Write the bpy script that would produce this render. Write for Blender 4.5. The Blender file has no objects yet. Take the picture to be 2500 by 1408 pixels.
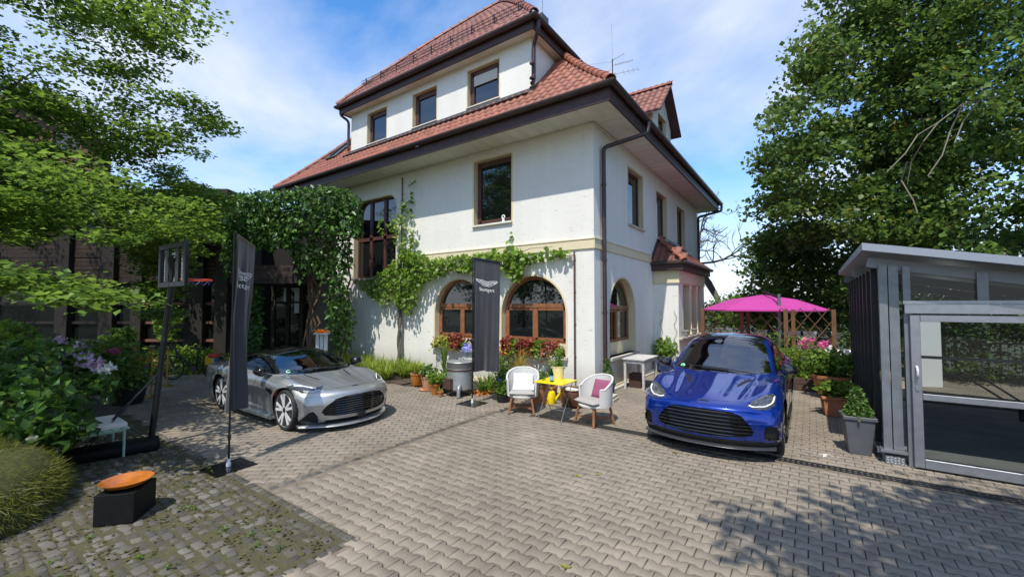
import bpy, bmesh, math, random
import numpy as np
from mathutils import Vector, Matrix
from mathutils.geometry import tessellate_polygon
R = math.radians
sc = bpy.context.scene
col = sc.collection
rng = np.random.default_rng(7)
random.seed(7)

# ---------------------------------------------------------------- camera
# world frame: origin at the villa's south-east corner, x along its front, y along its east side
CAM = np.array([4.263, -9.473, 2.2]); YAW = R(35.3); PITCH = math.atan(39 / 1028.); FPX = 1028.
cam = bpy.data.objects.new('camera', bpy.data.cameras.new('camera')); col.objects.link(cam)
cam.location = CAM; cam.rotation_euler = (R(90) + PITCH, 0, YAW)
cam.data.sensor_width = 36; cam.data.lens = 36 * FPX / 2500; cam.data.clip_end = 6000; cam.data.clip_start = .05
sc.camera = cam
FWD = np.array([-math.sin(YAW), math.cos(YAW), 0]); RGT = np.array([math.cos(YAW), math.sin(YAW), 0]); UPV = np.array([0, 0, 1.])
# ---------------------------------------------------------------- world, sun, exposure
SUN_EL, SUN_AZ = R(60), math.atan2(.22, -.975)
SUN_TO = np.array([math.sin(SUN_AZ) * math.cos(SUN_EL), math.cos(SUN_AZ) * math.cos(SUN_EL), math.sin(SUN_EL)])
w = bpy.data.worlds.new('World'); sc.world = w; w.use_nodes = True
nt = w.node_tree; nt.nodes.clear()
def N(nt, kind, **kw):
    n = nt.nodes.new(kind)
    for k, v in kw.items():
        if k in n.inputs.keys(): n.inputs[k].default_value = v
        else: setattr(n, k, v)
    return n
sky = N(nt, 'ShaderNodeTexSky', sky_type='NISHITA', sun_disc=False, sun_elevation=SUN_EL, sun_rotation=SUN_AZ, altitude=300, air_density=1.0, dust_density=.25, ozone_density=3.0)
tc = N(nt, 'ShaderNodeTexCoord')
sep = N(nt, 'ShaderNodeSeparateXYZ'); nt.links.new(tc.outputs['Generated'], sep.inputs[0])
zz = N(nt, 'ShaderNodeMath', operation='ADD'); zz.inputs[1].default_value = .32; nt.links.new(sep.outputs['Z'], zz.inputs[0])
zm = N(nt, 'ShaderNodeMath', operation='MAXIMUM'); zm.inputs[1].default_value = .08; nt.links.new(zz.outputs[0], zm.inputs[0])
dv = N(nt, 'ShaderNodeVectorMath', operation='DIVIDE'); cb = N(nt, 'ShaderNodeCombineXYZ')
for s in 'XYZ': nt.links.new(zm.outputs[0], cb.inputs[s])
nt.links.new(tc.outputs['Generated'], dv.inputs[0]); nt.links.new(cb.outputs[0], dv.inputs[1])
mp = N(nt, 'ShaderNodeMapping'); mp.inputs['Location'].default_value = (3.3, 1.2, 0); mp.inputs['Scale'].default_value = (1, 1.0, 0.0)
nt.links.new(dv.outputs[0], mp.inputs[0])
n1 = N(nt, 'ShaderNodeTexNoise', Scale=1.05, Detail=8, Roughness=.56, Distortion=.25); nt.links.new(mp.outputs[0], n1.inputs['Vector'])
r1 = N(nt, 'ShaderNodeValToRGB'); r1.color_ramp.elements[0].position = .41; r1.color_ramp.elements[1].position = .65
r1.color_ramp.elements[0].color = (0, 0, 0, 1); r1.color_ramp.elements[1].color = (.92, .92, .92, 1)
nt.links.new(n1.outputs['Fac'], r1.inputs[0])
mx = N(nt, 'ShaderNodeMix', data_type='RGBA'); mx.inputs['B'].default_value = (3.5, 3.75, 4.3, 1)
hs = N(nt, 'ShaderNodeHueSaturation', Saturation=1.25, Value=1.08); nt.links.new(sky.outputs[0], hs.inputs['Color'])
hz = N(nt, 'ShaderNodeMapRange'); hz.inputs['From Min'].default_value = .30; hz.inputs['From Max'].default_value = .0; hz.inputs['To Max'].default_value = .95; nt.links.new(sep.outputs['Z'], hz.inputs['Value'])
fx = N(nt, 'ShaderNodeMath', operation='MAXIMUM'); nt.links.new(r1.outputs[0], fx.inputs[0]); nt.links.new(hz.outputs[0], fx.inputs[1])
nt.links.new(fx.outputs[0], mx.inputs['Factor']); nt.links.new(hs.outputs[0], mx.inputs['A'])
bg = N(nt, 'ShaderNodeBackground'); bg.inputs['Strength'].default_value = .145
nt.links.new(mx.outputs['Result'], bg.inputs[0])
wo = N(nt, 'ShaderNodeOutputWorld'); nt.links.new(bg.outputs[0], wo.inputs[0])
sun = bpy.data.objects.new('sun', bpy.data.lights.new('sun', 'SUN')); col.objects.link(sun)
sun.data.energy = 2.85; sun.data.angle = R(.55); sun.data.color = (1, .955, .88)
sun.rotation_euler = Vector(-SUN_TO).to_track_quat('-Z', 'Y').to_euler()
sc.view_settings.view_transform = 'Standard'; sc.view_settings.look = 'None'; sc.view_settings.gamma = 1
sc.view_settings.use_curve_mapping = False; sc.view_settings.exposure = .85
sc.render.engine = 'CYCLES'
sc.cycles.use_denoising = True; sc.cycles.max_bounces = 8; sc.cycles.transparent_max_bounces = 12; sc.cycles.caustics_reflective = False; sc.cycles.caustics_refractive = False

# ---------------------------------------------------------------- pixel helpers (photo pixels, 2500 x 1408)
def ray(px, py):
    a = (px - 1250) / FPX; b = (704 - py) / FPX
    return RGT * a + FWD * (math.cos(PITCH) - b * math.sin(PITCH)) + UPV * (math.sin(PITCH) + b * math.cos(PITCH))
def G(px, py, z=0.):
    d = ray(px, py); return CAM + d * ((z - CAM[2]) / d[2])
def DP(px, py, dist):
    d = ray(px, py); return CAM + d * (dist / (d @ FWD))
def FR(px, py, y=0.):
    d = ray(px, py); return CAM + d * ((y - CAM[1]) / d[1])
def RT(px, py, x=0.):
    d = ray(px, py); return CAM + d * ((x - CAM[0]) / d[0])
def PX(p):
    v = np.asarray(p, float) - CAM; x = v @ RGT; y = v @ FWD; z = v[..., 2]
    yc = y * math.cos(PITCH) + z * math.sin(PITCH); zc = -y * math.sin(PITCH) + z * math.cos(PITCH)
    yc = np.where(np.abs(yc) < 1e-6, 1e-6, yc)
    return 1250 + FPX * x / yc, 704 - FPX * zc / yc, yc

# ---------------------------------------------------------------- scene helpers
def tag(o, label=None, cat=None, group=None, kind=None):
    if label: o['label'] = label
    if cat: o['category'] = cat
    if group: o['group'] = group
    if kind: o['kind'] = kind
    return o
def thing(name, label, cat, loc=(0, 0, 0), rz=0., group=None):
    o = bpy.data.objects.new(name, None); col.objects.link(o); o.empty_display_size = .1
    o.location = loc; o.rotation_euler = (0, 0, rz)
    return tag(o, label, cat, group)
def link(name, me, parent=None, loc=None, rot=None):
    o = bpy.data.objects.new(name, me); col.objects.link(o)
    if parent: o.parent = parent
    if loc is not None: o.location = loc
    if rot is not None: o.rotation_euler = rot
    return o
def copy_tree(o, parent=None):
    c = o.copy(); col.objects.link(c); c.parent = parent
    for ch in o.children: copy_tree(ch, c)
    return c
def rotm(rx=0, ry=0, rz=0): return np.array((Matrix.Rotation(rz, 3, 'Z') @ Matrix.Rotation(ry, 3, 'Y') @ Matrix.Rotation(rx, 3, 'X')))
class MB:
    """collects polygons, builds one mesh object"""
    def __init__(s): s.v = []; s.f = []; s.m = []; s.n = 0
    def add(s, v, f, mi=0):
        v = np.asarray(v, float); b = s.n
        s.v.append(v); s.n += len(v)
        s.f += [[i + b for i in q] for q in f]; s.m += [mi] * len(f); return s
    def box(s, c, d, rot=None, mi=0, taper=1.):
        x, y, z = np.asarray(d) / 2.; t = taper
        v = np.array([[-x*t, -y*t, -z], [x*t, -y*t, -z], [x*t, y*t, -z], [-x*t, y*t, -z], [-x, -y, z], [x, -y, z], [x, y, z], [-x, y, z]])
        if rot is not None: v = v @ np.asarray(rot).T
        return s.add(v + np.asarray(c), [[3, 2, 1, 0], [4, 5, 6, 7], [0, 1, 5, 4], [1, 2, 6, 5], [2, 3, 7, 6], [3, 0, 4, 7]], mi)
    def bb(s, x0, x1, y0, y1, z0, z1, mi=0):
        return s.box(((x0+x1)/2, (y0+y1)/2, (z0+z1)/2), (abs(x1-x0), abs(y1-y0), abs(z1-z0)), mi=mi)
    def beam(s, a, b, wd, ht, mi=0, up=(0, 0, 1)):
        a = np.asarray(a, float); b = np.asarray(b, float); d = b - a; L = np.linalg.norm(d); d /= L
        u = np.asarray(up, float); sx = np.cross(d, u); sx = sx / (np.linalg.norm(sx) + 1e-9); u2 = np.cross(sx, d)
        M = np.stack([sx, d, u2], 1); return s.box((a + b) / 2, (wd, L, ht), rot=M, mi=mi)
    def tube(s, P, r, n=8, mi=0, cap=True, closed=False):
        P = np.asarray(P, float); m = len(P); r = np.broadcast_to(np.asarray(r, float), (m,))
        T = np.gradient(P, axis=0) if not closed else np.roll(P, -1, 0) - np.roll(P, 1, 0)
        T /= np.linalg.norm(T, axis=1)[:, None] + 1e-12
        u = np.array([0, 0, 1.]) if abs(T[0][2]) < .9 else np.array([1., 0, 0])
        rings = []; a = np.arange(n) * 2 * math.pi / n
        for i in range(m):
            x = np.cross(T[i], u); x /= np.linalg.norm(x) + 1e-12; u = np.cross(x, T[i])
            rings.append(P[i] + r[i] * (np.cos(a)[:, None] * x + np.sin(a)[:, None] * u))
        f = []
        for i in range(m if closed else m - 1):
            j = (i + 1) % m
            for k in range(n): f.append([i*n + k, i*n + (k+1) % n, j*n + (k+1) % n, j*n + k])
        if cap and not closed: f += [list(range(n))[::-1], [(m-1)*n + k for k in range(n)]]
        return s.add(np.concatenate(rings), f, mi)
    def lathe(s, prof, n=24, c=(0, 0, 0), rot=None, mi=0, sx=1., sy=1.):
        prof = np.asarray(prof, float); a = np.arange(n) * 2 * math.pi / n; m = len(prof)
        v = np.concatenate([np.stack([p[0]*np.cos(a)*sx, p[0]*np.sin(a)*sy, np.full(n, p[1])], 1) for p in prof])
        f = [[i*n + k, i*n + (k+1) % n, (i+1)*n + (k+1) % n, (i+1)*n + k] for i in range(m-1) for k in range(n)]
        if prof[0][0] > 1e-6: f.append(list(range(n))[::-1])
        if prof[-1][0] > 1e-6: f.append([(m-1)*n + k for k in range(n)])
        if rot is not None: v = v @ np.asarray(rot).T
        return s.add(v + np.asarray(c), f, mi)
    def prism(s, pts, lo, hi, axis='z', mi=0):
        """extrude a 2-D outline; axis = extrusion axis"""
        pts = [tuple(p) for p in pts]; n = len(pts)
        def to(p, h): return (p[0], p[1], h) if axis == 'z' else ((h, p[0], p[1]) if axis == 'x' else (p[0], h, p[1]))
        v = [to(p, lo) for p in pts] + [to(p, hi) for p in pts]
        f = [list(range(n))[::-1], list(range(n, 2*n))] + [[i, (i+1) % n, n + (i+1) % n, n + i] for i in range(n)]
        return s.add(v, f, mi)
    def grid(s, P, mi=0, flip=False):
        P = np.asarray(P, float); a, b = P.shape[:2]
        f = [[i*b + j, i*b + j + 1, (i+1)*b + j + 1, (i+1)*b + j] for i in range(a-1) for j in range(b-1)]
        if flip: f = [q[::-1] for q in f]
        return s.add(P.reshape(-1, 3), f, mi)
    def mesh(s, name, mat, smooth=False, bevel=0, seg=2, fix=True, angle=40):
        me = bpy.data.meshes.new(name)
        V = np.concatenate(s.v) if s.v else np.zeros((0, 3))
        me.from_pydata(V.tolist(), [], s.f)
        for m_ in (mat if isinstance(mat, (list, tuple)) else [mat]): me.materials.append(m_)
        me.polygons.foreach_set('material_index', s.m)
        if fix or bevel:
            bm = bmesh.new(); bm.from_mesh(me)
            if bevel:
                bmesh.ops.remove_doubles(bm, verts=bm.verts, dist=1e-5)
                ed = [e for e in bm.edges if len(e.link_faces) == 2 and e.calc_face_angle(0) > R(28)]
                bmesh.ops.bevel(bm, geom=ed, offset=bevel, segments=seg, profile=.5, affect='EDGES', clamp_overlap=True)
            bmesh.ops.recalc_face_normals(bm, faces=bm.faces); bm.to_mesh(me); bm.free()
        if smooth:
            me.polygons.foreach_set('use_smooth', [True] * len(me.polygons))
            if angle < 180: me.set_sharp_from_angle(angle=R(angle))
        me.update(); return me
    def build(s, name, mat, parent=None, **kw):
        return link(name, s.mesh(name, mat, **kw), parent)
def np_mesh(name, V, F, mat, tone=None, smooth=False):
    """fast mesh from numpy arrays; F (n,3) or (n,4)"""
    me = bpy.data.meshes.new(name); k = F.shape[1]
    me.vertices.add(len(V)); me.vertices.foreach_set('co', np.ascontiguousarray(V, np.float32).ravel())
    me.loops.add(F.size); me.loops.foreach_set('vertex_index', np.ascontiguousarray(F, np.int32).ravel())
    me.polygons.add(len(F)); me.polygons.foreach_set('loop_start', np.arange(0, F.size, k, dtype=np.int32))
    me.polygons.foreach_set('loop_total', np.full(len(F), k, np.int32))
    if smooth: me.polygons.foreach_set('use_smooth', np.ones(len(F), bool))
    if tone is not None:
        at = me.attributes.new('tone', 'FLOAT', 'POINT'); at.data.foreach_set('value', np.ascontiguousarray(tone, np.float32))
    me.materials.append(mat); me.update(calc_edges=True); me.validate(); return me

# ---------------------------------------------------------------- materials
MATS = {}
def mat(name, c=(.5, .5, .5), rough=.6, metal=0., spec=.5, var=0., vscale=8., c2=None, bump=0., bscale=40., stretch=None, coat=0., obj_var=0., tone=False, trans=0., sheen=0., detail=4., mud=0., speck=0.):
    if name in MATS: return MATS[name]
    m = bpy.data.materials.new(name); m.use_nodes = True; t = m.node_tree; b = t.nodes['Principled BSDF']
    b.inputs['Base Color'].default_value = (*c, 1); b.inputs['Roughness'].default_value = rough; b.inputs['Metallic'].default_value = metal
    b.inputs['Specular IOR Level'].default_value = spec; b.inputs['Coat Weight'].default_value = coat; b.inputs['Coat Roughness'].default_value = .03
    if sheen: b.inputs['Sheen Weight'].default_value = sheen
    L = t.links.new
    tcn = N(t, 'ShaderNodeTexCoord'); geo = N(t, 'ShaderNodeNewGeometry')
    src = geo.outputs['Position'] if not stretch or stretch[0] != 'o' else tcn.outputs['Object']
    if stretch:
        mpn = N(t, 'ShaderNodeMapping'); mpn.inputs['Scale'].default_value = stretch[-3:]; L(src, mpn.inputs[0]); src = mpn.outputs[0]
    cur = None
    if var or c2:
        no = N(t, 'ShaderNodeTexNoise', Scale=vscale, Detail=detail, Roughness=.6); L(src, no.inputs['Vector'])
        rp = N(t, 'ShaderNodeValToRGB'); rp.color_ramp.elements[0].position = .3; rp.color_ramp.elements[1].position = .7
        a2 = c2 or tuple(min(1, x * (1 + var)) for x in c); a1 = c if c2 else tuple(x * (1 - var) for x in c)
        rp.color_ramp.elements[0].color = (*a1, 1); rp.color_ramp.elements[1].color = (*a2, 1)
        L(no.outputs['Fac'], rp.inputs[0]); cur = rp.outputs[0]
    def scale_by(cur, sock, lo, hi):
        mr = N(t, 'ShaderNodeMapRange'); mr.inputs['To Min'].default_value = lo; mr.inputs['To Max'].default_value = hi; L(sock, mr.inputs['Value'])
        ml = N(t, 'ShaderNodeMix', data_type='RGBA', blend_type='MULTIPLY'); ml.inputs['Factor'].default_value = 1
        if cur is None: ml.inputs['A'].default_value = (*c, 1)
        else: L(cur, ml.inputs['A'])
        L(mr.outputs[0], ml.inputs['B']); return ml.outputs['Result']
    if obj_var:
        oi = N(t, 'ShaderNodeObjectInfo'); cur = scale_by(cur, oi.outputs['Random'], 1 - obj_var, 1 + obj_var)
    if tone:
        at = N(t, 'ShaderNodeAttribute', attribute_name='tone'); cur = scale_by(cur, at.outputs['Fac'], 1 - tone, 1 + tone)
    if mud:
        n3 = N(t, 'ShaderNodeTexNoise', Scale=.55, Detail=5, Roughness=.65); L(geo.outputs['Position'], n3.inputs['Vector'])
        mr0 = N(t, 'ShaderNodeMapRange'); mr0.inputs['From Min'].default_value = .35; mr0.inputs['From Max'].default_value = .65; L(n3.outputs['Fac'], mr0.inputs['Value'])
        cur = scale_by(cur, mr0.outputs[0], 1 - mud, 1 + mud * .5)
    if speck:
        n5 = N(t, 'ShaderNodeTexNoise', Scale=210., Detail=2, Roughness=.7); L(geo.outputs['Position'], n5.inputs['Vector'])
        mr5 = N(t, 'ShaderNodeMapRange'); mr5.inputs['From Min'].default_value = .3; mr5.inputs['From Max'].default_value = .7; L(n5.outputs['Fac'], mr5.inputs['Value']); cur = scale_by(cur, mr5.outputs[0], 1 - speck, 1 + speck)
    if cur is not None: L(cur, b.inputs['Base Color'])
    if bump:
        nb = N(t, 'ShaderNodeTexNoise', Scale=bscale, Detail=5, Roughness=.65); L(src, nb.inputs['Vector'])
        bp = N(t, 'ShaderNodeBump'); bp.inputs['Strength'].default_value = bump; bp.inputs['Distance'].default_value = .02
        L(nb.outputs['Fac'], bp.inputs['Height']); L(bp.outputs[0], b.inputs['Normal'])
    if trans:
        tr = N(t, 'ShaderNodeBsdfTranslucent'); ms = N(t, 'ShaderNodeMixShader'); ms.inputs[0].default_value = trans
        if cur is not None: L(cur, tr.inputs[0])
        else: tr.inputs[0].default_value = (*c, 1)
        L(b.outputs[0], ms.inputs[1]); L(tr.outputs[0], ms.inputs[2]); L(ms.outputs[0], t.nodes['Material Output'].inputs[0])
    MATS[name] = m; return m
def leaf_mat(name, c1, c2, trans=.35, rough=.45, tip=None, k=1.45):
    c1 = tuple(min(.9, x*k) for x in c1); c2 = tuple(min(.9, x*k) for x in c2)
    m = bpy.data.materials.new(name); m.use_nodes = True; t = m.node_tree; b = t.nodes['Principled BSDF']; L = t.links.new
    at = N(t, 'ShaderNodeAttribute', attribute_name='tone'); rp = N(t, 'ShaderNodeValToRGB')
    e = rp.color_ramp.elements; e[0].color = (*c1, 1); e[1].color = (*c2, 1); e[1].position = .9 if tip else 1.
    if tip:
        x = e.new(.985); x.color = (*tip, 1)
    L(at.outputs['Fac'], rp.inputs[0]); L(rp.outputs[0], b.inputs['Base Color']); b.inputs['Roughness'].default_value = rough; b.inputs['Specular IOR Level'].default_value = .35
    tr = N(t, 'ShaderNodeBsdfTranslucent'); hs = N(t, 'ShaderNodeHueSaturation'); hs.inputs['Value'].default_value = 1.5; hs.inputs['Hue'].default_value = .485; L(rp.outputs[0], hs.inputs['Color']); L(hs.outputs[0], tr.inputs[0])
    ms = N(t, 'ShaderNodeMixShader'); ms.inputs[0].default_value = trans; L(b.outputs[0], ms.inputs[1]); L(tr.outputs[0], ms.inputs[2]); L(ms.outputs[0], t.nodes['Material Output'].inputs[0])
    MATS[name] = m; return m
def glass_mat(name, tint=(.75, .8, .8), rough=.01, dark=.5, refl=1.6):
    """thin pane: fresnel reflection over a tinted see-through layer"""
    m = bpy.data.materials.new(name); m.use_nodes = True; t = m.node_tree; t.nodes.clear(); L = t.links.new
    fr = N(t, 'ShaderNodeFresnel', IOR=refl); ge = N(t, 'ShaderNodeNewGeometry'); mr = N(t, 'ShaderNodeMapRange'); mr.inputs['To Min'].default_value = refl; mr.inputs['To Max'].default_value = 1 / refl; L(ge.outputs['Backfacing'], mr.inputs['Value']); L(mr.outputs[0], fr.inputs['IOR']); gl = N(t, 'ShaderNodeBsdfGlossy', Roughness=rough); tr = N(t, 'ShaderNodeBsdfTransparent')
    tr.inputs[0].default_value = (*[x * dark for x in tint], 1)
    ms = N(t, 'ShaderNodeMixShader'); out = N(t, 'ShaderNodeOutputMaterial')
    L(fr.outputs[0], ms.inputs[0]); L(tr.outputs[0], ms.inputs[1]); L(gl.outputs[0], ms.inputs[2]); L(ms.outputs[0], out.inputs[0])
    MATS[name] = m; return m

M_paver = mat('paver_concrete', (.232, .196, .150), .85, var=.08, vscale=2.2, bump=.25, bscale=140, tone=.12, mud=.16, detail=8, speck=.28)
M_paver_o = mat('paver_concrete_single', (.232, .196, .150), .85, var=.08, vscale=2.2, bump=.3, bscale=140, obj_var=.11, mud=.16, detail=8, speck=.28)
M_joint = mat('joint_sand', (.05, .042, .032), .95, var=.3, vscale=30)
M_sett = mat('granite_sett', (.060, .050, .030), .85, c2=(.14, .132, .115), vscale=2.2, bump=.6, bscale=60, obj_var=.4, detail=8)
M_sett_s = mat('granite_sett_many', (.060, .050, .030), .85, c2=(.14, .132, .115), vscale=2.2, bump=.6, bscale=60, tone=.4, detail=8)
M_moss = mat('moss_soil', (.065, .052, .030), .95, c2=(.085, .080, .028), vscale=5, bump=.8, bscale=45, detail=8)
M_soil = mat('soil', (.07, .05, .035), .95, var=.35, vscale=9, bump=.6, bscale=25)
M_grass = mat('meadow', (.03, .045, .015), .9, c2=(.05, .06, .025), vscale=.6, bump=.4, bscale=6)
M_dark_metal = mat('cast_iron', (.035, .037, .04), .5, metal=.6, var=.2, vscale=20)
M_white = None
# ================================================================ GROUND
def in_rect(P, x0, x1, y0, y1): return (P[:, 0] > x0) & (P[:, 0] < x1) & (P[:, 1] > y0) & (P[:, 1] < y1)
def in_poly(P, poly):
    x, y = P[:, 0], P[:, 1]; poly = np.asarray(poly, float); c = np.zeros(len(P), bool); j = len(poly) - 1
    for i in range(len(poly)):
        (xi, yi), (xj, yj) = poly[i], poly[j]
        c ^= ((yi > y) != (yj > y)) & (x < (xj - xi) * (y - yi) / (yj - yi + 1e-12) + xi); j = i
    return c
# terrain: flat round the house, falling away to the north and east like the hillside
gx = np.array([-3000, -400, -120, -60, -40, -25, -12, 0, 6, 9, 12, 16, 22, 32, 50, 90, 200, 600, 3000.]); gy = np.array([-3000, -400, -90, -40, -20, -10, -4, 2, 8, 11, 14, 18, 26, 40, 70, 130, 300, 900, 3000.])
X, Y = np.meshgrid(gx, gy, indexing='ij')
Z = -.06 - np.clip(Y - 11, 0, 60) * .35 - np.clip(X - 13, 0, 60) * .12
mb = MB(); mb.grid(np.stack([X, Y, Z], -1)); tag(mb.build('ground', M_grass), kind='structure')
paving = MB().bb(-13, 9.5, -9.9, 8.8, -.05, -.016).build('courtyard_paving', M_joint); tag(paving, kind='structure')

drive = MB().bb(-9, 14, -34, -9.9, -.05, -.002).build('bounce_ground', mat('bounce_surface', (.30, .25, .18), .9, var=.15, vscale=1.5)); tag(drive, kind='structure')  # unseen ground added behind the camera to bounce light onto the villa
PW, PR = .206, .1385
def bone_template(deep=True):
    g = .0036; xs = [-.1, -.068, -.038, .038, .068, .1]; fs = [1, 1, -1, -1, 1, 1]
    def ring(ins):
        sx = (PW / 2 - g - ins) / .1
        gy_ = .0052; top = [(x * sx, PR / 2 + .0135 * f - gy_ - ins) for x, f in zip(xs, fs)]; bot = [(x * sx, -(PR / 2 + .0135 * f - gy_ - ins)) for x, f in zip(xs, fs)]
        return bot + top[::-1]
    A, B = ring(.003), ring(0); n = len(A)
    V = [(*p, 0.) for p in A] + [(*p, -.004) for p in B] + [(*p, -.02) for p in B]
    tri = [tuple(t) for t in tessellate_polygon([[Vector((*p, 0)) for p in A]])]
    F = []
    for t in tri:
        a, b, c = [np.array(A[i]) for i in t]
        F.append(t if np.cross(b - a, c - a) > 0 else (t[0], t[2], t[1]))
    for r in range(2 if deep else 1):
        for i in range(n):
            j = (i + 1) % n; a, b, c, d = r*n + i, r*n + j, (r+1)*n + j, (r+1)*n + i
            F += [(a, d, c), (a, c, b)]
    return np.array(V), np.array(F)
def lattice(x0, x1, y0, y1, rot, ox=0, oy=0):
    c = np.array([(x0+x1)/2, (y0+y1)/2]); rad = math.hypot(x1-x0, y1-y0) / 2 + .3
    i = np.arange(int(-rad/PW) - 1, int(rad/PW) + 2); j = np.arange(int(-rad/PR) - 1, int(rad/PR) + 2)
    I, J = np.meshgrid(i, j); u = (I + .5 * (J % 2)) * PW; v = J * PR
    cs, sn = math.cos(rot), math.sin(rot)
    P = np.stack([u*cs - v*sn, u*sn + v*cs], -1).reshape(-1, 2) + c + np.array([ox, oy])
    return P[in_rect(P, x0, x1, y0, y1)]
VX0 = -1.06        # joint line between the two laying patterns
A1 = lattice(VX0 + .16, 9.3, -9.7, 8.6, 0.)
keep = ~in_rect(A1, -30, .80, -30, -6.95) & ~in_rect(A1, -.25, 30, -2.36, -2.16) & ~in_rect(A1, -30, .02, -.02, 30) & ~in_rect(A1, -.1, .86, 4.6, 8.8) & ~in_rect(A1, -30, .02, -.9, 0)
keep &= ~in_rect(A1, 5.2, 30, -1.45, 4.0)
A1 = A1[keep]
A2 = lattice(-12.6, VX0 - .12, -6.95, -.9, R(40))
A2 = A2[~((A2[:, 1] > -1.75) & (A2[:, 0] < -3.2))]
def seen(P, m=450):
    a, b, c = PX(np.c_[P, np.zeros(len(P))]); return (c > .6) & (a > -m) & (a < 2500 + m) & (b < 1408 + 420)
A1 = A1[seen(A1)]; A2 = A2[seen(A2, 150)]
a, b, c = PX(np.c_[A1, np.zeros(len(A1))])
vis = (a > 0) & (a < 2500) & (b < 1405)
order = np.argsort(np.where(vis, c, 1e6)); single = order[:300]; rest = np.setdiff1d(np.arange(len(A1)), single)
TV, TF = bone_template(True)
pm = []
for k in range(8):       # a few slightly different castings, shared between the pavers
    V = TV.copy(); V[:12, 2] += rng.normal(0, .0007, 12); V[:, :2] *= rng.uniform(.985, 1.0)
    pm.append(np_mesh('paver', V, TF, M_paver_o))
for q, i in enumerate(single):
    o = link('paver', pm[q % 8], paving, (A1[i, 0], A1[i, 1], rng.normal(0, .0012)), (rng.normal(0, .003), rng.normal(0, .003), rng.choice([0, math.pi]) + rng.normal(0, .008)))
def field(P, rot, name):
    n = len(P); V = np.tile(TV, (n, 1, 1)); th = rot + rng.normal(0, .008, n) + math.pi * rng.integers(0, 2, n)
    V[:, :, 2] += (V[:, :, 0] * rng.normal(0, .003, n)[:, None] + V[:, :, 1] * rng.normal(0, .003, n)[:, None] + rng.normal(0, .0012, n)[:, None])
    cs, sn = np.cos(th)[:, None], np.sin(th)[:, None]
    x = V[:, :, 0] * cs - V[:, :, 1] * sn + P[:, 0:1]; y = V[:, :, 0] * sn + V[:, :, 1] * cs + P[:, 1:2]
    V = np.stack([x, y, V[:, :, 2]], -1).reshape(-1, 3)
    F = (TF[None] + (np.arange(n) * len(TV))[:, None, None]).reshape(-1, 3)
    tone = np.repeat(np.clip(rng.normal(.5, .22, n) - .35 * (rng.random(n) < .02), 0, 1), len(TV))
    return tag(link(name, np_mesh(name, V, F, M_paver, tone), paving), kind='stuff')
field(A1[rest], 0., 'pavers_in_rows'); field(A2, R(40), 'pavers_laid_diagonally')

M_fill = mat('edge_fill', (.17, .14, .10), .95, var=.25, vscale=12, bump=.4, bscale=60)
for nm, q in (('edge_strip', (VX0 - .26, VX0 + .24, -6.815, -2.47)), ('edge_strip', (-5.2, .95, -7.06, -6.82)), ('edge_strip', (-.25, 9.3, -2.46, -2.06)), ('edge_strip', (.64, .96, -9.9, -7.06))): tag(MB().bb(*q, -.03, -.0095).build(nm, M_fill, paving))
# granite setts: the mossy patch, its edging and the line between the two pavings
def sett_template(seed):
    r = np.random.default_rng(seed); n = 8
    a = np.array([[-1, -1], [0, -1.05], [1, -1], [1.05, 0], [1, 1], [0, 1.05], [-1, 1], [-1.05, 0]]) * .5 + r.normal(0, .045, (8, 2))
    V = [(*(p * .78), 0.) for p in a] + [(*p, -.18) for p in a] + [(*p, -.6) for p in a] + [(0, 0, .06 + r.normal(0, .05))]
    V = np.array(V); V[:8, 2] += r.normal(0, .05, 8)
    F = [(i, (i+1) % 8, 24) for i in range(8)]
    for k in range(2):
        for i in range(8):
            j = (i+1) % 8; F += [(k*8 + i, (k+1)*8 + i, (k+1)*8 + j), (k*8 + i, (k+1)*8 + j, k*8 + j)]
    return V, np.array(F)
STV = [sett_template(50 + k) for k in range(8)]
S = []      # x, y, sx, sy, z, rot
y = -7.14
while y > -9.9:            # courses of the patch
    h = rng.uniform(.085, .115); x = .62 + rng.uniform(-.05, 0)
    while x > -7.5:
        wd = rng.uniform(.09, .17); S.append((x - wd/2, y - h/2 + rng.normal(0, .006), (wd - .012)*rng.uniform(.75, 1), (h - .012)*rng.uniform(.8, 1.05), rng.normal(-.003, .006), rng.normal(0, .13))); x -= wd
    y -= h
for yy, x1 in ((-7.045, .78),):     # edging along the paving
    x = x1
    while x > -5.2:
        wd = rng.uniform(.085, .115); S.append((x - wd/2, yy, wd - .01, .085, rng.normal(0, .003), rng.normal(0, .04))); x -= wd
y = -7.0
while y > -9.9:
    h = rng.uniform(.085, .115); S.append((.70, y - h/2 - .08, .085, h - .01, rng.normal(0, .003), rng.normal(0, .04))); y -= h
y = -6.96
while y < -2.5:
    h = rng.uniform(.085, .12); S.append((VX0 - .02, y + h/2, .085, h - .008, rng.normal(0, .002), rng.normal(0, .04))); y += h
S = np.array(S); S = S[seen(S[:, :2], 300)]
patch = MB().bb(-7.6, .745, -9.9, -6.995, -.05, -.009).build('sett_patch', M_moss); tag(patch, kind='structure')
a, b, c = PX(np.c_[S[:, :2], np.zeros(len(S))]); vis = (a > 0) & (a < 2500) & (b < 1405) & (b > 1100) | (S[:, 0] > -.2) & False
order = np.argsort(np.where(vis, c, 1e6)); single = order[:300]; rest = np.setdiff1d(np.arange(len(S)), single)
sm = [np_mesh('sett', V, F, M_sett) for V, F in STV]
for q, i in enumerate(single):
    s = S[i]; o = link('sett', sm[q % 8], patch, (s[0], s[1], s[4]), (0, 0, s[5])); o.scale = (s[2], s[3], .05)
Vs, Fs, Ts, nb = [], [], [], 0
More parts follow.
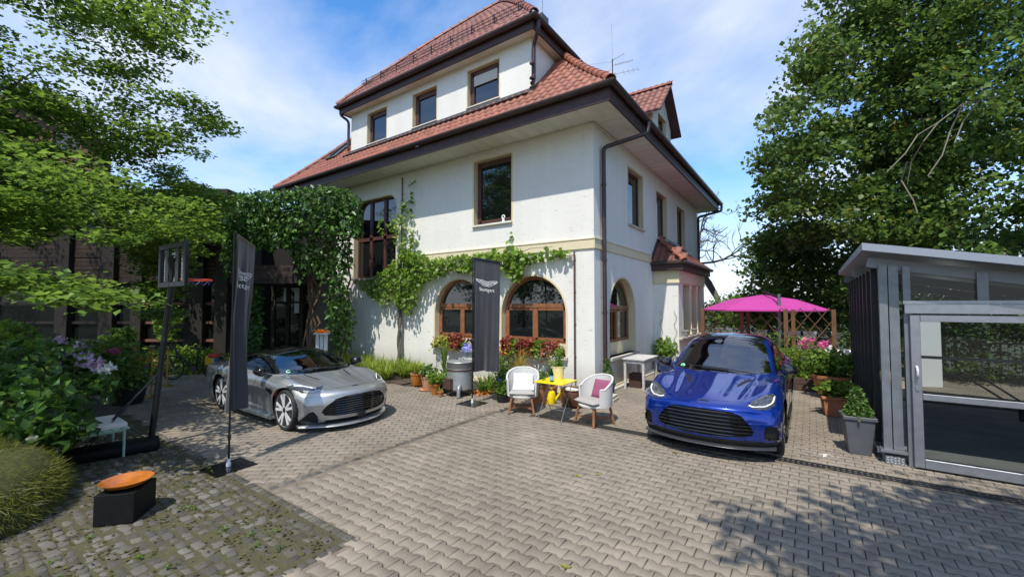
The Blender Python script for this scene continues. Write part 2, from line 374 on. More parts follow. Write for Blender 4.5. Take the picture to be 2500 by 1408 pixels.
for i in rest:
    V, F = STV[i % 8]; s = S[i]; cs, sn = math.cos(s[5]), math.sin(s[5]); v = V * np.array([s[2], s[3], .05])
    Vs.append(np.stack([v[:, 0]*cs - v[:, 1]*sn + s[0], v[:, 0]*sn + v[:, 1]*cs + s[1], v[:, 2] + s[4]], -1)); Fs.append(F + nb); nb += len(V); Ts.append(np.full(len(V), rng.random()))
tag(link('small_setts', np_mesh('small_setts', np.concatenate(Vs), np.concatenate(Fs), M_sett_s, np.concatenate(Ts)), patch), kind='stuff')

# slot drain across the yard
dr = thing('drain_channel', 'dark cast iron drain channel crossing the paved yard', 'drain', (0, -2.26, 0))
MB().bb(-.22, 8.6, -.085, .085, -.045, -.014).build('channel_bed', M_joint, dr)
m = MB().bb(-.22, 8.6, -.085, -.063, -.02, .001).bb(-.22, 8.6, .063, .085, -.02, .001); m.build('frame', M_dark_metal, dr)
gm = MB()
for k in range(16): gm.bb(-.5 + k * .0625 + .004, -.5 + k * .0625 + .034, -.062, .062, -.016, -.001)
gm.bb(-.5, .5, -.012, .012, -.0165, -.0012); gmesh = gm.mesh('grating', M_dark_metal)
for k in range(9): link('grating', gmesh, dr, (.28 + k * 1.0, 0, 0))
# ================================================================ VILLA
def stucco(name, c, sx, amt=.55):
    m = bpy.data.materials.new(name); m.use_nodes = True; t = m.node_tree; b = t.nodes['Principled BSDF']; L = t.links.new
    geo = N(t, 'ShaderNodeNewGeometry'); mpn = N(t, 'ShaderNodeMapping'); mpn.inputs['Scale'].default_value = sx; L(geo.outputs['Position'], mpn.inputs[0])
    n1 = N(t, 'ShaderNodeTexNoise', Scale=11., Detail=6, Roughness=.62, Distortion=.25); L(mpn.outputs[0], n1.inputs['Vector'])
    n2 = N(t, 'ShaderNodeTexNoise', Scale=85., Detail=4, Roughness=.6); L(geo.outputs['Position'], n2.inputs['Vector'])
    n3 = N(t, 'ShaderNodeTexNoise', Scale=.5, Detail=6, Roughness=.6); L(geo.outputs['Position'], n3.inputs['Vector'])
    pit = N(t, 'ShaderNodeMapRange'); pit.inputs['From Min'].default_value = .29; pit.inputs['From Max'].default_value = .41; L(n1.outputs['Fac'], pit.inputs['Value'])
    ad = N(t, 'ShaderNodeMath', operation='MULTIPLY_ADD'); ad.inputs[1].default_value = .22; L(n2.outputs['Fac'], ad.inputs[0]); L(pit.outputs[0], ad.inputs[2])
    bp = N(t, 'ShaderNodeBump'); bp.inputs['Strength'].default_value = amt; bp.inputs['Distance'].default_value = .012; L(ad.outputs[0], bp.inputs['Height']); L(bp.outputs[0], b.inputs['Normal'])
    rp = N(t, 'ShaderNodeMix', data_type='RGBA'); rp.inputs['A'].default_value = (c[0]*.80, c[1]*.785, c[2]*.75, 1); rp.inputs['B'].default_value = (*c, 1); L(pit.outputs[0], rp.inputs['Factor'])  # pits tinted darker, for dirt and for the shadow inside them
    mr = N(t, 'ShaderNodeMapRange'); mr.inputs['To Min'].default_value = .88; mr.inputs['To Max'].default_value = 1.06; L(n3.outputs['Fac'], mr.inputs['Value'])
    ml = N(t, 'ShaderNodeMix', data_type='RGBA', blend_type='MULTIPLY'); ml.inputs['Factor'].default_value = 1; L(rp.outputs['Result'], ml.inputs['A']); L(mr.outputs[0], ml.inputs['B'])
    sp_ = N(t, 'ShaderNodeSeparateXYZ'); L(geo.outputs['Position'], sp_.inputs[0]); m4 = N(t, 'ShaderNodeMapping'); m4.inputs['Scale'].default_value = (1.3, 1.3, .12); L(geo.outputs['Position'], m4.inputs[0])
    n4 = N(t, 'ShaderNodeTexNoise', Scale=1.6, Detail=6, Roughness=.7); L(m4.outputs[0], n4.inputs['Vector']); r4 = N(t, 'ShaderNodeMapRange'); r4.inputs['From Min'].default_value = .30; r4.inputs['From Max'].default_value = .62; r4.inputs['To Min'].default_value = .94; L(n4.outputs['Fac'], r4.inputs['Value'])
    sb_ = N(t, 'ShaderNodeMapRange'); sb_.inputs['From Max'].default_value = .55; sb_.inputs['To Min'].default_value = .72; ns_ = N(t, 'ShaderNodeMath', operation='MULTIPLY_ADD'); ns_.inputs[1].default_value = -.5; L(n3.outputs['Fac'], ns_.inputs[0]); L(sp_.outputs['Z'], ns_.inputs[2]); L(ns_.outputs[0], sb_.inputs['Value'])
    mw = N(t, 'ShaderNodeMath', operation='MULTIPLY'); L(r4.outputs[0], mw.inputs[0]); L(sb_.outputs[0], mw.inputs[1]); mm = N(t, 'ShaderNodeMix', data_type='RGBA', blend_type='MULTIPLY'); mm.inputs['Factor'].default_value = 1; L(ml.outputs['Result'], mm.inputs['A']); L(mw.outputs[0], mm.inputs['B'])
    L(mm.outputs['Result'], b.inputs['Base Color']); b.inputs['Roughness'].default_value = .9; b.inputs['Specular IOR Level'].default_value = .2
    return m
M_st_f = stucco('scratched_stucco_front', (.82, .795, .725), (.5, .5, 1.9), .5)
M_st_r = stucco('scratched_stucco_side', (.82, .795, .725), (1.2, 1., 1.2), .5)
M_cream = mat('cream_trim', (.70, .61, .40), .75, var=.05, vscale=3, bump=.08, bscale=60)
M_soffit = mat('soffit_paint', (.72, .69, .60), .8, var=.09, vscale=1.6, bump=.05, bscale=20)
M_brown = mat('brown_gutter_metal', (.055, .036, .034), .42, metal=.25, var=.2, vscale=5)
M_fascia = mat('fascia_board', (.060, .030, .027), .55, var=.2, vscale=6)
M_wood = mat('window_wood', (.26, .105, .045), .45, var=.25, vscale=6, coat=.15)
M_woodd = mat('window_wood_dark', (.085, .036, .026), .5, var=.2, vscale=6)
M_pane = mat('window_pane', (.012, .014, .014), .02, spec=.9, var=0)
M_pane.node_tree.nodes['Principled BSDF'].inputs['IOR'].default_value = 1.62
M_stone = mat('sill_stone', (.50, .46, .39), .8, var=.15, vscale=8, bump=.2, bscale=50)
M_tile = mat('roof_tile_single', (.28, .092, .052), .62, var=.18, vscale=2.5, obj_var=.16, bump=.15, bscale=50, mud=.10)
M_tile_s = mat('roof_tile_many', (.215, .076, .054), .62, var=.2, vscale=2.5, tone=.2, bump=.15, bscale=50, mud=.12)
M_lead = mat('lead_flashing', (.11, .10, .095), .5, metal=.5, var=.25, vscale=4)
M_blind = mat('roller_blind', (.62, .60, .53), .6)

villa = thing('villa', 'white stucco villa with red tiled double hipped roof and brown gutters', 'house')
FRONT = lambda u, v, d: (u, -d, v)
RIGHT = lambda u, v, d: (d, u, v)
BAYX = .80
BAYR = lambda u, v, d: (BAYX + d, u, v)
def rect(u0, u1, v0, v1): return [(u0, v0), (u1, v0), (u1, v1), (u0, v1)]
def arch(u0, u1, v0, spring, n=20, ins=0.):
    c = (u0 + u1) / 2; r = (u1 - u0) / 2 - ins
    return [(u0 + ins, v0 + ins), (u1 - ins, v0 + ins)] + [(c + r * math.cos(a), spring + r * math.sin(a)) for a in np.linspace(0, math.pi, n)]
def roundtop(u0, u1, v0, v1, rr, ins=0.):
    u0 += ins; u1 -= ins; v0 += ins; v1 -= ins; rr = max(.02, rr - ins); P = [(u0, v0), (u1, v0)]
    P += [(u1 - rr + rr * math.cos(a), v1 - rr + rr * math.sin(a)) for a in np.linspace(0, math.pi/2, 7)]
    return P + [(u0 + rr + rr * math.cos(a), v1 - rr + rr * math.sin(a)) for a in np.linspace(math.pi/2, math.pi, 7)]
def wall(name, f, outer, holes, material, parent, d=0.):
    loops = [[Vector((*p, 0)) for p in outer]] + [[Vector((*p, 0)) for p in h] for h in holes]
    pts = [p for l in [outer] + holes for p in l]; tri = tessellate_polygon(loops)
    return MB().add([f(*p, d) for p in pts], [list(t) for t in tri]).build(name, material, parent)
def ring(mb, f, A, B, d0, d1):
    """solid ring between outlines A (outer) and B (inner), from depth d0 (outward) to d1"""
    n = len(A); V = [f(*p, d0) for p in A] + [f(*p, d0) for p in B] + [f(*p, d1) for p in B] + [f(*p, d1) for p in A]; F = []
    for k in range(4):
        for i in range(n):
            j = (i + 1) % n; F.append([k*n + i, k*n + j, ((k+1) % 4)*n + j, ((k+1) % 4)*n + i])
    return mb.add(V, F)
def offset(P, d):
    P = np.asarray(P, float); n = len(P); out = []
    area = sum(P[i][0]*P[(i+1) % n][1] - P[(i+1) % n][0]*P[i][1] for i in range(n)); sg = 1 if area > 0 else -1
    for i in range(n):
        a, b, c = P[i-1], P[i], P[(i+1) % n]; e1 = (b - a) / (np.linalg.norm(b - a) + 1e-9); e2 = (c - b) / (np.linalg.norm(c - b) + 1e-9)
        n1 = np.array([e1[1], -e1[0]]) * sg; n2 = np.array([e2[1], -e2[0]]) * sg; q = n1 + n2; q = q / max(.35, (q @ q) / 2) if q @ q > 1e-6 else n1
        out.append(tuple(b + q * d))
    return out
def reveal(f, outline, parent, depth=.24, trim=.055):
    m = MB(); A = offset(outline, trim); ring(m, f, A, outline, .006, -.002)
    n = len(outline); V = [f(*p, -.0025) for p in outline] + [f(*p, -depth) for p in outline]
    m.add(V, [[i, (i+1) % n, n + (i+1) % n, n + i] for i in range(n)]); return m.build('window_surround', M_cream, parent)
def sill(f, u0, u1, v, parent, out=.07, th=.05, m=None, back=.24):
    c = [f(u0, v, out), f(u1, v, out), f(u1, v, -back), f(u0, v, -back)]; lo = [f(u0, v - th, out), f(u1, v - th, out), f(u1, v - th, -back), f(u0, v - th, -back)]
    return MB().add(lo + c, [[0, 1, 2, 3], [4, 5, 6, 7], [0, 1, 5, 4], [1, 2, 6, 5], [2, 3, 7, 6], [3, 0, 4, 7]]).build('sill', m or M_stone, parent)
def window(f, outer, inner, bars, panes, parent, wood, d=-.17, th=.06, name='window'):
    m = MB(); ring(m, f, outer, inner, d, d - th)
    for (u0, u1, v0, v1) in bars:
        V = [f(u, v, dd) for dd in (d + .012, d - th + .004) for u, v in rect(u0, u1, v0, v1)]
        m.add(V, [[0, 1, 2, 3], [4, 5, 6, 7], [0, 1, 5, 4], [1, 2, 6, 5], [2, 3, 7, 6], [3, 0, 4, 7]])
    w_ = m.build(name, wood, parent, bevel=.006, seg=1)
    for P in panes:
        V = [f(*p, d - .03) for p in P]; MB().add(V, [list(range(len(P)))]).build('pane', M_pane, w_, fix=False)
    return w_

# ---- front facade
aR = (-2.80, -.78, .88, 1.95); aL = (-5.42, -3.40, .88, 1.95)
up = (-3.83, -2.46, 4.52, 6.42); tall = (-9.75, -7.34, 3.15, 6.02)
holes = [arch(*aR), arch(*aL), rect(*up), roundtop(*tall, .42)]
wall('front_wall', FRONT, rect(-13.1, 0, -.05, 6.7), holes, M_st_f, villa)
for A in (aR, aL):
    u0, u1, v0, sp = A; c = (u0+u1)/2; fv = 1.18     # timber starts above the flower boxes
    reveal(FRONT, arch(*A), villa); zt = 2.16
    inn = arch(u0, u1, fv, sp, ins=.09)
    top = [p for p in inn if p[1] > zt + .055]; top = [(u1 - .09 - .01, zt + .055)] + top + [(u0 + .09 + .01, zt + .055)]
    bars = [(u0 + .04, u1 - .04, zt - .055, zt + .055), (c - .075, c + .075, fv + .04, zt - .05),
            (u0 + .09, u0 + .145, fv + .06, zt - .05), (u1 - .145, u1 - .09, fv + .06, zt - .05), (u0 + .09, c - .07, zt - .11, zt - .05), (c + .07, u1 - .09, zt - .11, zt - .05), (u0+.09, c-.07, fv+.07, fv+.14), (c+.07, u1-.09, fv+.07, fv+.14)]
    window(FRONT, arch(u0, u1, fv, sp), inn, bars, [top, rect(u0 + .1, c - .05, fv + .1, zt - .04), rect(c + .05, u1 - .1, fv + .1, zt - .04)], villa, M_wood)
    MB().bb(u0 + .003, u1 - .003, .15, .24, v0, fv + .004).build('parapet', M_cream, villa)
    sill(FRONT, u0 - .06, u1 + .06, v0, villa, out=.10, th=.07)
reveal(FRONT, rect(*up), villa)
window(FRONT, rect(*up), rect(up[0]+.09, up[1]-.09, up[2]+.09, up[3]-.09), [(up[0]+.085, up[0]+.14, up[2]+.08, up[3]-.08), (up[1]-.14, up[1]-.085, up[2]+.08, up[3]-.08), (up[0]+.1, up[1]-.1, up[2]+.08, up[2]+.15), (up[0]+.1, up[1]-.1, up[3]-.15, up[3]-.08)], [rect(up[0]+.1, up[1]-.1, up[2]+.1, up[3]-.1)], villa, M_woodd)
sill(FRONT, up[0]-.03, up[1]+.03, up[2], villa, m=M_soffit)
reveal(FRONT, roundtop(*tall, .42), villa)
t0, t1, t2, t3 = tall; ms = [t0 + .82, t0 + 1.62]
window(FRONT, roundtop(*tall, .42), roundtop(*tall, .42, ins=.08), [(x - .07, x + .07, t2 + .05, t3 - .06) for x in ms] + [(t0 + .07, t1 - .07, 4.55, 4.66)], [roundtop(*tall, .42, ins=.06)], villa, M_woodd)
sill(FRONT, t0 - .03, t1 + .03, t2, villa)
# ---- east facade
ar = (.93, 2.88, .82, 1.955); ws = [(2.40, 3.72, 4.54, 6.22), (5.17, 6.44, 4.5, 6.12), (7.91, 9.18, 4.5, 6.12)]
wall('east_wall', RIGHT, rect(0, 11.6, -.05, 6.7), [arch(*ar)] + [rect(*q) for q in ws], M_st_r, villa)
reveal(RIGHT, arch(*ar), villa, depth=.3)
u0, u1, v0, sp = ar; c = (u0+u1)/2; fv = 1.16; zt = 2.1; inn = arch(u0, u1, fv, sp, ins=.085)
top = [(u1 - .1, zt + .05)] + [p for p in inn if p[1] > zt + .05] + [(u0 + .1, zt + .05)]
window(RIGHT, arch(u0, u1, fv, sp), inn, [(u0+.04, u1-.04, zt-.055, zt+.055), (c-.07, c+.07, fv+.04, zt-.05), (u0+.08, c-.06, zt-.1, zt-.05), (c+.06, u1-.08, zt-.1, zt-.05), (u0+.085, u0+.13, fv+.05, zt-.05), (u1-.13, u1-.085, fv+.05, zt-.05)], [top, rect(u0+.1, c-.05, fv+.1, zt-.04), rect(c+.05, u1-.1, fv+.1, zt-.04)], villa, M_wood, d=-.2)
MB().bb(-.29, -.18, u0 + .003, u1 - .003, v0, fv + .004).build('parapet', M_cream, villa)
sill(RIGHT, u0 - .07, u1 + .07, v0, villa, out=.10, th=.07)
for q in ws:
    reveal(RIGHT, rect(*q), villa, depth=.3)
    window(RIGHT, rect(*q), rect(q[0]+.09, q[1]-.09, q[2]+.09, q[3]-.09), [], [rect(q[0]+.08, q[1]-.08, q[2]+.08, q[3]-.08)], villa, M_woodd, d=-.14)
    sill(RIGHT, q[0]-.04, q[1]+.04, q[2], villa)
# hidden sides so that the house is closed
MB().add([(-13.1, 0, -.05), (-13.1, 11.6, -.05), (-13.1, 11.6, 6.7), (-13.1, 0, 6.7), (0, 11.6, -.05), (0, 11.6, 6.7)], [[0, 1, 2, 3], [1, 4, 5, 2]]).build('rear_wall', M_st_r, villa)
m = MB().bb(-6.9, .035, -.035, .0, 3.57, 3.80).bb(.0, .035, .0, 4.66, 3.57, 3.80).bb(-6.9, .05, -.05, .0, 3.80, 3.825).bb(.0, .05, .0, 4.66, 3.80, 3.825); m.build('string_course', M_cream, villa)
m = MB().bb(0, .05, .01, 4.68, -.05, .10).bb(-13.1, .05, -.05, 0, -.05, .10); m.build('plinth', M_cream, villa)
MB().bb(.051, .16, .35, 4.6, -.05, .05).build('plinth_step', M_stone, villa)

# ---- roofs
GX0, GX1, GY0, GY1 = -14.05, .92, -1.03, 12.6      # lower gutter line
DX0, DX1, DY0, DY1 = -10.4, -1.4, -.45, 12.0       # upper gutter line
zl = lambda s: 7.03 + .92*s + .045*s*s
zu = lambda s: 9.78 + 1.2*s - .028*s*s
def deck(x0, x1, y0, y1, zf, smax, n=9, dz=-.035):
    m = MB(); S_ = np.linspace(0, smax, n)
    for side in range(4):
        rows = []
        for s in S_:
            a, b, c, d = x0 + s, x1 - s, y0 + s, y1 - s; z = zf(s) + dz
            rows.append([[(a, c, z), (b, c, z)], [(b, c, z), (b, d, z)], [(b, d, z), (a, d, z)], [(a, d, z), (a, c, z)]][side])
        m.grid(rows)
    return m
lower = deck(GX0, GX1, GY0, GY1, zl, 2.75).build('lower_roof', M_tile_s, villa)
upper = deck(DX0, DX1, DY0, DY1, zu, 4.498).build('upper_roof', M_tile_s, villa)
def tile_mesh(wd=.222, ln=.43, flat=False):
    xs = np.linspace(-.5, .5, 6) * wd; hs = np.array([.012, .034, .022, .002, .004, .016]) * (0.6 if flat else 1)
    V = [(x, -.02, h) for x, h in zip(xs, hs)] + [(x, ln, h - .012) for x, h in zip(xs, hs)] + [(x, -.02, h - .026) for x, h in zip(xs, hs)]
    F = [(i, i+1, 7+i, 6+i) for i in range(5)] + [(12+i, 13+i, i+1, i) for i in range(5)]
    return np.array(V), np.array(F)
TLV, TLF = tile_mesh()
tile_me = []
for k in range(4):
    V = TLV.copy(); V[:, 2] += rng.normal(0, .0015, len(V)); tile_me.append(np_mesh('roof_tile', V, TLF, M_tile))
def face_tiles(o, ux, up_, zf, smax, ds, wd, ok):
    """tile positions on a slope: o eave start, ux along the eave, up_ horizontal direction uphill"""
    out = []; r = 0
    while r * ds < smax:
        s = r * ds; z = zf(s); sl = math.atan2(zf(s + ds) - z, ds); n = int(16 / wd)
        for k in range(-n, n + 1):
            u = (k + .5) * wd
            if ok(u, s + .12): out.append((o + ux * u + up_ * s + np.array([0, 0, z]), sl))
        r += 1
    return out
X_, Y_ = np.array([1., 0, 0]), np.array([0, 1., 0])
lo_t = face_tiles(np.array([0, GY0, 0]), X_, Y_, zl, 2.6, .262, .222, lambda u, s: GX0 + s - .02 < u < GX1 - s + .02 and not (-10.2 < u < -1.72 and s > .93))
up_t = face_tiles(np.array([0, DY0, 0]), X_, Y_, zu, 4.4, .245, .222, lambda u, s: DX0 + s < u < DX1 - s)
lo_t.sort(key=lambda q: np.linalg.norm(q[0] - CAM)); big = lo_t[:300]; many = lo_t[300:]
for k, (p, sl) in enumerate(big): link('roof_tile', tile_me[k % 4], lower, p, (sl + rng.normal(0, .012), 0, rng.normal(0, .01)))
def tiles_mesh(name, L_, parent, rz=0.):
    Vs, Fs, T = [], [], []
    for k, (p, sl) in enumerate(L_):
        M = rotm(sl + rng.normal(0, .012), 0, rz + rng.normal(0, .01)); Vs.append(TLV @ M.T + p); Fs.append(TLF + k * len(TLV)); T.append(np.full(len(TLV), rng.random()))
    return tag(link(name, np_mesh(name, np.concatenate(Vs), np.concatenate(Fs), M_tile_s, np.concatenate(T)), parent), kind='stuff')
tiles_mesh('far_roof_tiles', many, lower); tiles_mesh('upper_roof_tiles', up_t, upper)
# hip and ridge caps, one by one
def caps(a, b, n, parent, r=.125, prof=None):
    a = np.asarray(a, float); b = np.asarray(b, float)
    for k in range(n):
        f0, f1 = k / n, (k + 1.12) / n
        p0 = a + (b - a) * f0; p1 = a + (b - a) * min(1, f1)
        if prof: p0[2] = prof(f0); p1[2] = prof(min(1, f1))
        d = p1 - p0; L_ = np.linalg.norm(d); d /= L_; sx = np.cross(d, UPV); sx /= np.linalg.norm(sx); u2 = np.cross(sx, d); V = []
        for t_, rr in ((0, r), (1, r * .82)):
            for ang in np.linspace(-.15, math.pi + .15, 9): V.append(p0 + d * L_ * t_ + sx * rr * math.cos(ang) + u2 * (rr * math.sin(ang) * .85 - .015))
        for ang in np.linspace(-.15, math.pi + .15, 9): V.append(p0 + sx * (r - .025) * math.cos(ang) + u2 * ((r - .025) * math.sin(ang) * .85 - .015))
        MB().add(V, [[i, i+1, 10+i, 9+i] for i in range(8)] + [[18+i, 19+i, i+1, i] for i in range(8)]).build('ridge_tile', M_tile, parent, smooth=True)
caps((GX1 - .06, GY0 + .06, 0), (GX1 - 2.5, GY0 + 2.5, 0), 12, lower, prof=lambda f: zl(2.5*f) + .05)
caps((GX0 + .06, GY0 + .06, 0), (GX0 + 2.7, GY0 + 2.7, 0), 12, lower, prof=lambda f: zl(2.7*f) + .05)
caps((DX1 - .04, DY0 + .04, 0), (DX1 - 4.5, DY0 + 4.5, 0), 19, upper, prof=lambda f: zu(4.5*f) + .05)
caps((DX0 + .04, DY0 + .04, 0), (DX0 + 4.5, DY0 + 4.5, 0), 19, upper, prof=lambda f: zu(4.5*f) + .05)
caps((-5.9, 4.05, zu(4.5) + .06), (-5.9, 7.5, zu(4.5) + .06), 9, upper)
# eaves: soffit, fascia, gutter
def eaves(x0, x1, y0, y1, zs, fh, gz, wallr, parent):
    wx0, wx1, wy0, wy1 = wallr; i = .12
    m = MB(); z = zs
    A = [(x0+i, y0+i), (x1-i, y0+i), (x1-i, y1-i), (x0+i, y1-i)]; B = [(wx0, wy0), (wx1, wy0), (wx1, wy1), (wx0, wy1)]
    V = [(*p, z) for p in A] + [(*p, z) for p in B]; m.add(V, [[k, (k+1) % 4, 4 + (k+1) % 4, 4 + k] for k in range(4)]); m.build('soffit', M_soffit, parent)
    m = MB(); ring(m, lambda u, v, d: (u, v, d), A, [(x0+i+.05, y0+i+.05), (x1-i-.05, y0+i+.05), (x1-i-.05, y1-i-.05), (x0+i+.05, y1-i-.05)], zs - .03, zs + fh); m.build('fascia', M_fascia, parent)
    # half-round gutter swept round the eaves
    m = MB(); prof = [(math.cos(a) * .085, math.sin(a) * .085) for a in np.linspace(math.pi, 2*math.pi, 8)]; rows = []
    for (sx, sy, cx, cy) in ((-1, -1, x0, y0), (1, -1, x1, y0), (1, 1, x1, y1), (-1, 1, x0, y1), (-1, -1, x0, y0)):
        rows.append([(cx + sx * (p[0] - .03), cy + sy * (p[0] - .03), gz + p[1]) for p in prof])
    m.grid(rows)
    rows2 = [[(q[0] * 1., q[1], q[2] + .0) for q in (r[-1],)] + [(r[-1][0], r[-1][1], r[-1][2] + .018)] for r in rows]; m.grid(rows2)
    m.build('gutter', M_brown, parent, smooth=True)
eaves(GX0, GX1, GY0, GY1, 6.68, .27, 7.0, (-13.1, 0, 0, 11.6), villa)
eaves(DX0, DX1, DY0, DY1, 9.50, .22, 9.74, (-10.03, -1.80, 0, 11.6), villa)
# faint battens painted over on the soffit
m = MB()
for k in range(34): m.bb(-13.2 + k*.42, -13.06 + k*.42, -.88, -.05, 6.675, 6.6795)
for k in range(28): m.bb(.05, .77, .1 + k*.42, .24 + k*.42, 6.675, 6.6795)
m.build('soffit_batten', mat('soffit_batten_paint', (.69, .66, .575), .8), villa)
m = MB().bb(-13.0, .02, -.045, -.002, 6.63, 6.667).bb(.002, .045, -.045, 11.6, 6.63, 6.667); m.build('cornice', M_soffit, villa)
# ---- dormer storey
dw = [(-4.10, -2.90, 8.14, 9.27), (-6.55, -5.42, 8.12, 9.25), (-9.03, -7.92, 8.10, 9.25)]
wall('dormer_wall', FRONT, rect(-10.03, -1.80, 7.7, 9.52), [rect(*q) for q in dw], M_st_f, villa, d=.002)
MB().add([(-1.8, 0, 7.7), (-1.8, 2.6, 7.7), (-1.8, 2.6, 9.52), (-1.8, 0, 9.52)], [[0, 1, 2, 3]]).build('dormer_side_wall', M_st_r, villa)
MB().add([(-10.03, 0, 7.7), (-10.03, 2.6, 7.7), (-10.03, 2.6, 9.52), (-10.03, 0, 9.52)], [[0, 1, 2, 3]]).build('dormer_side_wall', M_st_r, villa)
for k, q in enumerate(dw):
    reveal(FRONT, rect(*q), villa, depth=.22, trim=.035)
    w_ = window(FRONT, rect(*q), rect(q[0]+.08, q[1]-.08, q[2]+.08, q[3]-.08), [(q[0]+.08, q[0]+.16, q[2]+.07, q[3]-.07), (q[1]-.14, q[1]-.075, q[2]+.07, q[3]-.07), (q[0]+.1, q[1]-.1, q[3]-.17, q[3]-.07), (q[0]+.1, q[1]-.1, q[2]+.07, q[2]+.13)], [rect(q[0]+.1, q[1]-.1, q[2]+.1, q[3]-.1)], villa, M_woodd, d=-.13)
    sill(FRONT, q[0]-.04, q[1]+.04, q[2], villa, m=M_soffit, th=.03, out=.05)
    if k == 0:
        m = MB()
        for j in range(6): m.bb(q[0]+.17, q[1]-.145, .105, .135, q[3]-.17-.05*(j+1), q[3]-.174-.05*j)
        m.build('roller_blind', M_blind, w_)
m = MB().prism([(-.03, 8.07), (-.01, 8.07), (-.0, 7.85), (-.30, 7.80), (-.31, 7.825), (-.05, 7.955)], -10.15, -1.75, axis='x'); m.build('flashing', M_lead, villa)
m = MB(); m.add([(-1.74, -.05, 8.0), (-1.74, 2.3, 9.62), (-1.4, 2.3, 9.42), (-1.4, -.05, 7.84)], [[0, 1, 2, 3]]).beam((-1.76, -.05, 8.0), (-1.76, 2.0, 9.5), .09, .16); m.build('side_flashing', M_lead, villa)
# snow guard on the upper roof
m = MB(); sg = .62; zb = zu(sg) + .03; yb = DY0 + sg
for h in (.03, .13, .23): m.tube([(DX0 + .75, yb, zb + h), (DX1 - .7, yb, zb + h)], .009, 5)
for x in np.arange(DX0 + .75, DX1 - .7, .085): m.tube([(x, yb, zb - .02), (x, yb, zb + .24)], .006, 4, cap=False)
sgo = m.build('snow_guard', M_brown, upper)
for x in np.linspace(DX0 + 1.0, DX1 - .95, 9): MB().beam((x, yb + .01, zb - .03), (x, yb + .01, zb + .27), .03, .03, up=(0, 1, 0)).beam((x, yb, zb + .2), (x, yb + .28, zb + .2), .025, .012).build('bracket', M_brown, upper)
# skylight on the lower roof left of the dormer
sl0, sl1 = 1.05, 1.95
m = MB(); x0, x1 = -11.75, -11.05
P = lambda x, s, d: (x, GY0 + s - d*.7, zl(s) + d*.7)
fr = lambda u, v, d: P(u, v, d)
ring(m, fr, rect(x0, x1, sl0, sl1), rect(x0+.07, x1-.07, sl0+.06, sl1-.06), .10, .0); sk = m.build('skylight', M_lead, villa)
MB().add([P(*p, .06) for p in rect(x0+.06, x1-.06, sl0+.05, sl1-.05)], [[0, 1, 2, 3]]).build('pane', M_pane, sk, fix=False)
# gable dormer on the east slope
gy0, gy1, gp, ge = 4.64, 7.36, 10.15, 8.78; gm_ = (gy0+gy1)/2
gw = wall('gable_wall', RIGHT, [(gy0+.22, 7.6), (gy1-.22, 7.6), (gy1-.22, ge+.1), (gm_, gp-.12), (gy0+.22, ge+.1)], [rect(gm_-.5, gm_+.5, 8.0, 9.0)], M_st_r, villa, d=.003)
reveal(RIGHT, rect(gm_-.5, gm_+.5, 8.0, 9.0), villa, depth=.2, trim=.06)
window(RIGHT, rect(gm_-.5, gm_+.5, 8.0, 9.0), rect(gm_-.42, gm_+.42, 8.08, 8.92), [], [rect(gm_-.44, gm_+.44, 8.06, 8.94)], villa, M_woodd, d=-.12)
MB().bb(-2.2, .0, gy0+.22, gy0+.24, 7.6, ge+.1).build('gable_cheek', M_cream, villa)
MB().bb(-2.2, .0, gy1-.24, gy1-.22, 7.6, ge+.1).build('gable_cheek', M_cream, villa)
m = MB(); th = .06
for ya, yb_ in ((gy0 - .04, gm_), (gy1 + .04, gm_)):
    m.add([(.34, ya, ge - .08), (.34, yb_, gp - .06), (-3., yb_, gp - .06), (-3., ya, ge - .08), (.34, ya, ge - .14), (.34, yb_, gp - .12), (-3., yb_, gp - .12), (-3., ya, ge - .14)], [[0, 1, 2, 3], [4, 5, 6, 7], [0, 1, 5, 4], [2, 3, 7, 6], [3, 0, 4, 7]])
gro = m.build('gable_roof', M_fascia, villa)
gs = math.atan2(gp - ge, gm_ - gy0); gt = []
for r in range(7):
    s = r * .225
    for k in range(14): gt.append((np.array([.25 - k*.222, gy0 - .04 + s, ge - .06 + s * math.tan(gs)]), gs))
tiles_mesh('gable_roof_tiles', gt, gro)
caps((.36, gm_, gp + .0), (-2.4, gm_, gp + .0), 8, gro, r=.11)
# ---- bay on the east side
by0, by1 = 4.70, 8.70
wall('bay_wall', FRONT, rect(.0, BAYX, -.05, 3.36), [], M_st_f, villa, d=-by0)
slots = [rect(5.28 + k*.98, 6.12 + k*.98, 1.15, 2.86) for k in range(3)]
wall('bay_side_wall', BAYR, rect(by0, by1, -.05, 3.36), slots, M_st_r, villa)
for s_ in slots:
    reveal(BAYR, s_, villa, depth=.35, trim=.03)
    MB().add([BAYR(*p, -.33) for p in s_], [[0, 1, 2, 3]]).build('pane', M_pane, villa, fix=False)
for k in range(2):
    MB().lathe([(.075, 1.15), (.075, 1.25), (.055, 1.28), (.055, 2.70), (.08, 2.76), (.08, 2.86)], 12, c=(BAYX + .02, 6.19 + k*.98, 0)).build('bay_column', M_cream, villa, smooth=True)
MB().bb(.02, BAYX + .035, by0 - .035, by1, 2.93, 3.33).bb(.02, BAYX+.05, by0-.05, by1, 2.90, 2.935).build('bay_frieze', M_cream, villa)
sill(BAYR, by0, by1, 1.12, villa, out=.1, back=.0)
bx1, bY0, bY1, bz, bt = 1.06, 4.44, 8.96, 3.55, 4.45
ay0, ay1 = 5.40, 8.0
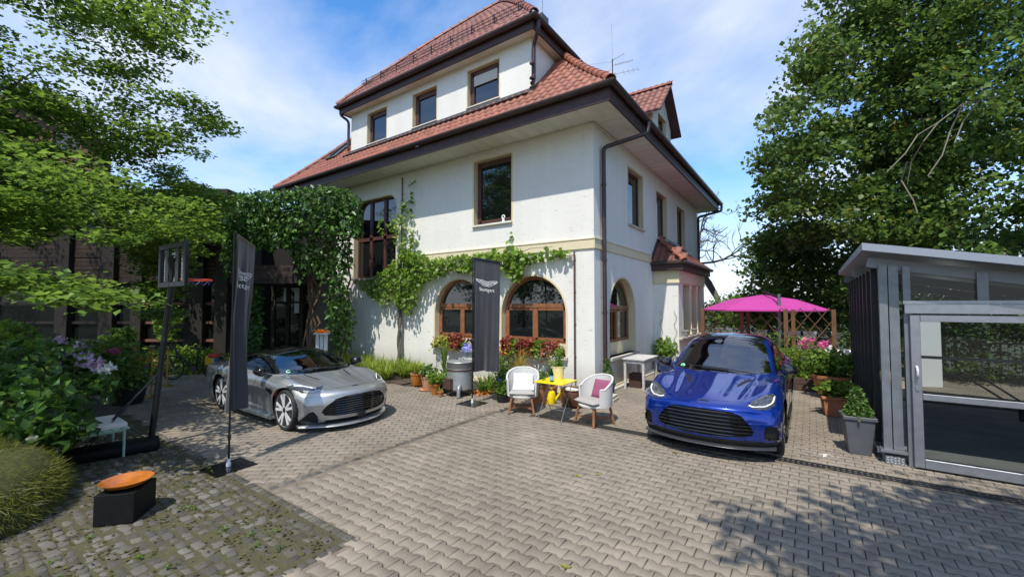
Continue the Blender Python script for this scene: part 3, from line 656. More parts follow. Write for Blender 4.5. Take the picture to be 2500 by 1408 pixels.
MB().add([(0, bY0, bz), (bx1, bY0, bz), (bx1, bY1, bz), (0, bY1, bz), (0, ay0, bt), (0, ay1, bt)], [[0, 1, 4], [1, 2, 5, 4], [2, 3, 5]]).add([(0, bY0+.05, bz-.02), (bx1-.05, bY0+.05, bz-.02), (bx1-.05, bY1, bz-.02), (0, bY1, bz-.02)], [[0, 1, 2, 3]]).build('bay_roof', M_tile_s, villa)
MB().bb(.0, bx1-.06, bY0+.06, bY0+.12, bz-.24, bz).bb(bx1-.12, bx1-.06, bY0+.12, bY1, bz-.24, bz).bb(.0, bx1-.12, bY0+.12, bY1, bz-.245, bz-.2).build('bay_fascia', M_fascia, villa)
MB().tube([(.0, bY0, bz), (bx1, bY0, bz), (bx1, bY1, bz)], .065, 8).build('bay_gutter', M_brown, villa, smooth=True)
bt_ = []; sl = math.atan2(bt - bz, ay0 - bY0)
for r in range(4):
    s = r * .25; f = s / (ay0 - bY0)
    for k in range(6):
        x = .11 + k * .222
        if x < bx1 * (1 - f) + .02: bt_.append((np.array([x, bY0 + s, bz + s * math.tan(sl) + .02]), sl))
tiles_mesh('bay_roof_tiles', bt_, villa)
sl2 = math.atan2(bt - bz, bx1); bt2 = []
for r in range(4):
    s = r * .27; f = s / bx1
    y = bY0 + (ay0 - bY0) * f + .1
    while y < bY1 - (bY1 - ay1) * f: bt2.append((np.array([bx1 - s, y, bz + s * math.tan(sl2) + .02]), sl2)); y += .222
tiles_mesh('bay_roof_tiles', bt2, villa, rz=math.pi/2)
caps((bx1, bY0, bz + .05), (0.02, ay0, bt + .05), 5, villa, r=.11)
MB().beam((.02, bY0, bz + .1), (.02, ay0, bt + .1), .06, .14).beam((.02, ay0, bt + .08), (.02, ay1, bt + .08), .08, .10).build('bay_flashing', M_lead, villa)
# ---- downpipes
def pipe(P, r, parent, m=M_brown, clips=()):
    o = MB().tube(P, r, 10).build('downpipe', m, parent, smooth=True)
    for z in clips: MB().lathe([(r*1.22, -.02), (r*1.22, .02)], 10, c=(P[-1][0], P[-1][1], z)).build('pipe_clip', m, o)
def bend(P, n=5):
    P = [np.asarray(p, float) for p in P]; out = [P[0]]
    for a, b, c in zip(P, P[1:], P[2:]):
        d = min(.12, np.linalg.norm(b-a)/2.2, np.linalg.norm(c-b)/2.2); p0 = b + (a-b)/np.linalg.norm(a-b)*d; p1 = b + (c-b)/np.linalg.norm(c-b)*d
        out += [(1-t)**2*p0 + 2*t*(1-t)*b + t*t*p1 for t in np.linspace(0, 1, n)]
    return out + [P[-1]]
pipe(bend([(.93, 1.35, 6.92), (.93, 1.3, 6.62), (.09, .42, 6.15), (.09, .42, -.02)]), .055, villa, clips=(5.2, 3.3, 2.0, .8))
pipe(bend([(.93, 12.4, 6.92), (.93, 12.4, 6.62), (.09, 11.4, 6.25), (.09, 11.4, 0)]), .055, villa, clips=(5.0,))
pipe(bend([(-1.42, -.25, 9.66), (-1.42, -.25, 9.42), (-1.66, -.10, 9.15), (-1.66, -.10, 8.16), (-1.64, -.22, 8.06)]), .055, villa, clips=(8.6, 8.2))
pipe(bend([(-10.3, -.3, 9.66), (-10.3, -.3, 9.45), (-10.12, -.06, 9.25), (-10.12, -.06, 8.1)]), .05, villa, clips=())
# vent box and lightning rod
MB().bb(-2.05, -1.72, .45, .8, 10.0, 10.42).build('roof_vent', M_lead, villa); MB().tube([(-1.8, .6, 10.4), (-1.8, .6, 11.6)], .006, 5).build('lightning_rod', M_lead, villa)

# ---- rooftop aerial
an = thing('rooftop_aerial', 'thin grey television aerial with whip mast rising behind the roof corner', 'aerial', (-.4, 2.3, zl(1.32) - .05))
M_al = mat('aluminium_rod', (.45, .46, .47), .35, metal=.9)
MB().tube([(0, 0, 0), (0, 0, 1.55)], .022, 8).build('mast', M_dark_metal, an); MB().tube([(0, 0, 1.55), (-.02, 0, 2.9)], .004, 4).build('whip', M_dark_metal, an)
def yagi(z, d, L_, n, el, par, s0=.05):
    L_ *= .62; el *= .7; s0 *= .62
    d = np.asarray(d, float); d /= np.linalg.norm(d); p = np.cross(d, UPV); m = MB().tube([(0, 0, z), tuple(d*L_ + [0, 0, z])], .008, 5)
    for k in range(n):
        c = d * (s0 + (L_ - s0) * k / (n - 1)) + [0, 0, z]; m.tube([c - p*el/2, c + p*el/2], .005, 4)
    m.build('yagi', M_al, par)
an.scale = (.75, .75, .8)
yagi(1.3, (1, .25, .06), 1.25, 12, .26, an, s0=.2); yagi(.95, (1, .15, -.02), 1.6, 4, .55, an, s0=.7); yagi(1.45, (-1, -.5, -.05), 1.3, 2, .1, an); yagi(1.5, (1, -.1, .12), .8, 2, .1, an)
# ================================================================ PLANT BUILDERS
def unit(v): return v / (np.linalg.norm(v, axis=-1, keepdims=True) + 1e-9)
def leafs(P, size, up=.55, aspect=.62, droop=.0, fold=.12, tone=(0., 1.), jit=.45, out=None):
    """one folded diamond leaf per point"""
    n = len(P); nr = unit(np.array([0, 0, up]) + rng.normal(0, 1, (n, 3)) * (1 - up) * .9)
    if out is not None: nr = unit(nr + out)
    d = unit(np.cross(nr, rng.normal(0, 1, (n, 3)))); d[:, 2] -= droop; d = unit(d); s_ = unit(np.cross(nr, d)); nr = np.cross(d, s_)
    L_ = (size * rng.uniform(1 - jit, 1 + jit, n))[:, None]; W = L_ * aspect * .5
    V = np.stack([P, P + d*L_*.45 + s_*W + nr*L_*fold, P + d*L_, P + d*L_*.45 - s_*W + nr*L_*fold], 1).reshape(-1, 3)
    b = np.arange(n)[:, None] * 4; F = np.concatenate([b + [0, 1, 2], b + [0, 2, 3]], 0)
    T = np.repeat(rng.uniform(tone[0], tone[1], n), 4); return V, F, T
def blades(B, n, h, wd, spread, lean=(0, 0), tone=(0, 1), droop=.55):
    """arching strap leaves from base points B (k,3), n per point"""
    P = np.repeat(np.asarray(B, float), n, 0); m = len(P); a = rng.uniform(0, 2*math.pi, m); hh = h * rng.uniform(.6, 1.15, m); sp = spread * rng.uniform(.25, 1.2, m)
    d = np.stack([np.cos(a)*sp + lean[0], np.sin(a)*sp + lean[1], np.zeros(m)], 1); sd = unit(np.stack([-d[:, 1], d[:, 0], np.zeros(m)], 1) + 1e-6)
    V = []; ts = (0, .35, .7, 1.)
    for t in ts:
        c = P + d * t**1.6 + np.stack([np.zeros(m), np.zeros(m), hh * (t - droop * t**2.6 * np.minimum(1, sp/(spread+1e-6)))], 1); w_ = wd * (1 - .92*t**1.5) * .5
        V += [c - sd*w_, c + sd*w_]
    V = np.stack(V, 1).reshape(-1, 3); b = np.arange(m)[:, None] * 8
    F = np.concatenate([b + [2*k, 2*k+1, 2*k+3, 2*k+2] for k in range(3)], 0); tri = np.concatenate([F[:, [0, 1, 2]], F[:, [0, 2, 3]]])
    return V, tri, np.repeat(rng.uniform(*tone, m), 8)
def merge(L_):
    V, F, T, b = [], [], [], 0
    for v, f, t in L_: V.append(v); F.append(f + b); T.append(t); b += len(v)
    return np.concatenate(V), np.concatenate(F), np.concatenate(T)
def foliage(name, L_, m, parent=None, kind='stuff'):
    V, F, T = merge(L_ if isinstance(L_, list) else [L_]); o = link(name, np_mesh(name, V, F, m, T), parent)
    return tag(o, kind=kind) if kind else o
def limbs(name, E_, m, parent, sides=6):
    """tapered limbs: list of (p0, p1, r0, r1)"""
    a = np.arange(sides) * 2*math.pi/sides; V, F = [], []
    for k, (p0, p1, r0, r1) in enumerate(E_):
        p0 = np.asarray(p0, float); p1 = np.asarray(p1, float); d = p1 - p0; d = d / (np.linalg.norm(d) + 1e-9); u = np.cross(d, [0, 0, 1.] if abs(d[2]) < .9 else [1., 0, 0]); u /= np.linalg.norm(u); w_ = np.cross(d, u)
        c = np.cos(a)[:, None]*u + np.sin(a)[:, None]*w_; V += [p0 - d*r0*.3 + c*r0, p1 + d*r1*.3 + c*r1]; b = k*2*sides
        F += [(b + i, b + (i+1) % sides, b + sides + (i+1) % sides, b + sides + i) for i in range(sides)]
    return tag(link(name, np_mesh(name, np.concatenate(V), np.array(F), m, smooth=True), parent), kind='stuff' if name in ('stems', 'stem') else None)
def skeleton(trunk, tips, r_tip=.008, k=.5, sag=.0):
    """connect cluster centres to the trunk by the nearest inner node; radii by the pipe rule"""
    nodes = [np.asarray(p, float) for p in trunk]; par = [-1] + list(range(len(trunk) - 1)); root = nodes[-1]
    order = np.argsort(np.linalg.norm(np.asarray(tips) - root, axis=1))
    tipn = []
    for i in order:
        t = np.asarray(tips[i], float); A = np.array(nodes); dd = np.linalg.norm(A - t, axis=1); back = np.maximum(0, np.linalg.norm(A - root, axis=1) - np.linalg.norm(t - root))
        dd = dd + back * 2; dd[:max(0, len(trunk) - 3)] += 1.5; j = int(np.argmin(dd)); L_ = np.linalg.norm(nodes[j] - t)
        nm = max(1, int(L_ / .7)); prev = j; p0 = nodes[j]
        for q in range(1, nm + 1):
            f = q / nm; p = p0 + (t - p0) * f + rng.normal(0, .05*L_/nm + .01, 3) * (f < 1) + np.array([0, 0, sag * L_ * f * (1 - f)]); nodes.append(p); par.append(prev); prev = len(nodes) - 1
        tipn.append(prev)
    w_ = np.zeros(len(nodes)); ch = [[] for _ in nodes]
    for i, p in enumerate(par):
        if p >= 0: ch[p].append(i)
    for i in range(len(nodes) - 1, -1, -1): w_[i] = sum(w_[c] for c in ch[i]) or 1
    r = r_tip * w_ ** k
    return [(nodes[par[i]], nodes[i], max(r[i], min(r[par[i]], r[i]*1.25)), r[i]) for i in range(len(nodes)) if par[i] >= 0]
def in_px(poly, n, d0, d1):
    """n points whose picture position falls in a pixel outline, at distances d0..d1 from the camera plane"""
    poly = np.asarray(poly, float); out = []
    lo, hi = poly.min(0), poly.max(0)
    while len(out) < n:
        q = rng.uniform(lo, hi, (n*3, 2)); q = q[in_poly(q, poly)]
        for a in q[:n - len(out)]: out.append(DP(a[0], a[1], rng.uniform(d0, d1)))
    return np.array(out)
def spray(C, n, rad, flat=.35):
    """leaf points around cluster centres"""
    C = np.asarray(C); P = np.repeat(C, n, 0); q = rng.normal(0, 1, (len(P), 3)); q = unit(q) * (rng.random((len(P), 1)) ** .45); q[:, 2] *= flat; return P + q * rad * np.repeat(rng.uniform(.6, 1.25, len(C)), n)[:, None]
M_bark = mat('bark', (.060, .048, .036), .9, var=.35, vscale=14, bump=.8, bscale=30, stretch=('p', 1, 1, .3)); M_bark2 = mat('grey_bark', (.12, .10, .085), .9, var=.3, vscale=14, bump=.6, bscale=30)
ML_lime = leaf_mat('lime_leaf', (.030, .066, .010), (.13, .215, .031), .48); ML_maple = leaf_mat('maple_leaf', (.024, .050, .011), (.105, .175, .032), .42, tip=(.42, .17, .03))
ML_dark = leaf_mat('dark_leaf', (.018, .042, .010), (.085, .145, .028), .4); ML_ivy = leaf_mat('creeper_leaf', (.014, .042, .010), (.075, .155, .026), .3, rough=.35); ML_vine = leaf_mat('vine_leaf', (.05, .10, .012), (.17, .27, .035), .45)
ML_lush = leaf_mat('lush_leaf', (.03, .07, .010), (.15, .24, .035), .4); ML_day = leaf_mat('strap_leaf', (.06, .11, .012), (.28, .34, .045), .35); ML_yel = leaf_mat('yellow_leaf', (.12, .16, .015), (.32, .30, .040), .35)
ML_red = leaf_mat('russet_leaf', (.10, .018, .014), (.27, .075, .045), .35); ML_con = leaf_mat('conifer_leaf', (.028, .065, .014), (.10, .17, .035), .25); ML_grs = leaf_mat('tuft_grass', (.022, .038, .005), (.19, .19, .026), .3)
ML_pink = leaf_mat('pink_petal', (.50, .06, .20), (.75, .25, .42), .4); ML_lil = leaf_mat('lilac_petal', (.34, .24, .36), (.60, .48, .56), .4); ML_blu = leaf_mat('blue_petal', (.22, .22, .62), (.42, .42, .85), .4); ML_wht = leaf_mat('white_petal', (.6, .6, .55), (.85, .85, .8), .4); ML_org = leaf_mat('orange_petal', (.55, .16, .02), (.75, .32, .06), .4)
def plant(name, label, cat, base, group=None): return thing(name, label, cat, base, 0, group)
def local(parent, P): return np.asarray(P, float) - np.array(parent.location)

# ================================================================ TREES
def tree(name, label, base, trunk, clusters, n_leaf, rad, lsize, lm, flat=.4, up=.55, r_tip=.009, k=.46, droop=.1, tone=(0, .93), bark=M_bark, cat='tree', group=None, aspect=.62, gold=0.):
    t = plant(name, label, cat, base, group); b = np.array(base, float)
    limbs('trunk', [(p0 - b, p1 - b, r0, r1) for p0, p1, r0, r1 in skeleton(trunk, clusters, r_tip, k)], bark, t)
    P = spray(clusters, n_leaf, rad, flat); L_ = [leafs(P - b, lsize, up, aspect, droop, tone=tone)]
    if gold:
        k_ = rng.choice(len(clusters), int(len(clusters) * gold), replace=False); Q = spray(clusters[k_], 22, rad * .35, .6); L_.append(leafs(Q - b, lsize * .9, up, aspect, droop, tone=(.985, 1.)))
    foliage('crown', L_, lm, t); return t
# lime tree whose branches hang in from the left, trunk out of view
b = DP(-470, 800, 6.2); b[2] = -.06
cl = np.concatenate([in_px([(-420, -300), (440, -300), (478, 60), (470, 150), (400, 200), (250, 215), (-420, 150)], 120, 6.3, 8.8),
    in_px([(-420, 150), (180, 220), (430, 235), (530, 250), (596, 292), (545, 340), (470, 400), (395, 440), (200, 400), (-420, 380)], 140, 6.3, 8.8),
    in_px([(-420, 400), (100, 400), (300, 430), (440, 480), (515, 525), (520, 560), (440, 640), (330, 600), (170, 580), (0, 590), (-420, 620)], 190, 5.6, 9.0),
    in_px([(-200, 630), (0, 665), (150, 680), (285, 742), (200, 725), (60, 700), (-200, 690)], 16, 4.9, 5.3),
    in_px([(380, 430), (470, 450), (545, 475), (550, 510), (480, 520), (400, 500)], 30, 7.5, 9.5),
    in_px([(330, 600), (450, 640), (430, 740), (400, 790), (350, 700)], 18, 7.5, 8.4)])
keep = [PX(c)[0] < 598 for c in cl]; cl = cl[keep]
off = np.concatenate([np.stack([rng.uniform(-6.5, -2.2, 26), rng.uniform(-13.0, -10.6, 26), rng.uniform(5.2, 8.5, 26)], 1), np.stack([rng.uniform(-21, -9, 150), rng.uniform(-13.5, -7.5, 150), rng.uniform(4.6, 9.5, 150)], 1)])
a, b_, c = PX(off); off = off[(a < -120) | (b_ < -80) | (c < .5)]
for k_ in range(len(cl)):            # sprays that would shade the parked coupe stand farther back
    g_ = cl[k_] - SUN_TO * ((cl[k_][2] - .7) / SUN_TO[2])
    if -7.6 < g_[0] < -1.9 and -6.4 < g_[1] < -3.3: cl[k_] = CAM + (cl[k_] - CAM) * 1.34
cl = np.concatenate([cl, off])
tr_ = [b, b + [.1, .1, 1.5], b + [.15, .3, 3], b + [.2, .3, 4.2], b + [.2, .2, 5.5], b + [.1, .1, 7.]]
tree('lime_tree', 'broad lime tree whose light green branches hang over the flower bed and bench', b, tr_, cl, 185, .64, .088, ML_lime, flat=.24, up=.72, droop=.12, r_tip=.0042, aspect=.85, tone=(0, 1))
# big maples beyond the glass shelter
b = DP(2300, 800, 14.5); b[2] = -.2
cl = np.concatenate([in_px([(2060, -260), (2030, 40), (1990, 110), (1925, 165), (1905, 230), (1870, 300), (1875, 360), (1850, 400), (1905, 450), (1840, 515), (1900, 560), (2000, 590), (2300, 640), (2330, -260)], 270, 12.2, 16.5),
    in_px([(2250, -260), (2250, 640), (2500, 640), (2800, 640), (2800, -260)], 230, 10.0, 15.5)])
tr_ = [b, b + [0, 0, 2], b + [-.1, .1, 3.8], b + [-.3, 0, 5.4], b + [-.4, -.1, 7], b + [-.3, 0, 8.6]]
tree('maple_tree', 'tall spreading maple with scattered orange leaves rising behind the glass shelter', b, tr_, cl, 185, .92, .146, ML_maple, flat=.5, up=.5, droop=.2, r_tip=.008, gold=.05, aspect=.9)
dead_of = bpy.data.objects['maple_tree']
b = DP(1985, 790, 18.5); b[2] = -1.5
cl = in_px([(1835, 650), (1845, 590), (1930, 540), (2060, 540), (2150, 560), (2150, 790), (1860, 790)], 150, 15.5, 19.5)
tree('hillside_tree', 'dense dark green broadleaf tree standing beyond the terrace railing', b, [b, b + [0, 0, 1.5], b + [0, 0, 2.6], b + [0, 0, 3.6]], cl, 105, .85, .17, ML_dark, flat=.6, droop=.15, r_tip=.01, aspect=.85, tone=(.1, 1))
b = DP(2330, 800, 16.5); b[2] = -1.0
cl = in_px([(2110, 560), (2110, 800), (2900, 800), (2900, 560)], 120, 15, 18)
tree('hillside_tree', 'dark broadleaf tree seen through the glass shelter panes', b, [b, b + [0, 0, 1.5], b + [0, 0, 2.6], b + [0, 0, 3.6]], cl, 90, .9, .19, ML_dark, flat=.6, droop=.15, r_tip=.01, aspect=.85, tone=(.2, 1))
# shrubs below the railing
for (poly, n, d, lab) in (([(1712, 750), (1760, 735), (1840, 700), (1860, 800), (1720, 800)], 42, (16.8, 18.5), 'loose light green shrub below the railing left of the pink parasol'), ([(1850, 760), (2090, 755), (2090, 850), (1850, 850)], 60, (16.8, 18.0), 'leafy green hedge growing below the terrace railing')):
    cl = in_px(poly, n, *d); b = cl.mean(0); b[2] = -1.2
    tree('shrub', lab, b, [b, b + [0, 0, .6]], cl, 80, .5, .13, ML_lush, flat=.7, r_tip=.006, tone=(0, .7), cat='shrub')
# leafless tree past the corner of the villa
def twig_tree(name, label, base, h, r, seed, lean):
    r_ = np.random.default_rng(seed); t = plant(name, label, 'tree', base); E_ = []
    def go(p, d, L_, rr, dep):
        n = 4; q = p
        for i in range(n):
            d = unit(d + r_.normal(0, .13, 3)); q2 = q + d * L_ / n; E_.append((q, q2, rr*(1 - .15*i/n), rr*(1 - .15*(i+1)/n))); q = q2
            if dep > 0 and i > 0 and r_.random() < .6: s = unit(d*.5 + r_.normal(0, .6, 3) + [0, 0, .3]); go(q, s, L_*r_.uniform(.45, .75), rr*.5, dep - 1)
        if dep > 0:
            for _ in range(2): go(q, unit(d + r_.normal(0, .5, 3)), L_*.72, rr*.66, dep - 1)
    go(np.zeros(3), unit(np.array([*lean, 1.])), h*.42, r, 5); limbs('trunk', E_, M_bark2, t, 4)
b = DP(1742, 790, 20.); b[2] = -1.2
twig_tree('bare_tree', 'leafless dark tree with fine twigs against the sky beside the villa', b, 8.2, .17, 11, (.10, .07))
# trees behind the viewer: what the window panes mirror, and the shade over the yard
def far_tree(label, x, y, h, w_, n=70):
    b = np.array([x, y, -.06]); c = np.stack([rng.normal(x, w_*.38, n), rng.normal(y, w_*.38, n), rng.uniform(.22*h, h, n)], 1)
    tree('garden_tree', label, b, [b, b + [0, 0, h*.25], b + [0, 0, h*.5], b + [0, 0, h*.75]], c, 95, 1.15, .30, ML_maple, flat=.7, r_tip=.02, tone=(.1, .85))
for q in ((-10, -24, 12, 5, 'broad garden tree across the yard from the timber annex'), (-17, -22, 13, 5, 'garden tree beyond the flower bed, mirrored in the arched windows'), (-24, -25, 16, 6, 'tall garden tree mirrored in the upper window'), (-14, -34, 18, 7, 'tall back row garden tree past the yard')): far_tree(q[4], *q[:4])
b = np.array([9.6, -9.4, -.06]); n = 230
cl = np.stack([rng.uniform(5.0, 12, n), rng.uniform(-11.0, -6.6, n), rng.uniform(5.0, 8.8, n)], 1); cl = cl[(cl[:, 0] - (cl[:, 1] + 11)*.28 + (cl[:, 2] - 5) * .1 > 5.0) & (PX(cl)[1] < -60) | (PX(cl)[2] < .3)]
tree('walnut_tree', 'overhanging tree beside the viewer that dapples the paving with shade', b, [b, b + [0, 0, 2.], b + [-.1, .1, 4.], b + [-.3, .2, 5.4]], cl, 110, .70, .17, ML_maple, flat=.35, up=.6, r_tip=.006, tone=(.1, .9))
# evergreen hedge round the shelter and behind the terrace
for k, (lab, x0, x1, y0, y1, h) in enumerate((('tall clipped evergreen hedge along the far side of the glass shelter', 9.9, 11.6, -4, 9, 3.4), ('evergreen hedge at the end of the yard behind the glass shelter', 5.0, 11, 7.2, 8.6, 3.0))):
    n = 150; cl = np.stack([rng.uniform(x0, x1, n), rng.uniform(y0, y1, n), rng.uniform(.2, h, n)], 1); b = np.array([(x0+x1)/2, (y0+y1)/2, -.05])
    tree('hedge', lab, b, [b, b + [0, 0, .5]], cl, 85, .6, .12, ML_dark, flat=.8, r_tip=.006, tone=(.1, .9), cat='hedge')
E_ = []
for P in ([(2440, 235), (2350, 255), (2290, 300), (2255, 345), (2225, 395), (2215, 450)], [(2350, 255), (2320, 320), (2300, 380), (2265, 430)], [(2290, 300), (2240, 330), (2210, 375), (2165, 420)], [(2215, 395), (2200, 440), (2230, 490), (2240, 520)], [(2390, 245), (2350, 300), (2330, 350)]):
    q = crom_(np.array(P, float)) if False else np.array(P, float); pts = [DP(x, y, 10.4 + .25*math.sin(k*1.7)) for k, (x, y) in enumerate(q)]
    for k in range(len(pts) - 1): E_.append((pts[k] - np.array(dead_of.location), pts[k+1] - np.array(dead_of.location), .022 - .003*k, .019 - .003*k))
limbs('dead_branch', E_, mat('pale_lichen_bark', (.15, .135, .095), .9), dead_of, 5)
# ================================================================ PLANTS ON AND BY THE VILLA
M_rod = mat('rusty_rod', (.085, .045, .035), .6, var=.3, vscale=10)
def on_wall(poly, n, y0, y1):
    poly = np.asarray(poly, float); lo, hi = poly.min(0), poly.max(0); q = rng.uniform(lo, hi, (n*6, 2)); q = q[in_poly(q, poly)][:n]
    return np.array([FR(a, b_, rng.uniform(y0, y1)) for a, b_ in q])
vp = thing('grape_vine', 'bright green grape vine trained along the villa wall above the arched windows', 'vine', (-6.9, -.2, 0))
P = np.concatenate([on_wall([(864, 690), (905, 680), (930, 662), (960, 640), (985, 605), (1020, 618), (1060, 632), (1110, 625), (1160, 622), (1220, 608), (1270, 610), (1292, 628), (1275, 650), (1266, 690), (1240, 672), (1215, 652), (1160, 668), (1110, 662), (1070, 672), (1030, 690), (1015, 735), (1000, 765), (960, 738), (930, 742), (900, 718)], 2900, -.42, -.06),
    on_wall([(985, 470), (1000, 500), (1012, 560), (1022, 622), (975, 645), (962, 560), (975, 500)], 230, -.3, -.05), on_wall([(1285, 618), (1385, 610), (1385, 624), (1285, 640)], 130, -.2, -.05),
    on_wall([(915, 545), (985, 520), (985, 560), (930, 580)], 55, -.3, -.1), on_wall([(1000, 440), (1012, 440), (1010, 500), (1000, 500)], 18, -.12, -.05), on_wall([(1242, 560), (1250, 560), (1250, 610), (1240, 610)], 12, -.12, -.05)])
foliage('leaves', leafs(local(vp, P), .118, .35, .95, droop=.35, out=np.array([0, -.45, .3]), tone=(0, 1)), ML_vine, vp)
E_ = []
for s in (-1, 1):
    q = [(s*.035*math.cos(k*.9), .02 + s*.035*math.sin(k*.9), k*.22) for k in range(17)]; E_ += [(q[k], q[k+1], .055 - k*.0012, .054 - k*.0012) for k in range(16)]
for x1, z1 in ((5.9, 3.62), (3.2, 3.55), (-1.8, 3.0), (-.9, 2.6)):
    p = np.array([0, -.02, 3.2]); n = 8
    for k in range(n):
        q = np.array([x1*(k+1)/n, -.02 + rng.normal(0, .03), 3.2 + (z1 - 3.2)*(k+1)/n + rng.normal(0, .04)]); E_.append((p, q, .022 - .002*k, .02 - .002*k)); p = q
limbs('stem', E_, M_bark2, vp, 7)
tl = thing('wall_trellis', 'thin brown metal trellis rods carrying the vine on the villa front', 'trellis', (-.5, 0, 0))
MB().tube([(-6.43, -.1, 3.0), (-6.43, -.1, 6.5)], .022, 8).build('rod', M_rod, tl); MB().tube([(0, -.07, .3), (0, -.07, 3.52)], .022, 8).build('rod', M_rod, tl); MB().tube([(-6.43, -.1, 3.42), (0, -.075, 3.42)], .012, 6).build('rod', M_rod, tl)
for z in (.9, 1.7, 2.5, 3.3): MB().bb(-.012, .012, -.07, 0, z - .02, z + .02).build('bracket', M_rod, tl)
# creeper over the entrance
cp = thing('creeper', 'thick dark green creeper tumbling over the entrance canopy beside the villa', 'creeper', tuple(DP(800, 870, 14.2) * [1, 1, 0]))
def on_px(poly, n, d0, d1): return in_px(poly, n, d0, d1)
P = np.concatenate([on_px([(545, 500), (560, 478), (610, 466), (700, 463), (760, 458), (800, 452), (850, 462), (872, 480), (884, 520), (874, 575), (850, 585), (790, 560), (740, 560), (700, 600), (660, 610), (620, 600), (590, 640), (565, 620), (548, 560)], 5200, 13.4, 14.3),
    on_px([(690, 560), (780, 560), (850, 585), (862, 640), (840, 680), (790, 690), (760, 650), (735, 690), (715, 640)], 1300, 13.7, 14.6), on_px([(795, 690), (845, 680), (862, 760), (858, 850), (820, 850), (800, 790)], 800, 13.8, 14.7), on_px([(600, 640), (628, 655), (640, 740), (636, 860), (605, 860), (596, 740)], 650, 13.8, 14.4),
    on_px([(545, 500), (570, 540), (566, 640), (550, 680), (538, 600)], 260, 13.6, 14.3)])
foliage('leaves', leafs(local(cp, P), .17, .3, .52, droop=.7, tone=(0, 1), out=-FWD*.35 + UPV*.35), ML_ivy, cp)
E_ = []
for px0, px1 in ((742, 775), (750, 790), (760, 770), (748, 765), (755, 800), (830, 845), (838, 850)):
    p = DP(px1, 600, 14.3)
    for k in range(10):
        q = DP(px1 + (px0 - px1)*(k+1)/10 + rng.normal(0, 7), 600 + 27*(k+1), 14.3 + rng.normal(0, .06)); E_.append((p - np.array(cp.location), q - np.array(cp.location), .035, .033)); p = q
limbs('stem', E_, mat('creeper_stem', (.13, .075, .04), .9, var=.3, vscale=20), cp, 5)
# day lilies in the bed along the wall
dl_xy = []
for k in range(17):
    x = -9.6 + k*.30 + rng.normal(0, .08)
    for y in (-.55, -1.05, -1.5)[: 3 if k > 1 else 2]:
        if not (x > -5.35): dl_xy.append((x + rng.normal(0, .1), y + rng.normal(0, .08)))
MB().bb(-10.2, -4.9, -1.75, -.06, -.02, .03).build('flower_bed', M_soil)['kind'] = 'structure'
def blade_mesh(nm, *a, m=ML_day, **k): V, F, T = blades(*a, **k); return np_mesh(nm, V, F, m, T)
dlm = [blade_mesh('leaves', [(0, 0, 0), (.08, .05, 0), (-.07, .04, 0)], 26, .66, .03, .45, tone=(.0, 1)) for _ in range(5)]
for k, (x, y) in enumerate(dl_xy):
    t = thing('day_lily', 'arching yellow green day lily clump in the bed along the villa wall', 'plant', (x, y, .02), rng.uniform(0, 6), 'day lilies in the wall bed'); link('leaves', dlm[k % 5], t)
    t.scale = (1, 1, rng.uniform(.8, 1.15))

# ================================================================ TIMBER ANNEX, LEFT
M_tim = mat('dark_stained_timber', (.018, .012, .009), .7, var=.35, vscale=5, bump=.25, bscale=20); M_brd = mat('cladding_board', (.030, .017, .013), .65, var=.35, vscale=6, obj_var=.25, bump=.2, bscale=30)
M_rail = mat('red_brown_rail', (.17, .075, .045), .6, var=.3, vscale=6); M_void = mat('painted_gloom', (.012, .011, .010), .9)
M_apane = mat('annex_pane', (.008, .010, .009), .04, spec=.35); AD = 15.0; ao = CAM * [1, 1, 0] + FWD * AD
ax_ = thing('timber_annex', 'dark stained timber and glass annex behind the flower beds', 'building', tuple(ao), YAW)
LX = lambda px, d=AD: (px - 1250) / FPX * d
LZ = lambda py, d=AD: 2.2 + (743 - py) / FPX * d
posts = [(-330, 30), (-90, 34), (165, 30), (272, 34), (345, 26), (484, 44), (549, 30)]
for px, w_ in posts: hw2 = LX(1250 + w_/2); MB().bb(LX(px) - hw2, LX(px) + hw2, -.22, .16, -.1, 5.95).build('post', M_tim, ax_, bevel=.01, seg=1)
bz0, bz1 = LZ(690), LZ(578)
for a_, b_ in zip(posts, posts[1:]):
    x0, x1 = LX(a_[0]) + LX(1250 + a_[1]/2), LX(b_[0]) - LX(1250 + b_[1]/2); nb_ = 11; h = (bz1 - bz0) / nb_
    bm_ = MB().bb(x0, x1, -.06, .0, 0, h - .012).mesh('board', M_brd, bevel=.006, seg=1)
    for k in range(nb_): link('board', bm_, ax_, (0, rng.normal(0, .004), bz0 + k*h))
    for z in (LZ(741), LZ(787), LZ(830)): MB().bb(x0, x1, -.07, .02, z - .045, z + .045).build('rail', M_rail if x0 > LX(300) else M_tim, ax_)  # right-hand bays take a lighter rail colour, painted as if sunlit
    MB().bb(x0, x1, -.08, .02, bz1 + .06, bz1 + .15).build('rail', M_tim, ax_)
    for z0, z1 in ((.05, LZ(830) - .05), (LZ(830) + .05, LZ(787) - .05), (LZ(787) + .05, LZ(741) - .05), (LZ(741) + .05, bz0 - .02), (bz1 + .16, 5.9)):
        MB().add([(x0, .0, z0), (x1, .0, z0), (x1, .0, z1), (x0, .0, z1)], [[0, 1, 2, 3]]).build('pane', M_apane, ax_, fix=False)
MB().bb(LX(-420), LX(575), -.55, 4., 5.95, 6.2).build('eaves_beam', M_tim, ax_); MB().bb(LX(-420), LX(560), .1, 4, -.1, 5.9).build('rear_volume', M_void, ax_)
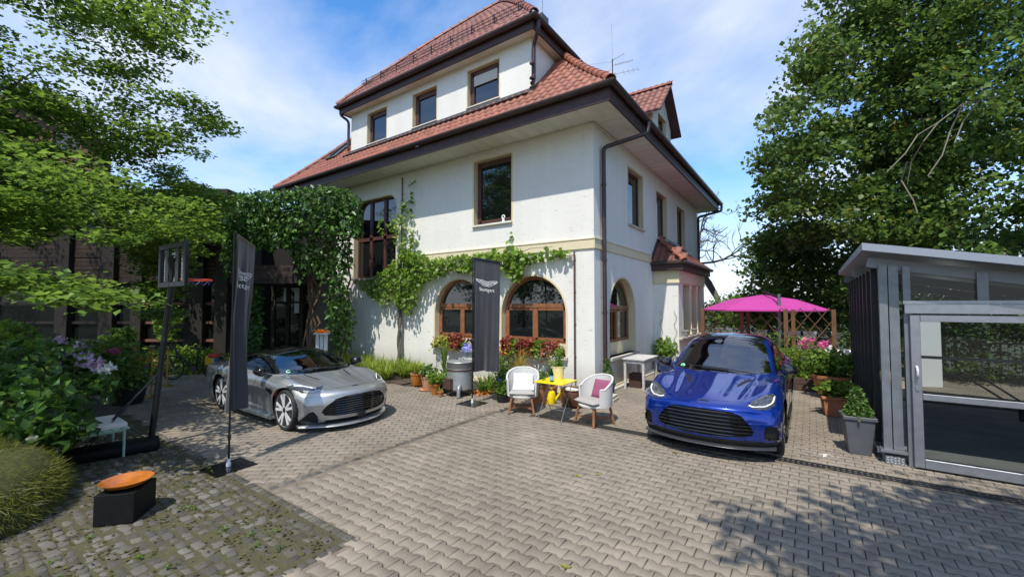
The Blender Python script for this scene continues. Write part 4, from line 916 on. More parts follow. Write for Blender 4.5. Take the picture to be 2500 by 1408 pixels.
# entrance between annex and villa: recess, door, canopy
for k in range(6): MB().bb(LX(562, 13.6), LX(714, 13.6), -1.42, -1.36, LZ(692, 13.6) + k*.1, LZ(692, 13.6) + k*.1 + .093).build('canopy_board', M_brd, ax_)
MB().bb(LX(562, 13.6), LX(722, 13.6), -1.355, 1.2, LZ(692, 13.6) + .02, LZ(692, 13.6) + .5).build('canopy', M_tim, ax_)
MB().bb(LX(575), LX(870), 1.5, 1.6, -.1, 5.8).build('recess_wall', M_void, ax_); MB().bb(LX(745), LX(792), .3, 1.5, -.1, 3.3).build('recess_pier', mat('grey_plaster', (.16, .155, .14), .9, var=.2, vscale=4), ax_)  # near-black recess wall: the gloom of the entrance is put into its colour
dz = LZ(690)
for px in (630, 668, 704, 745): MB().bb(LX(px) - .07, LX(px) + .07, .95, 1.07, 0, dz).build('door_post', M_tim, ax_)
for a_, b_ in ((630, 668), (668, 704), (704, 745)):
    MB().add([(LX(a_), 1.0, 0), (LX(b_), 1.0, 0), (LX(b_), 1.0, dz), (LX(a_), 1.0, dz)], [[0, 1, 2, 3]]).build('door_pane', M_apane, ax_, fix=False); MB().bb(LX(a_), LX(b_), .96, 1.06, LZ(738) - .05, LZ(738) + .05).build('door_rail', M_tim, ax_)
for q in ((658, 664, 700, 735), (686, 698, 700, 735), (686, 698, 740, 765)): MB().bb(LX(q[0]), LX(q[1]), .93, .945, LZ(q[3]), LZ(q[2])).build('notice', mat('paper', (.62, .66, .70), .7), ax_)
# brick gable of the house beyond
M_brick = mat('old_brick', (.11, .06, .035), .85, var=.35, vscale=7, bump=.3, bscale=40)
bo = CAM * [1, 1, 0] + FWD * 19.; bh = thing('brick_house', 'brick gabled house with red tiles half hidden behind the lime tree', 'house', tuple(bo), YAW)
bx = lambda px: LX(px, 19.); bzz = lambda py: LZ(py, 19.)
wall('wall', lambda u, v, d: (u, -d, v), [(bx(-250), 0), (bx(228), 0), (bx(228), bzz(330)), (bx(10), bzz(235)), (bx(-250), bzz(330))], [rect(bx(108), bx(186), bzz(366), bzz(312))], M_brick, bh)
MB().add([(bx(228), 0, 0), (bx(228), .6, 0), (bx(228), .6, bzz(330)), (bx(228), 0, bzz(330))], [[0, 1, 2, 3]]).build('side_wall', M_brick, bh)
m = MB(); ring(m, lambda u, v, d: (u, -d, v), rect(bx(108), bx(186), bzz(366), bzz(312)), rect(bx(113), bx(181), bzz(362), bzz(316)), .02, -.1); wn = m.build('window', M_rail, bh)
MB().add([(*p, .05)[0:1] + (.05, p[1]) for p in rect(bx(110), bx(184), bzz(364), bzz(314))], [[0, 1, 2, 3]]).build('pane', M_pane, wn, fix=False)
m = MB()
for a_, b_ in (((238, 338), (10, 228)), ((-260, 338), (10, 228))):
    m.add([(bx(a_[0]), -.35, bzz(a_[1])), (bx(b_[0]), -.35, bzz(b_[1])), (bx(b_[0]), 1.2, bzz(b_[1])), (bx(a_[0]), 1.2, bzz(a_[1])), (bx(a_[0]), -.35, bzz(a_[1]) - .16), (bx(b_[0]), -.35, bzz(b_[1]) - .16), (bx(b_[0]), 1.2, bzz(b_[1]) - .16), (bx(a_[0]), 1.2, bzz(a_[1]) - .16)], [[0, 1, 2, 3], [4, 5, 6, 7], [0, 1, 5, 4], [2, 3, 7, 6], [3, 0, 4, 7]])
m.build('roof', M_tile_s, bh)
# ================================================================ CARS
def crom(P, t):
    """Catmull-Rom through rows of P (n, ...) at parameters t in [0, n-1]"""
    P = np.asarray(P, float); n = len(P); i = np.clip(np.floor(t).astype(int), 0, n - 2); f = (t - i).reshape((-1,) + (1,) * (P.ndim - 1))
    g = lambda k: P[np.clip(i + k, 0, n - 1)]
    p0, p1, p2, p3 = g(-1), g(0), g(1), g(2)
    p0 = np.where((i == 0).reshape(f.shape), 2*p1 - p2, p0); p3 = np.where((i == n - 2).reshape(f.shape), 2*p2 - p1, p3)
    return .5 * ((2*p1) + (-p0 + p2)*f + (2*p0 - 5*p1 + 4*p2 - p3)*f*f + (-p0 + 3*p1 - 3*p2 + p3)*f**3)
def seg_near(Q, poly):
    """nearest point on a closed polyline for every row of Q"""
    best = np.full(len(Q), 1e9); pt = np.zeros_like(Q); poly = np.asarray(poly, float)
    for i in range(len(poly)):
        a, b = poly[i], poly[(i+1) % len(poly)]; d = b - a; t = np.clip(((Q - a) @ d) / (d @ d + 1e-12), 0, 1); c = a + t[:, None] * d
        e = np.linalg.norm(Q - c, axis=1); k = e < best; best[k] = e[k]; pt[k] = c[k]
    return best, pt
def circ(cx, cz, r, n=48): return [(cx + r*math.cos(a), cz + r*math.sin(a)) for a in np.linspace(0, 2*math.pi, n, endpoint=False)]
def car_body(stations, regions, nx=270, nr=124, bowp=2.4, bw=.98, creases=(), flanks=()):
    """loft half sections, mirror, cut into regions. regions: (name, axes, polygon, mask) -> {name: (V, F)}"""
    xs = np.array([s[0] for s in stations]); bow = np.array([s[1] for s in stations]); C = np.array([s[2] for s in stations])
    zm_ = .5 * (C[0, 0, 1] + C[0, -1, 1]); cap = C[0].copy(); cap[:, 1] = zm_; cap[:, 0] *= .985
    C = np.concatenate([cap[None], C]); xs = np.r_[xs[0] + .012, xs]; bow = np.r_[bow[0], bow]      # nose closed along a line
    n = len(xs); ln = np.r_[0, np.cumsum(np.sqrt(np.diff(xs)**2 + (np.abs(np.diff(C[:, :, 1], axis=0)).max(1))**2) + .01)]; tt = np.interp(np.linspace(0, ln[-1], nx), ln, np.arange(n))
    S_ = crom(C, tt); X = crom(xs[:, None], tt)[:, 0]; B = np.interp(tt, np.arange(n), bow)
    k = C.shape[1]; rr = np.r_[np.linspace(0, 1, 25)[:-1], np.linspace(1, k - 1, nr - 24)]
    G_ = np.stack([crom(s, rr) for s in S_])
    G_[:, :24, 0] = S_[:, 1:2, 0] * np.linspace(0, 1, 25)[:-1]; G_[:, :24, 1] = S_[:, 0:1, 1] + (S_[:, 1:2, 1] - S_[:, 0:1, 1]) * np.linspace(0, 1, 25)[:-1]                       # nx, nr, 2
    Yh = np.maximum(G_[:, :, 0], 0); Yh[:, -1] = 0; Yh[:, 0] = 0; Zh = G_[:, :, 1]
    Xh = X[:, None] - B[:, None] * (Yh / bw) ** bowp
    H = np.stack([Xh, Yh, Zh], -1); Mi = H[:, -2:0:-1].copy(); Mi[:, :, 1] *= -1
    V = np.concatenate([H, Mi], 1); m = V.shape[1]; V = V.reshape(-1, 3)
    I, J = np.meshgrid(np.arange(nx - 1), np.arange(m), indexing='ij'); J2 = (J + 1) % m
    F = np.stack([I*m + J, I*m + J2, (I+1)*m + J2, (I+1)*m + J], -1).reshape(-1, 4)
    F = np.concatenate([F, np.stack([np.arange(nr-1), np.arange(1, nr), (m - np.arange(1, nr)) % m, (m - np.arange(0, nr-1)) % m], -1)[1:-1] + (nx-1)*m])
    for x0, y0, x1, y1, zmin, amp, wd in creases:      # raised feature lines on bonnet and wings
        f = (V[:, 0] - x0) / (x1 - x0); yc = y0 + (y1 - y0) * f; e = np.clip(f * 5, 0, 1) * np.clip((1 - f) * 5, 0, 1)
        V[:, 2] += np.where(V[:, 2] > zmin, amp * e * np.maximum(0, 1 - np.abs(np.abs(V[:, 1]) - yc) / wd), 0)
    for x0, z0, x1, z1, amp, wd in flanks:
        f = (V[:, 0] - x0) / (x1 - x0); zc = z0 + (z1 - z0) * f; e = np.clip(f * 4, 0, 1) * np.clip((1 - f) * 4, 0, 1)
        V[:, 1] += np.where(np.abs(V[:, 1]) > .7, np.sign(V[:, 1]) * amp * e * np.maximum(0, 1 - np.abs(V[:, 2] - zc) / wd), 0)
    c_ = V[F].mean(1); n_ = np.cross(V[F[:, 1]] - V[F[:, 0]], V[F[:, 2]] - V[F[:, 0]])
    if (n_ * (c_ - c_.mean(0))).sum() < 0: F = F[:, ::-1].copy()
    cell = .026
    lab = np.full(len(F), -1)
    for r, (nm, ax, poly, mask) in enumerate(regions):
        A = V.copy(); A[:, 1] = np.abs(A[:, 1]); Q = A[:, ax]; ok = mask(A)
        if nm != '-':
            e, pt = seg_near(Q[ok], poly); near = e < cell * .62; idx = np.where(ok)[0][near]; sg = np.where(V[idx, 1] < 0, -1, 1)
            for q, a_ in enumerate(ax): V[idx, a_] = pt[near][:, q] * (sg if a_ == 1 else 1)
    for r, (nm, ax, poly, mask) in enumerate(regions):
        c = V[F].mean(1); c[:, 1] = np.abs(c[:, 1]); hit = mask(c) & (lab < 0); hit[hit] = in_poly(c[hit][:, ax], poly); lab[hit] = r
    out = {}
    def sub(sel):
        f = F[sel]; u, inv = np.unique(f, return_inverse=True); return V[u], inv.reshape(f.shape)
    for r, (nm, *_r) in enumerate(regions):
        if nm != 'cut': out.setdefault(nm, []).append(sub(lab == r))
    out['body'] = [sub(lab == -1)]
    return out, V, F
def halves(VF):
    """split a mirrored region into its two sides"""
    V, F = VF; c = V[F].mean(1)[:, 1]; res = []
    for s in (c > 0, c < 0):
        f = F[s]; u, inv = np.unique(f, return_inverse=True); res.append((V[u], inv.reshape(f.shape)))
    return res
def surf(V, ax, third, pts, sel):
    """look up the body surface: for (a, b) in plane ax give the third coordinate"""
    Q = V[sel]; out = []
    for p in pts:
        d = np.hypot(Q[:, ax[0]] - p[0], Q[:, ax[1]] - p[1]); k = np.argsort(d)[:5]; w_ = 1 / (d[k] + 1e-4); out.append((Q[k, third] * w_).sum() / w_.sum())
    return np.array(out)
def paint(name, c, metal, rough, flake=.04):
    m = mat(name, c, rough, metal=metal, coat=1., var=flake, vscale=900, spec=.5)
    return m
M_silver = paint('silver_paint', (.43, .435, .425), .75, .42); M_blue = paint('blue_paint', (.002, .028, .27), .55, .22, .12)
M_gblack = mat('gloss_black', (.008, .008, .009), .08, spec=.6, coat=.6); M_tyre = mat('tyre_rubber', (.018, .018, .019), .75, bump=.1, bscale=60)
M_rim = mat('rim_silver', (.78, .79, .80), .3, metal=.25, coat=.5); M_rimd = mat('rim_black', (.015, .015, .016), .2, metal=.4, coat=.5); M_disc = mat('brake_disc', (.3, .3, .3), .35, metal=.9)
M_carglass = glass_mat('car_glass', dark=.45, refl=3.3); M_sideglass = glass_mat('side_glass', dark=.2, refl=1.35); M_lamp = mat('lamp_cover', (.07, .075, .08), .10, metal=.3, coat=1., var=.8, vscale=26); M_lampb = mat('lamp_cover_bright', (.30, .31, .32), .12, metal=.5, coat=1., var=.6, vscale=24); M_drl = mat('lamp_light_guide', (.85, .87, .88), .2); M_lampd = mat('lamp_inner', (.02, .02, .022), .2, coat=1)
M_plastic = mat('black_plastic', (.014, .014, .015), .55, spec=.35); M_under = mat('underbody', (.006, .006, .006), .9); M_carbon = mat('carbon_trim', (.03, .03, .032), .25, coat=.8, var=.4, vscale=150)
M_redlea = mat('red_leather', (.22, .025, .022), .5); M_blklea = mat('black_leather', (.02, .02, .02), .5); M_grnst = mat('green_sticker', (.02, .38, .16), .5); M_whtst = mat('white_print', (.8, .8, .78), .5)
def wheel(rt, rr, wd, spokes, rim, parent_name='wheel'):
    """returns a wheel thing template (tyre > rim...) lying with axle on y"""
    RY = rotm(R(-90), 0, 0)
    tp = [(rr*.985, -wd*.46), (rt*.93, -wd*.5), (rt*.985, -wd*.42), (rt, -wd*.25), (rt, wd*.25), (rt*.985, wd*.42), (rt*.93, wd*.5), (rr*.985, wd*.46)]
    m = MB().lathe(tp, 48, rot=RY); tyre = m.mesh('tyre', M_tyre, smooth=True, angle=50)
    m = MB().lathe([(rr*.99, -wd*.44), (rr*.94, -wd*.40), (rr*.9, wd*.0), (rr*.92, wd*.40), (rr*.995, wd*.47), (rr*1.01, wd*.45), (rr*.99, -wd*.44)], 48, rot=RY)
    for k in range(5):
        a0 = k * 2*math.pi/5 + .3
        for s in (-1, 1):
            a = a0 + s * (.20 if spokes == 2 else .26); a1 = a0 + s * .10
            p0 = np.array([.05*math.cos(a1), wd*.40, .05*math.sin(a1)]); p1 = np.array([rr*.96*math.cos(a), wd*.44, rr*.96*math.sin(a)])
            m.beam(p0, p1, .046 if spokes == 2 else .022, .04, up=(0, 1, 0))
    m.lathe([(.0, wd*.43), (.045, wd*.43), (.06, wd*.38), (.06, wd*.25)], 20, rot=RY); rimm = m.mesh('rim', rim, smooth=True, angle=35)
    disc = MB().lathe([(0, wd*.05), (rr*.72, wd*.05), (rr*.72, wd*.12), (0, wd*.12)], 32, rot=RY).mesh('brake_disc', M_disc)
    return tyre, rimm, disc
def car(name, label, loc, rz, st, cfg):
    root = thing(name, label, 'car', loc, rz)
    wb, wr, hw_, ah = cfg['wb'], cfg['wr'], cfg['hw'], cfg['ar']
    fx, rx = wb/2, -wb/2
    side = lambda A: (A[:, 1] > .60) & (A[:, 2] < wr*2 + .25)
    regs = [('cut', [0, 2], circ(fx, wr, ah), side), ('cut', [0, 2], circ(rx, wr, ah), side)] + cfg['regions']
    if 'xs' in cfg:          # stretch or shorten the body, wheels stay round
        k_ = cfg['xs']; st = [(x*k_, b, p) for x, b, p in st]; regs = regs[:2] + [(n_, ax, [(p[0]*k_, p[1]) for p in po] if ax[0] == 0 else po, (lambda m_: lambda A: m_(A * np.array([1/k_, 1, 1])))(ma)) for n_, ax, po, ma in regs[2:]]
        for key in ('hood_lines', 'side_lines', 'wipers', 'drl'): cfg[key] = [[(p[0]*k_, p[1]) for p in P] for P in cfg[key]]
        cfg['sticker'] = (cfg['sticker'][0]*k_, cfg['sticker'][1]); cfg['badge'] = (cfg['badge'][0]*k_, 0); cfg['splitter']['x'] *= k_; cfg['mirror'] = (cfg['mirror'][0]*k_, *cfg['mirror'][1:])
    parts, V, F = car_body(st, regs, creases=cfg.get('creases', ()), flanks=cfg.get('flanks', ()))
    parts['body'] = [parts['body'][0]]
    def put(nm, vf, m, par=root, smooth=True):
        return link(nm, np_mesh(nm, vf[0], vf[1], m, smooth=smooth), par)
    body = put('body', parts['body'][0], cfg['paint'])
    for nm, L_ in parts.items():
        if nm in ('body', 'cut', 'grille', 'intake', 'lower_intake'): continue
        for vf in L_:
            if len(vf[1]) == 0: continue
            m = cfg['mats'][nm]
            if nm in ('windscreen', 'roof', 'bumper_trim', 'rear_window'): put(nm, vf, m)
            else:
                for h in halves(vf):
                    if len(h[1]): put(nm, h, m)
    # recessed grille and intakes
    def recess(vf, nm, d, m):
        Vv, Ff = vf; W = Vv.copy(); W[:, 0] -= d; W[:, 1:] = (W[:, 1:] - W[:, 1:].mean(0)) * .99 + W[:, 1:].mean(0)
        e = np.concatenate([Ff[:, [i, (i+1) % 4]] for i in range(4)]); es = np.sort(e, 1); u, ix, ct = np.unique(es, axis=0, return_index=True, return_counts=True); bd = e[ix[ct == 1]]
        n = len(Vv); FF = np.concatenate([Ff + n, np.stack([bd[:, 0], bd[:, 1], bd[:, 1] + n, bd[:, 0] + n], 1)])
        return put(nm, (np.concatenate([Vv, W]), FF), m, smooth=False)
    for nm in ('intake', 'lower_intake'):
        for vf in parts.get(nm, []):
            if len(vf[1]) == 0: continue
            if nm == 'intake':
                for h in halves(vf):
                    if len(h[1]): recess(h, 'side_intake', .05, M_plastic)
            else: recess(vf, 'lower_intake', .05, M_plastic)
    gV, gF = parts['grille'][0]; gr = recess((gV, gF), 'grille', .07, M_plastic)
    z0, z1 = gV[:, 2].min(), gV[:, 2].max(); nb_ = cfg['bars']
    for k in range(nb_):
        z = z0 + (z1 - z0) * (k + .6) / (nb_ + .25); band = gV[np.abs(gV[:, 2] - z) < .02]
        if len(band) < 4: continue
        ym = np.abs(band[:, 1]).max() - .005; ys = np.linspace(-ym, ym, 25)
        xs = surf(gV, (1, 2), 0, [(y, z) for y in ys], np.ones(len(gV), bool)) - .018
        m = MB(); rows = []
        for d_, zz in ((.0, .011), (.006, .0), (.0, -.011), (-.05, -.008), (-.05, .010)): rows.append([(x + d_, y, z + zz) for x, y in zip(xs, ys)])
        rows.append(rows[0]); m.grid(rows); m.build('grille_bar', cfg['barmat'], gr, smooth=True)
    for y in cfg.get('vbars', ()):
        zs = np.linspace(z0 + .01, z1 - .01, 8); xs = surf(gV, (1, 2), 0, [(y, z) for z in zs], np.ones(len(gV), bool)) - .05
        MB().tube(np.stack([xs, np.full(8, y), zs], 1), .006, 5).build('grille_rib', M_plastic, gr)
    # shut lines: thin dark seams lying in the surface
    top = np.abs(V[:, 2]) > .5
    for P in cfg['hood_lines']:
        P = crom(np.array(P, float), np.linspace(0, len(P) - 1, 40)); z = surf(V, (0, 1), 2, P, (V[:, 2] > .5) & (V[:, 1] > -.02))
        for s in (1, -1):
            MB().tube(np.c_[P[:, 0], P[:, 1]*s, z - .001], .0035, 4).build('shut_line', M_under, body)
    for P in cfg['side_lines']:
        P = crom(np.array(P, float), np.linspace(0, len(P) - 1, 40)); y = surf(V, (0, 2), 1, P, V[:, 1] > .5)
        for s in (1, -1): MB().tube(np.c_[P[:, 0], (y - .001)*s, P[:, 1]], .0035, 4).build('shut_line', M_under, body)
    # wheels and arches
    ty, ri, di = wheel(wr, cfg['rr'], cfg['tw'], 2, cfg['rim'])
    for sx in (fx, rx):
        for s in (1, -1):
            wt = link('wheel', ty, root, (sx, s * (hw_ - .025 - cfg['tw']*.52), wr), (0, random.uniform(0, 1), 0 if s > 0 else math.pi))
            link('rim', ri, wt); link('brake_disc', di, wt)
            m = MB(); rows = []
            for y in (hw_ - .05, .45): rows.append([(sx + ah*1.0*math.cos(a), s*y, wr + ah*1.0*math.sin(a)) for a in np.linspace(-.5, math.pi + .5, 24)])
            m.grid(rows); m.build('wheel_arch', M_under, root)
    MB().bb(rx - .5, fx + .5, -.6, .6, .14, .2).build('underbody', M_under, root)
    # splitter following the nose
    sp = cfg['splitter']; P = []
    for y in np.linspace(-sp['w'], sp['w'], 41):
        P.append((sp['x'] - sp['bow'] * (abs(y)/.98)**2.4, y))
    P = np.array(P); rows = [np.c_[P[:, 0] - .22, P[:, 1]*.98, np.full(41, sp['z'])], np.c_[P[:, 0], P[:, 1], np.full(41, sp['z'])], np.c_[P[:, 0] + .012, P[:, 1], np.full(41, sp['z'] + .014)], np.c_[P[:, 0], P[:, 1], np.full(41, sp['z'] + .028)], np.c_[P[:, 0] - .22, P[:, 1]*.98, np.full(41, sp['z'] + .045)]]
    MB().grid(rows).build('splitter', sp['mat'], root, smooth=True, angle=60)
    # mirrors
    mx_, my_, mz_ = cfg['mirror']
    for s in (1, -1):
        m = MB(); prof = [(0, -.5), (.6, -.46), (.92, -.25), (1, .1), (.93, .4), (.75, .5), (0, .5)]
        m.lathe(prof, 16, rot=rotm(0, R(-90), 0)); v = m.v[0] * np.array([.19, .125, .092]); v[:, 2] += np.where(v[:, 1]*s > 0, .01, 0); m.v[0] = v + np.array([mx_, s*my_, mz_])
        m.beam((mx_ + .0, s*(my_ - .22), mz_ - .10), (mx_, s*(my_ - .05), mz_ - .05), .09, .03)
        m.build('door_mirror', M_gblack, root, smooth=True)
    # sills
    for s in (1, -1): MB().prism([(fx - ah - .03, .13), (rx + ah + .03, .13), (rx + ah + .02, .2), (fx - ah - .03, .2)], s*(hw_ - .11), s*(hw_ - .0), axis='y').build('sill', cfg['sillmat'], root, bevel=.015)
    # cabin
    ix, iz = cfg['seat']
    ly = cfg['leather']
    for s in (.38, -.38):
        m = MB().box((ix - .05, s, iz + .0), (.5, .48, .16)).box((ix - .36, s, iz + .36), (.16, .46, .62), rot=rotm(0, R(-14), 0)).box((ix - .44, s, iz + .74), (.10, .24, .17), rot=rotm(0, R(-12), 0)); m.build('seat', ly, root, bevel=.05, seg=2, smooth=True)
    dx, dz = cfg['dash']; MB().box((dx, 0, dz), (.45, 1.42, .14)).build('dashboard', M_blklea if cfg['leather'] is M_blklea else M_blklea, root, bevel=.04)
    a = np.linspace(0, 2*math.pi, 25)[:-1]; Mw = rotm(0, R(-25), 0); W = np.stack([0*a, .18*np.cos(a), .18*np.sin(a)], 1) @ Mw.T + np.array([dx - .34, .38, dz + .06])
    MB().tube(W, .016, 6, closed=True).beam(W[0], W[12], .03, .02).build('steering_wheel', M_blklea, root, smooth=True)
    # round green emission sticker low on the screen, wiper, bonnet badge
    zst = surf(V, (0, 1), 2, [cfg['sticker']], V[:, 2] > .6)[0]; sx_, sy_ = cfg['sticker']
    P0 = np.array([sx_, sy_, zst]); nrm = np.array(cfg['glassn'], float); nrm /= np.linalg.norm(nrm); t1_ = np.cross(nrm, [0, 1., 0]); t1_ /= np.linalg.norm(t1_); t2_ = np.cross(nrm, t1_)
    a = np.linspace(0, 2*math.pi, 20)[:-1]
    for rad, off, mm in ((.045, .006, M_grnst), (.034, .008, M_whtst), (.026, .010, M_grnst)):
        MB().add([P0 + nrm*off + rad*(math.cos(q)*t1_ + math.sin(q)*t2_) for q in a], [list(range(len(a)))]).build('sticker', mm, root, fix=False)
    for P in cfg['wipers']:
        P = np.array(P, float); q = crom(P, np.linspace(0, len(P)-1, 12)); z = surf(V, (0, 1), 2, q, V[:, 2] > .6) + .02
        MB().tube(np.c_[q, z], .009, 5).build('wiper', M_plastic, root)
    bx, bz_ = cfg['badge']; zb_ = surf(V, (0, 1), 2, [(bx, 0.)], V[:, 2] > .5)[0] + .004
    wing = [(0, .012), (.02, .016), (.07, .014), (.075, .008), (.05, -.006), (.02, -.016), (0, -.018)]
    bp_ = [(bx + x_, y_, zb_ + (x_)*cfg['bslope']) for y_, x_ in wing] + [(bx + x_, -y_, zb_ + x_*cfg['bslope']) for y_, x_ in wing[::-1][1:-1]]
    MB().add(bp_, [list(range(len(bp_)))]).build('badge', M_plastic, root, fix=False)
    for P in cfg['drl']:
        q = crom(np.array(P, float), np.linspace(0, len(P)-1, 24)); z = surf(V, (0, 1), 2, q, (V[:, 2] > .45) & (V[:, 1] > 0)) + .003
        for s in (1, -1): MB().tube(np.c_[q[:, 0], q[:, 1]*s, z], cfg['drlr'], 5).build('light_guide', M_drl, root, smooth=True)
    return root, V

def sec(zb, yb, *p): return [(0, zb), (yb, zb)] + list(p)
low = lambda y2, y3, y4, z5y, z5: [(y2, .2), (y3, .4), (y4, .6), (z5y, z5)]
STA = [
 (2.335, .50, sec(.39, .5, (.76, .40), (.83, .43), (.85, .47), (.83, .51), (.72, .545), (.40, .565), (0, .57))),
 (2.30, .52, sec(.21, .6, (.83, .23), (.88, .36), (.89, .48), (.875, .575), (.76, .625), (.40, .65), (0, .655))),
 (2.19, .52, sec(.15, .7, (.90, .2), (.93, .36), (.94, .52), (.92, .625), (.79, .685), (.40, .695), (0, .70))),
 (1.95, .44, sec(.13, .75, (.93, .2), (.96, .38), (.97, .55), (.945, .69), (.80, .765), (.42, .728), (0, .752))),
 (1.40, .20, sec(.13, .80, (.95, .2), (.98, .4), (.99, .6), (.965, .76), (.82, .862), (.45, .806), (0, .832))),
 (1.00, .10, sec(.13, .82, (.92, .2), (.95, .4), (.97, .6), (.95, .775), (.82, .868), (.47, .878), (0, .888))),
 (.66, .06, sec(.13, .82, (.92, .2), (.93, .4), (.955, .6), (.94, .785), (.83, .875), (.66, .985), (0, 1.03))),
 (.28, .05, sec(.13, .82, (.92, .2), (.925, .4), (.95, .6), (.935, .79), (.825, .90), (.625, 1.115), (0, 1.175))),
 (-.10, .03, sec(.13, .82, (.92, .2), (.925, .4), (.95, .6), (.935, .80), (.81, .93), (.60, 1.185), (0, 1.265))),
 (-.55, 0, sec(.13, .82, (.92, .2), (.93, .4), (.955, .6), (.94, .81), (.81, .94), (.59, 1.205), (0, 1.292))),
 (-1.05, 0, sec(.13, .82, (.93, .2), (.96, .4), (.98, .6), (.965, .84), (.82, .95), (.57, 1.155), (0, 1.25))),
 (-1.45, .02, sec(.14, .80, (.95, .2), (.98, .4), (1.0, .6), (.985, .855), (.83, .95), (.53, 1.07), (0, 1.165))),
 (-1.80, .14, sec(.16, .75, (.92, .22), (.95, .4), (.965, .6), (.95, .85), (.80, .925), (.5, .985), (0, 1.035))),
 (-2.06, .40, sec(.22, .68, (.85, .3), (.89, .45), (.9, .6), (.88, .83), (.76, .895), (.42, .935), (0, .95))),
 (-2.17, .52, sec(.38, .6, (.76, .42), (.80, .5), (.81, .62), (.80, .76), (.70, .84), (.4, .885), (0, .90)))]
frontm = lambda A: (A[:, 0] > 1.55)
cfgA = dict(creases=[(.85, .56, 2.05, .36, .6, .010, .05), (.95, .20, 2.0, .14, .6, .006, .05)], flanks=[(-1.0, .66, 1.0, .62, .014, .05), (-1.0, .34, .95, .30, -.012, .06)], xs=.935, wb=2.62, wr=.352, ar=.392, hw=.985, rr=.285, tw=.285, paint=M_silver, rim=M_rim, bars=8, barmat=M_gblack, sillmat=M_silver, leather=M_redlea,
  vbars=(-.5, -.34, -.17, 0, .17, .34, .5),
  regions=[
   ('grille', [1, 2], [(-.01, .600), (.30, .595), (.46, .560), (.60, .45), (.655, .36), (.62, .30), (.45, .275), (-.01, .262)], lambda A: A[:, 0] > 1.75),
   ('lower_intake', [1, 2], [(-.01, .205), (.56, .212), (.60, .19), (.58, .165), (-.01, .155)], lambda A: A[:, 0] > 1.6),
   ('intake', [1, 2], [(.655, .16), (.70, .30), (.755, .375), (.80, .36), (.865, .25), (.90, .16)], lambda A: A[:, 0] > 1.5),
   ('headlight', [0, 1], [(1.99, .565), (1.96, .70), (1.78, .84), (1.55, .905), (1.42, .925), (1.50, .86), (1.70, .74), (1.86, .60)], lambda A: (A[:, 2] > .52) & (A[:, 0] > 1.2)),
   ('hood_vent', [0, 1], [(1.02, .40), (1.30, .335), (1.46, .315), (1.46, .335), (1.30, .375), (1.03, .43)], lambda A: A[:, 2] > .7),
   ('fender_vent', [0, 2], [(1.05, .655), (.70, .685), (.66, .675), (.74, .625), (.97, .565)], lambda A: A[:, 1] > .7),
   ('windscreen', [0, 1], [(1.055, -.01), (1.03, .35), (.93, .60), (.80, .735), (.74, .742), (.40, .665), (.10, .595), (.04, .40), (.02, -.01)], lambda A: A[:, 2] > .84),
   ('side_window', [0, 2], [(.70, .905), (.2, .905), (-.5, .915), (-1.0, .945), (-1.35, 1.00), (-1.28, 1.035), (-.9, 1.115), (-.5, 1.155), (-.1, 1.14), (.25, 1.06), (.55, .97)], lambda A: A[:, 1] > .5),
   ('roof', [0, 2], [(.86, .90), (.70, .895), (.2, .895), (-.5, .905), (-1.0, .935), (-1.45, .985), (-1.75, 1.02), (-1.75, 1.6), (.86, 1.6)], lambda A: A[:, 2] > .86)],
  mats=dict(headlight=M_lamp, hood_vent=M_plastic, fender_vent=M_plastic, windscreen=M_carglass, side_window=M_sideglass, roof=M_gblack),
  hood_lines=[[(2.10, .0), (2.09, .25), (2.03, .50), (1.86, .62), (1.5, .745), (1.1, .775), (.86, .775)]],
  side_lines=[[(.66, .88), (.70, .6), (.66, .32), (.55, .24)], [(-.72, .93), (-.78, .7), (-.86, .45), (-.80, .3), (-.70, .24)], [(.55, .24), (0, .235), (-.70, .24)]],
  splitter=dict(x=2.36, bow=.62, w=.90, z=.085, mat=M_silver), mirror=(.60, 1.0, .96), seat=(-.1, .32), dash=(.72, .78), sticker=(.80, -.60), glassn=(.55, -.25, .8),
  wipers=[[(.98, .55), (.93, .1), (.90, -.35)], [(.96, .1), (.90, -.3), (.80, -.62)]], badge=(2.13, .7), bslope=-.35, drl=[[(1.90, .625), (1.74, .73), (1.56, .86)], [(1.965, .60), (1.93, .72), (1.80, .81)]], drlr=.010)
coupe, _v = car('sports_coupe', 'silver sports coupe with black roof and white star spoke wheels by the dark flag', (-4.60, -4.76, 0), R(0), STA, cfgA)
MB().box((2.20, 0, .235), (.03, .15, .085)).build('sensor_cover', M_plastic, coupe, bevel=.008)

